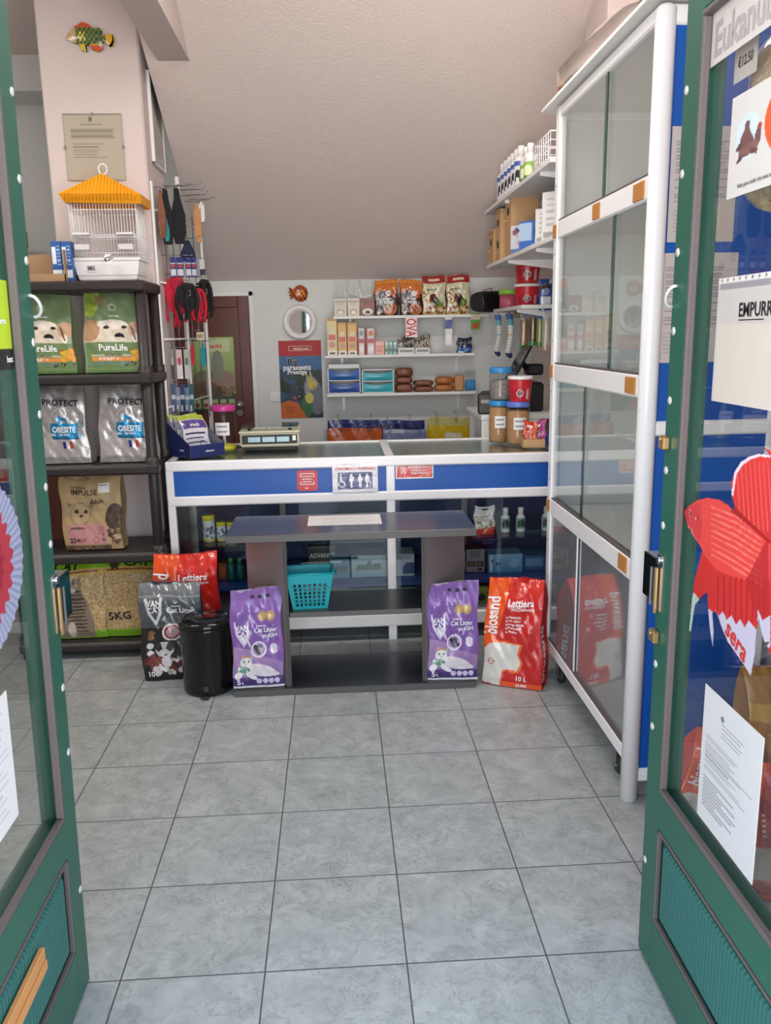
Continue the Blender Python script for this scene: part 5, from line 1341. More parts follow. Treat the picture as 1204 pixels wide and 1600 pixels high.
t = empty('till_screen', (1.06, 4.66, 1.02), 'black tilted till screen on a bent stand behind the red tub', 'screen')
b = MB(); b.box((-.08, -.07, 0), (.09, .08, .16), 'black', .012); b.build('base', t)
b = MB(); X_ = Matrix.Translation((-.055, 0, .235)) @ Matrix.Rotation(math.radians(28), 4, 'Y'); b.box((-.012, -.12, -.13), (.0, .10, .14), 'black_gloss', .004, X=X_); b.build('screen_panel', t)
b = MB(); b.tube([(0, 0, .15), (.02, 0, .22), (-.03, 0, .28), (-.05, 0, .25)], .018, 'black', 8); b.box((.0, -.05, .20), (.09, .05, .26), 'black', .008); b.build('arm', t)

# notices on the front of the counter
FYC = CY0-.006
def rounded(w, h, r, n=5):
    P = []
    for cx_, cy_, a0 in ((w/2-r, h-r, 0), (-w/2+r, h-r, 90), (-w/2+r, r, 180), (w/2-r, r, 270)):
        for i in range(n+1): q = math.radians(a0+90*i/n); P.append((cx_+r*math.cos(q), cy_+r*math.sin(q)))
    return P
cx, zb, w, h = rc(464, 735, 496, 767, CY0)
b = MB(); mat('sign_red', '#c5303c', .35); b.prism(rounded(w, h, .012), -.0015, 0, 'sign_red'); fn = lambda u, v: ((u-.5)*w, -.0016, v*h)
for lo, hi in (((.2, .82), (.8, .85)), ((.16, .66), (.2, .85)), ((.8, .66), (.84, .85)), ((.2, .3), (.8, .33)), ((.16, .3), (.2, .45)), ((.8, .3), (.84, .45))):
    b.box(((lo[0]-.5)*w, -.0024, lo[1]*h), ((hi[0]-.5)*w, -.0015, hi[1]*h), 'white_ink')
for tx, v in (('PAGAMENTO', .70), ('MULTIBANCO', .57), ('DISPONIVEL', .44)): b.text(tx, fn, .5, v, .055, 'txt_white', h/w, squeeze=.85)
b.text('SIBS', fn, .45, .13, .05, 'txt_white', h/w)
thing(b, 'payment_sticker', 'rounded red payment sticker on the blue counter front', 'sticker', None, (cx, CY0+.0055, zb))
cx, zb, w, h = rc(519, 724, 590, 769, CY0-.004)
a = Art(90, 60, '#dedbe0'); a.rect(.12, .12, .88, .68, '#44507e')
# wheelchair user, carer with child, pregnant woman, elder: white pictograms
wi = '#e6e4ea'
a.ring(.21, .30, .075, .12, .25, wi); a.ell(.19, .60, .022, .036, wi); a.poly([(.17, .55), (.21, .55), (.215, .42), (.27, .40), (.30, .24), (.27, .23), (.245, .35), (.18, .37)], wi)
a.ell(.425, .60, .022, .036, wi); a.poly([(.39, .56), (.46, .56), (.47, .40), (.44, .38), (.45, .16), (.40, .16), (.40, .38), (.37, .42)], wi); a.ell(.47, .50, .018, .026, wi)
a.ell(.60, .60, .022, .036, wi); a.poly([(.575, .56), (.62, .56), (.665, .44), (.63, .36), (.63, .16), (.58, .16), (.58, .34), (.55, .42)], wi)
a.ell(.76, .60, .022, .036, wi); a.poly([(.725, .56), (.80, .56), (.81, .38), (.78, .36), (.78, .16), (.73, .16), (.735, .36), (.70, .40)], wi); a.rect(.82, .16, .83, .40, wi)
fn = lambda u, v: ((u-.5)*w, 0, v*h); b = MB(); b.grid(fn, 90, 60, 'print_gloss', a, False); b.box((-w/2, .0004, 0), (w/2, .0015, h), 'paper_white')
b.text('ATENDIMENTO PRIORITARIO', fn, .5, .82, .075, 'txt_red', h/w, squeeze=.8)
thing(b, 'priority_sign', 'white priority service sign with four figures on the counter front', 'sign', None, (cx, CY0-.0045, zb))
cx, zb, w, h = rc(618, 724, 677, 748, CY0)
a = Art(70, 28, '#ded8dc'); a.rect(.05, .12, .95, .88, '#cf3f36'); a.ring(.21, .55, .085, .2, .2, '#f0dcd8'); a.poly([(.14, .40), (.16, .36), (.28, .70), (.26, .74)], '#f0dcd8'); a.poly([(.26, .36), (.28, .40), (.16, .74), (.14, .70)], '#f0dcd8')
fn = lambda u, v: ((u-.5)*w, 0, v*h); b = MB(); b.grid(fn, 70, 28, 'print_gloss', a, False); b.box((-w/2, .0004, 0), (w/2, .0015, h), 'paper_white')
for tx, v in (('ESTE ESTABELECIMENTO', .74), ('DISPOE DE LIVRO', .54), ('DE RECLAMACOES', .36)): b.text(tx, fn, .62, v, .10, 'txt_white', h/w, squeeze=.75)
thing(b, 'complaints_sign', 'small red complaints book sign on the right half of the counter front', 'sign', None, (cx, CY0+.0042, zb))

# ------------------------------------------------------------------ goods inside the counter
GZ, LZ, BZ = .487, .277, .1195
def small_jar(rect, lab, h=None):
    cx, zb, w, hh = rc(*rect, 3.98)
    t = empty('fish_food_jar', (cx, 3.98, GZ), lab, 'jar', 'yellow-lidded jars in the counter'); r = w/2; H = zb+hh-GZ
    b = MB(); b.lathe([(r*.9, 0), (r*.95, .003), (r*.95, H*.8), (r*.85, H*.82)], 'white_plastic', 20); b.build('body', t)
    b = MB(); b.lathe([(r, H*.8), (r, H*.97), (r*.95, H)], 'yellow_plastic', 20); b.build('lid', t)
    a = Art(30, 30, '#c9cfd2'); a.blobs(0, .1, 1, .8, ['#4f6a86', '#8aa0b0', '#3c5a4a', '#dde2e4'], 30, .05, .12, int(r*1000)); a.rect(0, .0, 1, .12, '#d0c640')
    b = MB(); b.grid(lambda u, v: (r*.965*math.cos(-2.8+2.5*u), r*.965*math.sin(-2.8+2.5*u), .004+v*H*.74), 30, 30, 'print_satin', a); b.build('label', t)
small_jar((316, 804, 336, 845), 'taller yellow-lidded fish food jar on the left of the counter\'s glass shelf')
small_jar((338, 815, 353, 845), 'shorter yellow-lidded jar beside the tall one in the counter')
small_jar((354, 815, 368, 845), 'shorter yellow-lidded jar partly behind the display table top')
for i, px in enumerate((789, 813, 853)):
    cx, zb, w, hh = rc(px-7, 794, px+7, 832, 3.98)
    t = empty('tonic_bottle', (cx, 3.98, GZ), ('white bottle with a green label in the counter, nearest the hanging pack', 'white bottle with a green label, middle one in the counter', 'white bottle with a green label in the counter, nearest the glazed cabinet')[i], 'bottle', 'white bottles in the counter')
    r = w/2; H = hh; b = MB(); b.lathe([(r*.9, 0), (r, .004), (r, H*.62), (r*.55, H*.72), (r*.5, H*.76)], 'white_plastic', 20); b.build('body', t)
    b = MB(); b.lathe([(r*.62, H*.76), (r*.62, H*.98), (r*.55, H)], 'white_plastic', 16); b.build('cap', t)
    a = Art(20, 16, '#7fa89a'); a.rect(0, .2, 1, .6, '#2f5a4c'); a.ell(.5, .6, .3, .25, '#24382f')
    b = MB(); b.grid(lambda u, v: (r*1.01*math.cos(-2.6+2.1*u), r*1.01*math.sin(-2.6+2.1*u), H*.14+v*H*.44), 20, 16, 'print_satin', a); b.build('label', t)
a = Art(40, 56, '#d8d4d0'); a.rect(0, 0, 1, .16, '#c43a28'); a.poly([(0, .16), (1, .16), (1, .3), (0, .2)], '#c85a44'); a.rect(0, .64, 1, .66, '#c04a3a'); a.blobs(.15, .25, .85, .55, ['#7a8a4a', '#b0a48c', '#5a6a3a', '#d8d0c0'], 20, .04, .1, 3); a.ell(.5, .42, .16, .08, '#e8e4dc'); a.rect(.35, .88, .65, .93, '#2a2a2a')
pouch('snack_pouch', 'white and red hanging pouch beside the white bottles in the counter', 'pouch', (741, 791, 772, 836), 3.93, .025, a, z=GZ, side='#d0ccc8')
for i, px in enumerate((361, 375)):
    cx, zb, w, hh = rc(px-6, 878, px+6, 911, 4.02)
    t = empty('conditioner_bottle', (cx, 4.02, LZ), ('green-capped dark bottle on the counter\'s lower shelf, nearer the red litter sack', 'green-capped dark bottle on the counter\'s lower shelf, nearer the display table')[i], 'bottle', 'dark bottles in the counter')
    r = w/2; H = hh; mat('deep_teal', '#1f6a66', .3); b = MB(); b.lathe([(r*.9, 0), (r, .004), (r, H*.66), (r*.5, H*.78)], 'deep_teal', 18); b.build('body', t); b = MB(); b.lathe([(r*.6, H*.76), (r*.6, H), (r*.5, H+.002)], 'leaf_green', 16); b.build('cap', t)
a = Art(16, 16, '#8a4a2a'); a.ell(.5, .5, .3, .3, '#b8622c')
carton('treat_carton', 'small orange-brown carton beside the dark bottles in the counter', 'carton', (341, 880, 354, 908), 4.02, .05, a, z=LZ, side='#6a3a24')
def gc(name, lab, rect, Y, d, base, fnA=None, texts=(), z=LZ, side=None, cat='box', group='boxes in the counter', n=(40, 30)):
    a = Art(n[0], n[1], base)
    if fnA: fnA(a)
    return carton(name, lab, cat, rect, Y, d, a, texts, z=z, side=side or base, group=group, m='print_satin')
gc('pump_box', 'black box reading ADVANCE in the counter behind the turquoise basket', (482, 853, 524, 900), 4.06, .12, '#14161c', lambda a: a.rect(.15, .25, .85, .32, '#3f6a4a'), [('ADVANCE', .5, .66, .13, 'txt_white', 0, 'c', .8), ('FILTERING', .5, .42, .08, 'txt_grey', 0, 'c', .8)])
gc('filter_box', 'narrow blue filter box behind the turquoise basket', (515, 874, 546, 905), 3.98, .12, '#4a88a8', lambda a: (a.rect(.1, .35, .9, .6, '#2a3c44'), a.rect(.05, .8, .6, .92, '#d0dde4')))
gc('filter_box', 'pale blue filter box showing a grey-green filter, left of the counter\'s middle post', (549, 868, 604, 908), 3.98, .14, '#8fb0bc', lambda a: (a.vgrad(0, 1, '#7fa4b4', '#b8ccd2'), a.poly([(.12, .35), (.18, .55), (.45, .58), (.48, .72), (.54, .72), (.56, .58), (.82, .60), (.82, .32), (.5, .34)], '#5d7060'), a.rect(.03, .85, .2, .95, '#3a4a52'), a.rect(.8, 0, 1, .25, '#9ab4b8')))
gc('filter_box', 'pale filter box with a navy shape, right of the counter\'s middle post', (618, 866, 647, 907), 3.98, .14, '#b5c4cc', lambda a: (a.poly([(.4, .1), (.4, .45), (.6, .6), (1, .6), (1, .1)], '#3c4f7e'), a.lines(.1, .9, .7, .95, 4, '#7d8c94')))
mat('dark_green_cloth', '#1f5c43', .6, bump=.4, bscale=30)
gc('dark_carton', 'black carton with white print in the counter behind the left table panel', (606, 835, 628, 866), 4.1, .1, '#101c1c', None, z=GZ-.0)
lump('filter_foam', 'dark green roll of filter foam lying on the counter\'s glass shelf', 'filter foam', (518, 838, 604, 868), 4.06, 'dark_green_cloth', .13, GZ)
gc('aquarium_box', 'black and white box with two round pictures in the counter, beside the table', (722, 858, 757, 902), 4.0, .10, '#241e24', lambda a: (a.rect(.2, .04, .98, .96, '#8e8c90'), a.rect(.25, .28, .58, .5, '#3c2a1e'), a.rect(.62, .28, .93, .5, '#2a2018'), a.ell(.42, .39, .12, .08, '#7a5a34'), a.ell(.76, .39, .1, .08, '#8a6a3a'), a.ell(.78, .14, .1, .07, '#4a2a34'), a.lines(.35, .85, .62, .9, 5, '#4a4a50'), a.rect(.02, .1, .12, .9, '#b8b4b8')))
gc('aquarium_box', 'navy box standing behind the black and white box in the counter', (738, 834, 777, 880), 4.2, .1, '#262a6a', lambda a: a.lines(.4, .9, .6, .8, 2, '#7a80b0'))
gc('aquarium_box', 'light blue box of tablets in the counter under the white bottles', (763, 866, 816, 901), 3.98, .12, '#5f9cc4', lambda a: (a.vgrad(0, 1, '#3f86b8', '#8fbcd4'), a.ell(.75, .5, .14, .22, '#9cc4d8'), a.rect(.04, .1, .12, .9, '#c8dae4'), a.rect(.1, .55, .16, .7, '#1c2c3c'), a.rect(.22, .42, .27, .56, '#1c2c3c'), a.rect(.3, .42, .35, .56, '#1c2c3c')))
gc('aquarium_box', 'blue box in the counter beside the tall glazed cabinet', (818, 868, 855, 899), 4.0, .12, '#2c66a0', lambda a: a.rect(.1, .3, .8, .8, '#6fa8c8'))
gc('tray_box', 'flat blue-grey tray lying above the blue box in the counter', (800, 848, 852, 865), 4.15, .16, '#4c7a98', lambda a: a.lines(.1, .9, .2, .8, 3, '#8fb0c4'), z=LZ+.155)
gc('gravel_bag', 'yellow-green bag on the counter\'s bottom board beside the red litter sack', (743, 916, 762, 962), 3.98, .08, '#7f9a44', lambda a: (a.ell(.5, .35, .3, .2, '#2c3420'), a.rect(0, .7, 1, .9, '#a8b84c')), z=BZ, cat='bag', group='goods on the counter\'s bottom board')
gc('gravel_bag', 'dull green bag on the counter\'s bottom board behind the red litter sack', (800, 905, 850, 960), 4.0, .08, '#6a7434', None, z=BZ, cat='bag', group='goods on the counter\'s bottom board')
gc('gravel_bag', 'teal and white bag on the counter\'s bottom board right of the middle post', (618, 918, 650, 962), 4.0, .08, '#6f9aa0', lambda a: a.blobs(.1, .3, .9, .6, ['#dfe6e8', '#2c3c44'], 12, .03, .08, 3), z=BZ, cat='bag', group='goods on the counter\'s bottom board')
gc('gravel_bag', 'dark green bag on the counter\'s bottom board behind the basket', (465, 918, 540, 962), 4.0, .08, '#3a6a58', None, z=BZ, cat='bag', group='goods on the counter\'s bottom board')
gc('gravel_bag', 'pale green-grey bag on the counter\'s bottom board left of the middle post', (545, 920, 602, 962), 4.02, .08, '#6f8f88', None, z=BZ, cat='bag', group='goods on the counter\'s bottom board')
# ------------------------------------------------------------------ right wall shelves
z1 = S1Z+.001; z2 = S2Z+.001
def side_bottle(y, x, h, r, lab, col, grp):
    t = empty('shampoo_bottle', (x, y, z1), lab, 'bottle', grp)
    b = MB(); b.lathe([(r*.92, 0), (r, .004), (r, h*.66), (r*.8, h*.74), (r*.4, h*.78)], 'white_plastic', 20); b.build('body', t)
    b = MB(); b.lathe([(r*.55, h*.77), (r*.55, h*.97), (r*.45, h)], 'white_plastic', 16); b.build('cap', t)
    a = Art(26, 40, '#d8d8dc')
    if col == 'dog': a.rect(0, .80, 1, 1, '#3f62a8'); a.poly([(.3, .2), (.34, .5), (.44, .66), (.6, .62), (.62, .45), (.7, .2), (.6, .2), (.55, .38), (.42, .38), (.4, .2)], '#1c1c22')
    else: a.rect(0, 0, 1, .8, '#86b04a'); a.ell(.5, .45, .3, .2, '#d8e4b8'); a.rect(.2, .1, .8, .2, '#2c4a24')
    b = MB(); b.grid(lambda u, v: (r*1.01*math.cos(-3.6+2.6*u), r*1.01*math.sin(-3.6+2.6*u), h*.06+v*h*.58), 26, 40, 'print_satin', a); b.build('label', t)
for i in range(6):
    side_bottle(4.62-i*.085, S1X+.055, .20, .033, ('farthest', 'second farthest', 'third farthest', 'fourth farthest', 'fifth farthest', 'nearest')[i]+' white dog shampoo bottle in the row on the upper right shelf', 'dog', 'white shampoo bottles on the upper right shelf')
for i in range(2): side_bottle(4.10-i*.08, S1X+.06, .175, .03, ('farther', 'nearer')[i]+' green and white bottle beside the shampoo row on the upper shelf', 'green', 'green and white bottles on the upper right shelf')
def wire_basket(x0, x1, ya, yb, z, h, lab):
    t = empty('wire_basket', ((x0+x1)/2, (ya+yb)/2, z), lab, 'basket', 'white wire baskets'); b = MB(); w, d = (x1-x0)/2, (yb-ya)/2
    for k in range(5):
        zz_ = .004+k*h/4.3
        for q in (((-w, -d), (w, -d)), ((w, -d), (w, d)), ((w, d), (-w, d)), ((-w, d), (-w, -d))): b.tube([(*q[0], zz_), (*q[1], zz_)], .003 if k in (0, 4) else .0022, 'white_metal', 5)
    for k in range(9):
        for s in (-1, 1): b.tube([(-w+2*w*k/8, s*d, .004), (-w+2*w*k/8, s*d, h*.93)], .0022, 'white_metal', 5); b.tube([(s*w, -d+2*d*k/8, .004), (s*w, -d+2*d*k/8, h*.93)], .0022, 'white_metal', 5)
        b.tube([(-w+2*w*k/8, -d, .004), (-w+2*w*k/8, d, .004)], .0018, 'white_metal', 5)
    b.build('basket_wires', t)
    b = MB(); b.box((-w*.8, -d*.8, .008), (w*.8, d*.8, h*.7), 'side_basket', .02) if 'side_basket' in _M else None
    if b.v: b.build('contents', t)
wire_basket(S1X+.05, S1X+.33, 3.62, 3.92, z1, .145, 'white wire basket at the near end of the upper right shelf')
# nest boxes
def nest_box(x, y, z, w, d, h, lab, holes, m='pale_wood', rz=0):
    t = empty('nest_box', (x, y, z), lab, 'nest box', 'wooden nest boxes', rz=rz)
    b = MB(); b.box((-w/2, -d/2, 0), (w/2, d/2, h), m, .002); b.box((-w/2-.004, -d/2-.004, h-.012), (w/2+.004, d/2+.004, h), m, .001); b.build('body', t)
    for hz in holes:
        b = MB(); X_ = Matrix.Translation((-w/2-.0015, 0, hz)) @ Matrix.Rotation(-math.pi/2, 4, 'Y'); b.lathe([(.02, -.001), (.02, .001)], 'black', 20, X_); b.build('entrance', t)
        b = MB(); b.cyl((-w/2, 0, hz-.045), (-w/2-.02, 0, hz-.045), .004, m, 8); b.build('perch', t)
nest_box(.97, 4.80, z2, .17, .15, .175, 'squat wooden nest box at the far end of the lower right shelf', (.11,), rz=.0)
nest_box(.95, 4.60, z2, .13, .13, .255, 'tall wooden nest box beside the squat one on the lower right shelf', (.19, .08))
nest_box(.96, 4.36, z2, .14, .14, .285, 'tallest wooden nest box with a green sticker on the lower right shelf', (.215,))
def side_card(name, lab, x, y, z, w, h, d, base, f, rz, cat='pack', group=None):
    a = Art(34, 34, base); f(a); fn = lambda u, v: ((u-.5)*w, 0, v*h); k = 'sc'+base.lstrip('#'); mat(k, base, .5)
    b = MB(); b.grid(fn, 34, 34, 'print_satin', a, False); b.box((-w/2, .0005, 0), (w/2, d, h), k)
    return thing(b, name, lab, cat, group, (x, y, z), (0, 0, rz))
side_card('puppy_pad_pack', 'white pack with puppies printed on it, before the nest boxes', .915, 4.13, z2, .15, .125, .1, '#c8ccd8', lambda a: (a.blobs(.1, .2, .9, .9, ['#8a5a5a', '#c8a8a0', '#3a4a7a', '#e0e0e4'], 26, .04, .12, 5), a.rect(0, 0, 1, .15, '#5a7ab0')), -.9, group='packs on the lower right shelf')
side_card('puppy_pad_pack', 'blue and white pack at the middle of the lower right shelf', .915, 3.94, z2, .15, .12, .1, '#3a66b0', lambda a: (a.rect(0, .3, .5, .9, '#a8c0dc'), a.ell(.7, .6, .15, .2, '#1c2c5a'), a.rect(.5, .05, .9, .15, '#d0dcec')), -.9, group='packs on the lower right shelf')
for i in range(2):
    side_card('feeder_box', ('white plastic feeder, farther one on the lower right shelf', 'white plastic feeder, nearer one on the lower right shelf')[i], .935, 3.78-i*.12, z2, .10, .15+.05*i, .09, '#d4d2d0', lambda a: (a.rect(.1, .1, .9, .2, '#9a9896'), a.lines(.2, .8, .3, .9, 5, '#b0aeac')), -.8, 'feeder', 'white feeders on the lower right shelf')

# shelf below with tubs, and hooks at the corner
side_shelf(.985, 1.595, 4.45, 5.35, 'short low white shelf on the right wall carrying the red tubs', (4.6, 5.1))
tub('treat_tub', 'upper red tub with a white lid at the corner shelf below the nest boxes', 1.075, 4.72, 1.5955+.122, .075, .135, 'red treat tubs')
tub('treat_tub', 'lower red tub on the corner shelf, under another red tub', 1.078, 4.73, 1.5955, .075, .120, 'red treat tubs')
t = empty('treat_tub', (1.03, 4.98, 1.5955), 'pink tub with a bright green lid beside the red tubs', 'tub', 'red treat tubs')
mat('pink_plastic', '#b8506a', .35); mat('lime_plastic', '#86c43a', .3)
b = MB(); b.lathe([(.055, 0), (.058, .005), (.058, .075)], 'pink_plastic', 24); b.build('body', t); b = MB(); b.lathe([(.064, .075), (.064, .1), (.06, .102)], 'lime_plastic', 24); b.build('lid', t)
# black carrying case hung beside the shelves
cx, zb, w, h = rc(735, 455, 802, 488, 5.28)
t = empty('carry_case', (cx, 5.28, zb+h/2), 'black rounded muzzle pack hanging at the right of the top shelf', 'carry case')
b = MB(); P = []
for i in range(24):
    a_ = 2*math.pi*i/24; q = lambda v, e: math.copysign(abs(v)**e, v); P.append((w/2*q(math.cos(a_), .5), h/2*q(math.sin(a_), .6)))
b.prism(P, -.03, .03, 'fabric_black'); b.box((-w*.25, -.045, -h*.42), (w*.22, -.03, h*.42), 'black_gloss', .012); b.build('body', t)
b = MB(); b.tube([(-w*.28, -.047, h*.4), (-w*.24, -.05, 0), (-w*.28, -.047, -h*.4)], .003, 'steel', 6); b.tube([(w*.18, -.047, h*.4), (w*.24, -.05, 0), (w*.18, -.047, -h*.4)], .003, 'steel', 6); b.build('wire_trim', t)
b = MB(); b.tube([(0, .0, h/2-.004), (0, .02, h/2+.02), (0, BY-5.28-.002, h/2+.02)], .003, 'steel', 6); b.build('hook', t)
# hanging packs on hooks off the right wall
mat('hook_steel', '#a7a7a9', .3, .9)
t = empty('hook_bar', (1.15, 4.6, 1.50), 'steel bar with hooks on the right wall, hung with toys and chews', 'hook bar')
b = MB(); b.tube([(.165, -.75, .02), (.165, .75, .02)], .006, 'hook_steel', 8); b.build('rail', t)
def hung(name, lab, rect, Y, base, f, cat='packet', group='packets hanging at the right corner', shape='card', d=.012, top=1.52):
    cx, zb, w, h = rc(*rect, Y)
    t = empty(name, (cx, Y, zb), lab, cat, group); a = Art(26, 44, base); f(a)
    b = MB()
    if shape == 'card':
        F = lambda u, v: ((u-.5)*w, -d*math.sin(math.pi*u)**.6*min(1, 3*(1-v)+.05), v*h); b.grid(F, 26, 44, 'print_gloss', a); b.grid(lambda u, v: ((.5-u)*w, .002, v*h), 4, 4, 'print_gloss', Art(2, 2, base))
    else:    # sock-shaped squeaky toy
        path = [(0, h), (0, h*.75), (w*.02, h*.5), (-w*.02, h*.25), (-w*.05, h*.10)]
        def F(u, v):
            a_ = 2*math.pi*u; r = w*.30*(1-.25*math.sin(3*v)); zc = h*(1-v*.93); xc = .012*math.sin(4*v)+(.02*(v-.85)/.15 if v > .85 else 0)
            r *= (1 if v < .93 else max(.05, (1-v)/.07)**.5)
            return (xc-r*math.cos(a_), r*.6*math.sin(a_)*-1, zc)
        b.grid(lambda u, v: F(u, 1-v), 26, 44, 'print_matte', a)
    b.build('body', t)
    m_ = MB(); m_.tube([(0, 0, h-.004), (0, .0, h+.015), (1.315-cx, .0, h+.015)], .002, 'hook_steel', 5); m_.build('hook', t)
def sock_art(k):
    def f(a):
        for i in range(14): a.rect(0, i/14+.01, 1, i/14+.035, ('#8aa0b8', '#c8b090')[k])
        a.rect(0, .86, 1, 1, '#2f5a9a'); a.rect(0, .72, 1, .86, '#5a9aa0'); a.rect(0, 0, 1, .13, '#232c5c'); a.rect(.4, .2, .6, .7, ('#d8c8a8', '#8ca8c8')[k])
    return f
hung('sock_toy', 'striped hanging sock toy, the left one of the pair', (768, 492, 785, 562), 5.0, '#d6cbb4', sock_art(0), 'toy', 'hanging sock toys', 'sock')
hung('sock_toy', 'striped hanging sock toy, the right one of the pair', (785, 490, 804, 565), 4.95, '#cfd4dc', sock_art(1), 'toy', 'hanging sock toys', 'sock')
hung('chew_pack', 'grey and tan hanging chew pack beside the black case', (794, 456, 820, 497), 5.05, '#9a8a7c', lambda a: (a.rect(0, .75, 1, 1, '#c8c8cc'), a.blobs(.1, .45, .9, .75, ['#e4e2e2', '#6a6a72'], 10, .06, .14, 3), a.blobs(0, 0, 1, .3, ['#b08a5c', '#8a5a3a'], 14, .06, .12, 6)))
hung('chew_pack', 'blue card with white panels hanging above the chew sticks', (821, 456, 842, 492), 4.7, '#2f5aa8', lambda a: (a.rect(.1, .1, .5, .4, '#d8dce6'), a.rect(.55, .1, .95, .4, '#d8dce6'), a.poly([(0, .6), (1, .95), (1, .8), (0, .45)], '#dfe2ea')))
hung('chew_pack', 'blue and white card hanging nearest the glazed cabinet', (842, 436, 862, 485), 4.5, '#274f9c', lambda a: (a.blobs(.1, .7, .9, .95, ['#1c2c4c', '#c8ccd4', '#5a3a2c'], 12, .08, .16, 4), a.rect(.1, .15, .9, .45, '#dadee8'), a.ell(.5, .6, .25, .1, '#8a94b8')))
for i, (x0, x1, y0, y1, c, Y) in enumerate(((812, 826, 488, 545, '#8a6a50', 4.75), (827, 839, 486, 540, '#5d4634', 4.7), (838, 849, 488, 542, '#8a9a54', 4.65), (847, 862, 484, 548, '#a8a49a', 4.55))):
    hung('chew_sticks', ('leftmost', 'second from left', 'third from left', 'rightmost')[i]+' bundle of hanging chew sticks at the right corner', (x0, y0, x1, y1), Y, c, lambda a, i=i: (a.rect(.35, .2, .5, .9, '#d8cdb8'), a.rect(0, .8, 1, 1, ('#9a9a9e', '#8a8078', '#3f6ab0', '#c8c8d0')[i]), a.rect(0, 0, 1, .14, ('#4a8a3a', '#4a8a3a', '#3f7a34', '#a88a74')[i])), 'chews', 'hanging chew sticks')

# bag lying on top of the cabinet
a = Art(60, 90, '#8f817a'); a.blobs(0, .0, 1, .12, ['#c0904c', '#a0602c', '#2a2a4a', '#d8b070'], 26, .04, .1, 4); a.blobs(0, .15, 1, 1, ['#9a8c84', '#82746e', '#a89a90'], 26, .06, .18, 7)
mat('film', '#cccccc', .1)
o = sack('bedding_bag', 'clear brownish bag of bedding lying on the board above the glazed cabinet', 'bag', a, .36, .78, .14, (1.05, 3.38, 2.38), 0, 0, 'print_gloss', '#8f817a', seed=71, wr=.012, pinch=.35, gusset=.5)
o.rotation_euler = (math.pi/2, 0, .06); o.location = (1.05, 3.40, 2.392)
b = MB(); b.tube([(.98+.03*math.cos(i), 2.62+.05*i/8, 2.47+.02*math.sin(i*1.7)) for i in range(12)], .005, 'white_plastic', 6); 
b = MB(); b.grid(lambda u, v: (.88+.2*u, 2.35+.35*v, 2.32+.10*math.sin(math.pi*u)*math.sin(math.pi*v)+.012*math.sin(19*u+7*v)), 20, 24, 'clear_plastic'); 
thing(b, 'plastic_film', 'crumpled clear plastic film on the near end of the top board', 'plastic film')

# papers taped on the cabinet's blue side
def side_paper(rect, lab, seed):
    a = Art(60, 84, '#c2b8b4'); a.rect(.42, .93, .58, .96, '#8a7f80'); a.lines(.08, .92, .35, .88, 18, '#8f8688', .35, .2, seed); a.lines(.08, .7, .08, .3, 6, '#a59c9c', .3, .4, seed+1)
    sheet('taped_paper', lab, 'paper', rect, KY0+.0045, a, (), th=.001, group='printed papers on the cabinet side')
side_paper((1046, 197, 1150, 378), 'upper printed paper taped to the blue side of the cabinet', 1)
side_paper((1028, 395, 1148, 566), 'lower printed paper taped to the blue side of the cabinet', 5)

# ------------------------------------------------------------------ on the open rack beside the pillar
def rk(px, py, Y):
    p = at_y(px, py, Y); return p
def strap_item(name, lab, px, y0, y1, Y, w, d, m1, m2, cat, group, hook=True, taper=.55):
    a_ = at_y(px, y0, Y); c_ = at_y(px, y1, Y); h = a_.z-c_.z; t = empty(name, (a_.x, Y, c_.z), lab, cat, group)
    b = MB(); out = [(-w*.15, h), (w*.15, h), (w*.25, h*.8), (w*.5, h*taper), (w*.48, h*.2), (w*.3, .0), (-w*.3, 0), (-w*.5, h*.25), (-w*.45, h*taper), (-w*.2, h*.8)]
    b.prism(out, -d/2, d/2, m1); b.build('body', t)
    if m2: b = MB(); b.prism([(x_*.45, z_*.42+h*.05) for x_, z_ in out], -d/2-.004, -d/2, m2); b.build('palm_patch', t)
    if hook: b = MB(); b.tube([(0, 0, h-.01), (0, 0, h+.01), (-.06, .0, h+.012)], .0022, 'steel', 5); b.tube([(.07, 0, h+.022), (.03, 0, h+.012), (0, 0, h+.01)], .0022, 'steel', 5); b.build('hook', t)
    return t
strap_item('grooming_glove', 'brown furry strip hanging first on the rack beside the pillar', 250, 298, 372, 4.18, .035, .02, 'brown_snack', None, 'glove', 'gloves hanging on the rack')
strap_item('grooming_glove', 'black glove with a turquoise patch, left one on the rack', 257, 296, 382, 4.24, .055, .03, 'fabric_black', 'fabric_teal', 'glove', 'gloves hanging on the rack')
strap_item('grooming_glove', 'black glove hanging right of the turquoise-patched one', 275, 294, 381, 4.34, .065, .03, 'fabric_black', 'fabric_teal' if False else None, 'glove', 'gloves hanging on the rack')
strap_item('bath_brush', 'long wooden bath brush hanging at the rack\'s far top', 307, 318, 379, 4.55, .035, .014, 'wood', None, 'brush', 'brushes on the rack', taper=.9)
strap_item('bath_brush', 'white-backed brush head hanging beside the wooden bath brush', 314, 315, 347, 4.60, .03, .014, 'white_plastic', None, 'brush', 'brushes on the rack', taper=.9)
strap_item('grooming_brush', 'turquoise handled comb hanging below the black harness', 316, 536, 573, 4.7, .03, .014, 'fabric_teal', None, 'comb', 'combs on the rack', taper=.8)
strap_item('grooming_brush', 'red handled comb hanging below the red harness', 300, 535, 571, 4.6, .02, .014, 'red_plastic', None, 'comb', 'combs on the rack', taper=.8)
t = strap_item('folded_net', 'dark grey folded net hanging above the blue and white cards', 292, 376, 408, 4.45, .075, .02, 'fabric_navy', None, 'net', None, taper=.4)
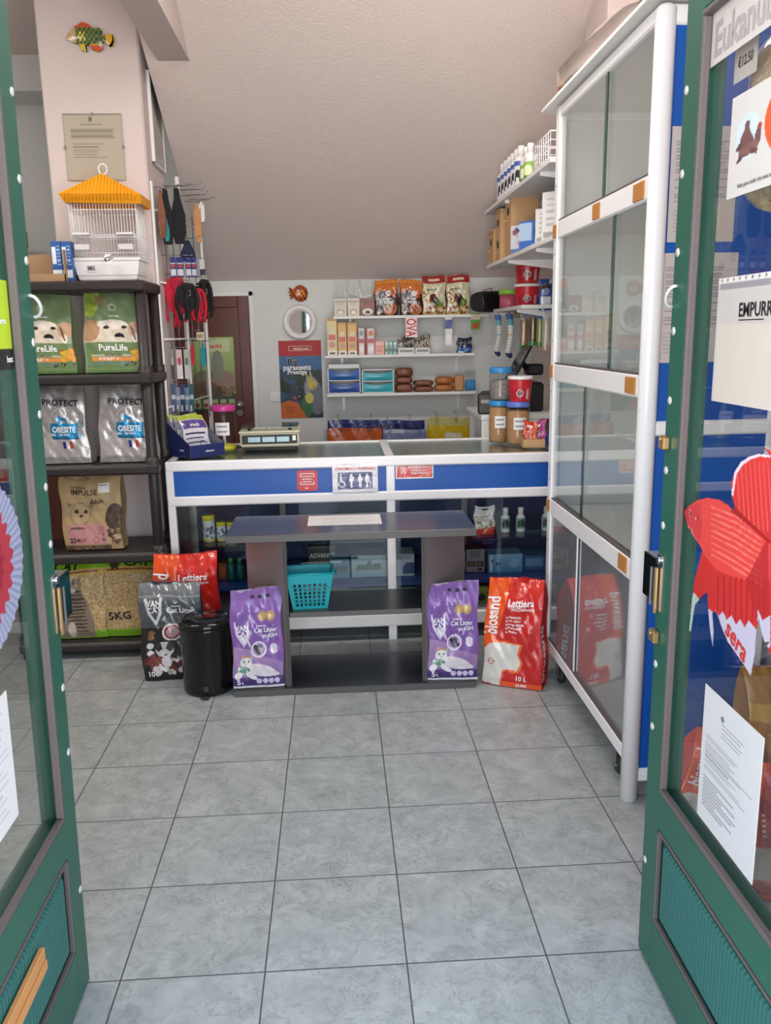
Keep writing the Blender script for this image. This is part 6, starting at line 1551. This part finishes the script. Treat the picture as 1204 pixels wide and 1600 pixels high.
def harness(name, lab, rect, Y, m, seed, group='harnesses hanging on the rack'):
    cx, zb, w, h = rc(*rect, Y); r = random.Random(seed); t = empty(name, (cx, Y, zb), lab, 'harness', group)
    b = MB()
    b.prism([(-w*.38, h*.40), (-w*.42, h*.88), (-w*.15, h), (w*.22, h*.98), (w*.42, h*.80), (w*.38, h*.35), (0, h*.22)], -.018, .018, m); b.build('vest', t)
    for k in range(4):
        b = MB(); x0_ = -w*.35+k*w*.22; pts = [(x0_+w*.16*math.sin(q*math.pi/8)*(1 if k % 2 else -1), -.02-.006*k+.004*math.sin(q), h*.9-(h*.9)*q/8*(.8+.2*r.random() if q == 8 else .9)) for q in range(9)]
        b.tube(pts, .009, m, 6); b.build('strap', t)
    b = MB(); b.tube([(w*.05+.012*math.cos(q*math.pi/6), -.03, h*.72+.014*math.sin(q*math.pi/6)) for q in range(13)], .003, 'steel', 6); b.build('ring', t)
    b = MB(); b.tube([(0, 0, h-.005), (0, 0, h+.012), (-.05, .0, h+.012)], .0025, 'steel', 5); b.build('hook', t)
harness('dog_harness', 'bright red dog harness hanging on the rack, leftmost and nearest', (258, 432, 296, 514), 4.32, 'fabric_red', 1)
harness('dog_harness', 'black dog harness hanging in front of the red ones', (277, 442, 312, 500), 4.27, 'fabric_black', 2)
harness('dog_harness', 'dark red dog harness half hidden behind the black one', (300, 450, 324, 508), 4.5, 'fabric_red', 3)
harness('dog_harness', 'black dog harness with steel ring, farthest right on the rack', (308, 436, 334, 506), 4.55, 'fabric_black', 4)
t = empty('dog_leash', (at_y(340, 495, 4.6).x, 4.6, at_y(340, 510, 4.6).z), 'thin dark leash loop hanging at the right of the harnesses', 'leash')
b = MB(); b.tube([(.024*math.cos(q*math.pi/10)-.01, 0, .04+.045*math.sin(q*math.pi/10)) for q in range(21)], .0028, 'dark_wood', 6); b.build('loop', t)
def rack_card(lab, rect, Y, base, f, group='cards hanging on the rack', name='hang_card', cat='packet'):
    cx, zb, w, h = rc(*rect, Y); a = Art(22, 34, base); f(a)
    t = empty(name, (cx, Y, zb), lab, cat, group); b = MB(); b.grid(lambda u, v: ((u-.5)*w, -.003, v*h), 22, 34, 'print_gloss', a, False); b.box((-w/2, -.0026, 0), (w/2, .004, h), 'black'); b.build('card', t)
    b = MB(); b.tube([(0, 0, h-.005), (0, 0, h+.01), (-.05, 0, h+.01)], .002, 'steel', 5); b.build('hook', t)
blue_f = lambda a: (a.rect(.1, .1, .9, .42, '#cfd2dc'), a.rect(.2, .5, .8, .62, '#b8483c'), a.rect(.1, .66, .9, .72, '#c8ccd8'))
for i, x in enumerate((266, 276, 290, 299)):
    rack_card(('leftmost', 'second from left', 'third from left', 'rightmost')[i]+' blue and white card in the row above the harnesses', (x, 402, x+(9, 11, 9, 8)[i], 433), 4.28+.05*i, '#2c3576', blue_f, 'blue cards above the harnesses')
rack_card('narrow white card with a dark tip, above the black harness', (312, 406, 320, 430), 4.5, '#c8c8cc', lambda a: a.rect(0, 0, 1, .4, '#2a2c40'))
for i, x in enumerate((267, 276, 288)):
    rack_card(('leftmost', 'middle', 'rightmost')[i]+' tall pale comb pack in the row below the harnesses', (x, 546, x+(5, 9, 8)[i], 592), 4.25+.06*i, ('#7d8f80', '#d8b8bc', '#b4b8ac')[i], lambda a, i=i: (a.rect(0, 0, 1, .5, ('#3a4a40', '#dedada', '#c8ccc4')[i]), a.ell(.5, .6, .3, .12, ('#a8b8a8', '#c0506a', '#6a7a6a')[i])), 'comb packs below the harnesses')
rack_card('small pale yellow label card hanging under the black harness', (307, 519, 319, 531), 4.5, '#cfc6a0', lambda a: a.lines(.1, .9, .2, .8, 3, '#6a6450'))
for i in range(5):
    x = 268+i*7; rack_card(('leftmost', 'second', 'middle', 'fourth', 'rightmost')[i]+' blue-grey packet in the lowest row of the rack', (x, 600+(i % 2)*5, x+7, 646-(i % 2)*3), 4.25+.05*i, ('#4a5a7a', '#8a90a4', '#3a4a6a', '#6f88a8', '#3f6a70')[i], lambda a, i=i: (a.rect(.1, .5, .9, .62, '#c4c8d0'), a.rect(.1, .1, .5, .3, '#d0d4dc')), 'packets in the lowest row of the rack')
# wire hooks standing out above the rack
t = empty('wire_hooks', (-.80, 4.5, 2.12), 'bare steel wire hooks sticking out at the top of the rack', 'hooks')
for k, (px0, py0, px1, py1) in enumerate(((262, 293, 312, 287), (281, 297, 318, 296), (283, 306, 322, 303))):
    a_ = at_y(px0, py0, 4.3+.1*k); c_ = at_y(px1, py1, 4.3+.1*k); L0 = Vector(t.location)
    b = MB(); b.tube([a_-L0, c_-L0, c_-L0+Vector((.01, 0, .015))], .0022, 'steel', 5); b.build('hook', t)
# ------------------------------------------------------------------ stickers and papers on the door glass (door-local metres)
def on_left(px, py):      # point of the left leaf's glass
    p = at_x(px, py, -.607+.02*p_ if False else -.600); return p.y-1.695, p.z
def on_right(px, py):
    p = at_x(px, py, .700); return p.y-1.695, p.z
def glass_sheet(side, name, lab, cat, y1, y0, z0, z1, art, texts=(), m='print_matte', shape=None, back=True, off=.0155):
    """sheet stuck to the doorway side of the glass; u runs away from the viewer's left"""
    X = XL if side > 0 else XR
    if side > 0: fn = lambda u, v: (X(-off), y0+u*(y1-y0), z0+v*(z1-z0))
    else: fn = lambda u, v: (X(-off), y1-u*(y1-y0), z0+v*(z1-z0))
    b = MB(); M4 = (dl if side > 0 else dr).matrix_basis
    if shape is None:
        b.grid(fn, art.w, art.h, m, art, False)
        if back: b.box((X(-off-.0004), y0, z0), (X(-off-.0012), y1, z1), 'paper_white')
    else:
        P = []; C = []; F = []; idx = {}
        def pt(i, j):
            if (i, j) not in idx: idx[(i, j)] = len(P); u, v = i/art.w, j/art.h; P.append(fn(u, v)); C.append(art.get(u*.998+.001, v*.998+.001))
            return idx[(i, j)]
        for i in range(art.w):
            for j in range(art.h):
                if shape[j, i]: F.append((pt(i, j), pt(i+1, j), pt(i+1, j+1), pt(i, j+1)))
        b.add(P, F, m, False, C)
        nv = len(P); b.add([Vector(p)+Vector((X(-.0008), 0, 0)) for p in P], [tuple(reversed(f)) for f in F], m, False, C)
    for t in texts: b.text(t[0], fn, t[1], t[2], t[3], t[4], (z1-z0)/(y1-y0), t[6] if len(t) > 6 else 'c', t[5] if len(t) > 5 else 0, .001, t[7] if len(t) > 7 else 1)
    o = b.build(name); o.matrix_world = M4
    return tag(o, lab, cat)
# right leaf -------------------------------------------------------
# name sheet at the top, outlined letters
yA, zA = on_right(1094, 118); yT, zT = on_right(1108, 0); yB, zB = on_right(1204, 55)
a = Art(110, 60, '#c4bdb9'); 
glass_sheet(-1, 'shop_sign', 'white sheet with large outlined letters at the top of the right door', 'sign', yA-.042, yA-.66, zA, 2.012, a, [('Eukanuba', .03, .45, .50, 'txt_sign', 0, 'l', .8)])
yC, zC = on_right(1137, 312); yD, zD = on_right(1143, 160)
a = Art(120, 100, '#c9c5c1'); a.ell(.16, .55, .105, .22, '#c3d0d6'); a.poly([(.09, .36), (.10, .55), (.13, .62), (.14, .70), (.17, .70), (.18, .60), (.22, .50), (.25, .62), (.28, .60), (.27, .45), (.22, .38)], '#6a4644'); a.ell(.26, .6, .015, .03, '#a8382c'); a.blobs(.09, .34, .24, .5, ['#7a5450', '#593a3a'], 12, .01, .04, 3)
a.ell(.60, .60, .30, .42, '#e4521e')
glass_sheet(-1, 'brand_sign', 'white sign with an orange disc and two hens on the right door', 'sign', yC+.004, yC-.40, zC, zD+.004, a, [('affinity', .38, .56, .16, 'txt_white', .12, 'l', 1.0), ('feito para cuidar dos seus animais', .10, .10, .035, 'txt_grey', 0, 'l')])
# EMPURRE sheet in a punched sleeve
y5, z5 = on_right(1124, 440); y6, z6 = on_right(1122, 632)
a = Art(130, 100, '#bdb7b2'); a.rect(0, .0, 1, .62, '#c6beb3'); a.rect(0, .62, 1, .625, '#c4bcb6'); a.rect(0, .90, 1, .95, '#8e8a8e'); a.rect(0, .95, 1, 1, '#d5d0cc'); a.rect(0, 0, .02, .95, '#b8b4b4')
for i in range(16): a.ell(.04+i*.062, .975, .008, .012, '#3a3a3e')
glass_sheet(-1, 'push_sign', 'white EMPURRE sheet in a punched plastic sleeve on the right door', 'sign', y5, y5-.36, z6+.005, z5+.005, a, [('EMPURRE', .24, .74, .085, 'txt_black', 0, 'l', .95), ('__________', .24, .70, .05, 'txt_black', 0, 'l', .9)], m='print_satin')
# red fighting fish
Wf = .40
y7 = on_right(1068, 800)[0]; z0f = on_right(1172, 1060)[1]-.004; z1f = on_right(1190, 706)[1]+.012
def uv(px, py):
    y_, z_ = on_right(px, py); return ((y7-y_)/Wf, (z_-z0f)/(z1f-z0f))
a = Art(230, 200, '#c92d2a')
def mark(pts):
    ins = np.zeros(a.u.shape, bool); n = len(pts); j = n-1
    for i in range(n):
        xi, yi = pts[i]; xj, yj = pts[j]
        if yi != yj: ins ^= (((yi > a.v) != (yj > a.v)) & (a.u < (xj-xi)*(a.v-yi)/(yj-yi)+xi))
        j = i
    return ins
Q = lambda L: [uv(*p) for p in L]
body = Q([(1069, 800), (1076, 791), (1090, 782), (1106, 778), (1124, 781), (1138, 789), (1146, 798), (1149, 790), (1144, 775), (1143, 755), (1148, 738), (1158, 722), (1172, 713), (1188, 709), (1204, 712)])
body += [(.75, .99), (1.0, .95), (1.0, .12), (.9, .2)]
body += Q([(1204, 1002), (1195, 1003), (1190, 985), (1186, 965), (1182, 985), (1180, 1020), (1173, 1056), (1164, 1040), (1150, 1020), (1138, 1003), (1128, 980), (1120, 955), (1113, 958), (1115, 985), (1114, 1009), (1110, 985), (1107, 952), (1106, 925), (1098, 930), (1086, 945), (1079, 990), (1077, 988), (1082, 935), (1086, 905), (1094, 875), (1098, 860), (1094, 852), (1084, 838), (1075, 822)])
sh = mark(body)
a.vgrad(0, 1, '#b82422', '#cf3430')
a.put(mark(Q([(1069, 800), (1076, 791), (1090, 782), (1106, 778), (1124, 781), (1140, 790), (1165, 815), (1204, 850), (1204, 905), (1160, 905), (1120, 890), (1095, 858), (1080, 835)])), '#d8433d')
a.put(mark(Q([(1069, 800), (1078, 790), (1094, 786), (1097, 800), (1098, 830), (1092, 846), (1084, 838), (1075, 822)])), '#c43a3c')
for i in range(9):
    p = [(1112, 792+i*9), (1150, 806+i*10), (1190, 832+i*10), (1190, 834.5+i*10), (1150, 809+i*10), (1112, 794+i*9)]
    a.put(mark(Q(p)), '#e4736a')
for i in range(11):
    x_ = 1150+i*7; a.put(mark(Q([(x_, 720), (x_+1.4, 720), (x_+9, 830), (x_+7, 830)])), '#dc5a52')
for i in range(9):
    x_ = 1122+i*9; a.put(mark(Q([(x_, 900), (x_+2, 900), (x_+1, 990), (x_-1, 990)])), '#9c1a1c')
a.put(mark(Q([(1142, 800), (1147, 790), (1168, 812), (1204, 846), (1204, 852), (1168, 820)])), '#a01c20')
a.put(mark(Q([(1166, 905), (1200, 840), (1204, 990), (1182, 965)])), '#a81f22', .8)
a.blobs(uv(1074, 800)[0], uv(1080, 842)[1], uv(1092, 800)[0], uv(1080, 798)[1], ['#e09c9a', '#a82428', '#d9827e'], 16, .006, .014, 4)
ex_ = uv(1080, 803); a.ell(ex_[0], ex_[1], .014, .02, '#c06a6a'); a.ell(ex_[0], ex_[1], .007, .011, '#2c1014')
pale = '#b9b4c6'
a.put(mark(Q([(1118, 950), (1124, 962), (1130, 955), (1136, 968), (1143, 960), (1150, 975), (1157, 966), (1164, 980), (1170, 968), (1184, 985), (1180, 1062), (1140, 1020)])), pale)
a.put(mark(Q([(1070, 995), (1080, 935), (1085, 925), (1093, 935), (1082, 1000)])), '#a9b8ae'); a.put(mark(Q([(1104, 965), (1108, 950), (1114, 955), (1118, 1015), (1108, 1012)])), pale)
a.put(mark(Q([(1184, 950), (1192, 968), (1204, 960), (1204, 1010), (1184, 1010)])), pale)
a.put(mark(Q([(1143, 775), (1148, 738), (1158, 722), (1172, 713), (1188, 709), (1204, 712), (1204, 716), (1188, 714), (1174, 718), (1161, 727), (1151, 742), (1146, 775)])), '#d9c9d2')
us, vs_ = uv(1152, 1000)
glass_sheet(-1, 'fish_sticker', 'big red fighting fish sticker on the right door', 'sticker', y7, y7-Wf, z0f, z1f, a, [('sera', us, vs_, .07, 'txt_red', -.35, 'c', 1.0)], m='print_satin', shape=sh)
# notice low on the right leaf
y10, z10 = on_right(1103, 1068); y11, z11 = on_right(1103, 1288)
a = Art(110, 150, '#c6c6c7'); a.ell(.35, .86, .03, .022, '#6a6a70'); a.lines(.35, .75, .72, .84, 4, '#7a7a80', .3, .4); a.lines(.08, .9, .40, .66, 14, '#7e7e84', .3, .5, 5); a.lines(.08, .7, .12, .36, 9, '#8a8a90', .3, .6, 8)
glass_sheet(-1, 'notice_paper', 'white printed notice low on the right door glass', 'paper', y10, y10-.225, z11+.0, z10, a)
# left leaf --------------------------------------------------------
yl, zl = on_left(17, 545); yl2, zl2 = on_left(14, 440)
a = Art(60, 70, '#b2cc2c'); a.rect(0, 0, 1, .24, '#1b221f'); a.ell(.3, .7, .2, .12, '#cfe06a')
zb_ = on_left(18, 577)[1]
glass_sheet(1, 'green_sign', 'lime green sign with a black strip at the left edge of the picture', 'sign', yl+.0, yl-.22, zb_, zl2, a, [('aberto', .8, .55, .06, 'txt_white', 0, 'c'), ('best', .98, .12, .06, 'txt_white', 0, 'r')], m='print_satin')
y12, z12 = on_left(37, 840)
a = Art(120, 140, '#9fa4bc'); sh = np.zeros((140, 120), bool)
cx_, cy_ = .42, .50
d = np.sqrt(((a.u-cx_)/.56)**2+((a.v-cy_)/.5)**2); ang = np.arctan2(a.v-cy_, a.u-cx_)
sh = d < .985+.015*np.sin(ang*44)
a.put((np.sin(ang*70) > .25), '#7f86a6'); a.put(d < .66+.10*np.abs(((ang*9) % 2)-1), '#a83240'); a.put(d < .45+.08*np.abs(((ang*7) % 2)-1), '#8e2230')
zc = z12; glass_sheet(1, 'fish_sticker', 'fan-shaped red and lilac fish tail sticker on the left door', 'sticker', y12+.008, y12-.34, 1.08-.165, 1.08+.155, a, (), m='print_satin', shape=sh)
y13, z13 = on_left(20, 1075); y14, z14 = on_left(24, 1300)
a = Art(60, 80, '#d6d5d6'); a.lines(.1, .9, .1, .9, 14, '#b6b6ba', .25)
glass_sheet(1, 'notice_paper', 'plain white notice low on the left door glass', 'paper', y13-.01, y13-.21, on_left(12, 1315)[1], z13, a)
# wooden letter flap on the left kick panel
a_ = at_x(0, 1570, -.596); c_ = at_x(60, 1440, -.596)
t = empty('letter_flap', (0, 0, 0), 'wooden letter flap screwed on the green panel of the left door', 'letter flap')
b = MB(); b.box((.0005, c_.y-1.695-.26, .268), (.012, c_.y-1.695, .316), 'wood', .002); b.build('board', t); b = MB(); b.box((.012, c_.y-1.695-.255, .272), (.016, c_.y-1.695-.004, .292), 'wood', .001); b.build('flap', t)
t.matrix_world = dl.matrix_basis

# ------------------------------------------------------------------ goods standing beyond the right door
o = sack('litter_bag', 'red litter sack seen through the glass low on the right door', 'litter bag', art_red(False), .27, .36, .12, (1.10, 1.88, 0), -.35, .06, 'print_gloss', '#b81c1c', TXR, seed=77, pinch=.25, wr=.006, group='red litter sacks')
o = sack('litter_bag', 'red litter sack tipped over behind the right door', 'litter bag', art_red(True), .21, .30, .09, (1.0, 2.12, .035), 0, 0, 'print_gloss', '#b81c1c', TXR, seed=79, pinch=.25, wr=.005, group='red litter sacks')
o.rotation_euler = (0, .30, 0)
a = Art(60, 80, '#b9832c'); a.blobs(0, 0, 1, .6, ['#c8963c', '#8a5a24', '#d8b060'], 30, .04, .1, 4); a.rect(0, .7, 1, .8, '#e0b44a')
sack('seed_bag', 'yellow-brown seed sack behind the white notice on the right door', 'seed bag', a, .20, .50, .13, (1.25, 2.18, 0), 0, .03, 'print_gloss', '#a87428', seed=78, wr=.006)
# bag of nesting fibre hanging behind the right door glass
t = empty('nesting_fibre_bag', (.80, 1.50, 1.68), 'clear bag of beige nesting fibre with a price card behind the right door', 'bag')
mat('fibre', '#dcc4a2', .9, bump=1.0, bscale=160, var=.3, vscale=70)
b = MB()
def fib(u, v):
    a2 = 2*math.pi*u; rx, ry = .055, .15
    e = max(.02, math.sin(math.pi*min(1, max(0, v)))**.4)
    return (rx*e*math.cos(a2)+.006*math.sin(13*v+5*a2), ry*e*math.sin(a2)*(1+.06*math.sin(9*v)), .30*v-.02+.008*math.sin(3*a2))
b.grid(fib, 40, 30, 'fibre'); b.build('fibre', t)
b = MB(); b.grid(lambda u, v: tuple(Vector(fib(u, v))*1.0+Vector((.006*math.cos(2*math.pi*u), .006*math.sin(2*math.pi*u), 0))), 30, 20, 'clear_plastic'); b.build('clear_bag', t)
a = Art(30, 24, '#d2c6c4'); fn = lambda u, v: (-.068, .09-u*.085, .205+v*.062); b = MB(); b.grid(fn, 30, 24, 'print_matte', a, False); b.text('€12.50', fn, .5, .5, .22, 'txt_black', .062/.085, 'c', 0, .001, .8); b.build('price_card', t)
b = MB(); b.tube([(0, 0, .27), (0, 0, .44), (.50, .02, .47)], .002, 'steel', 5); b.build('string', t)
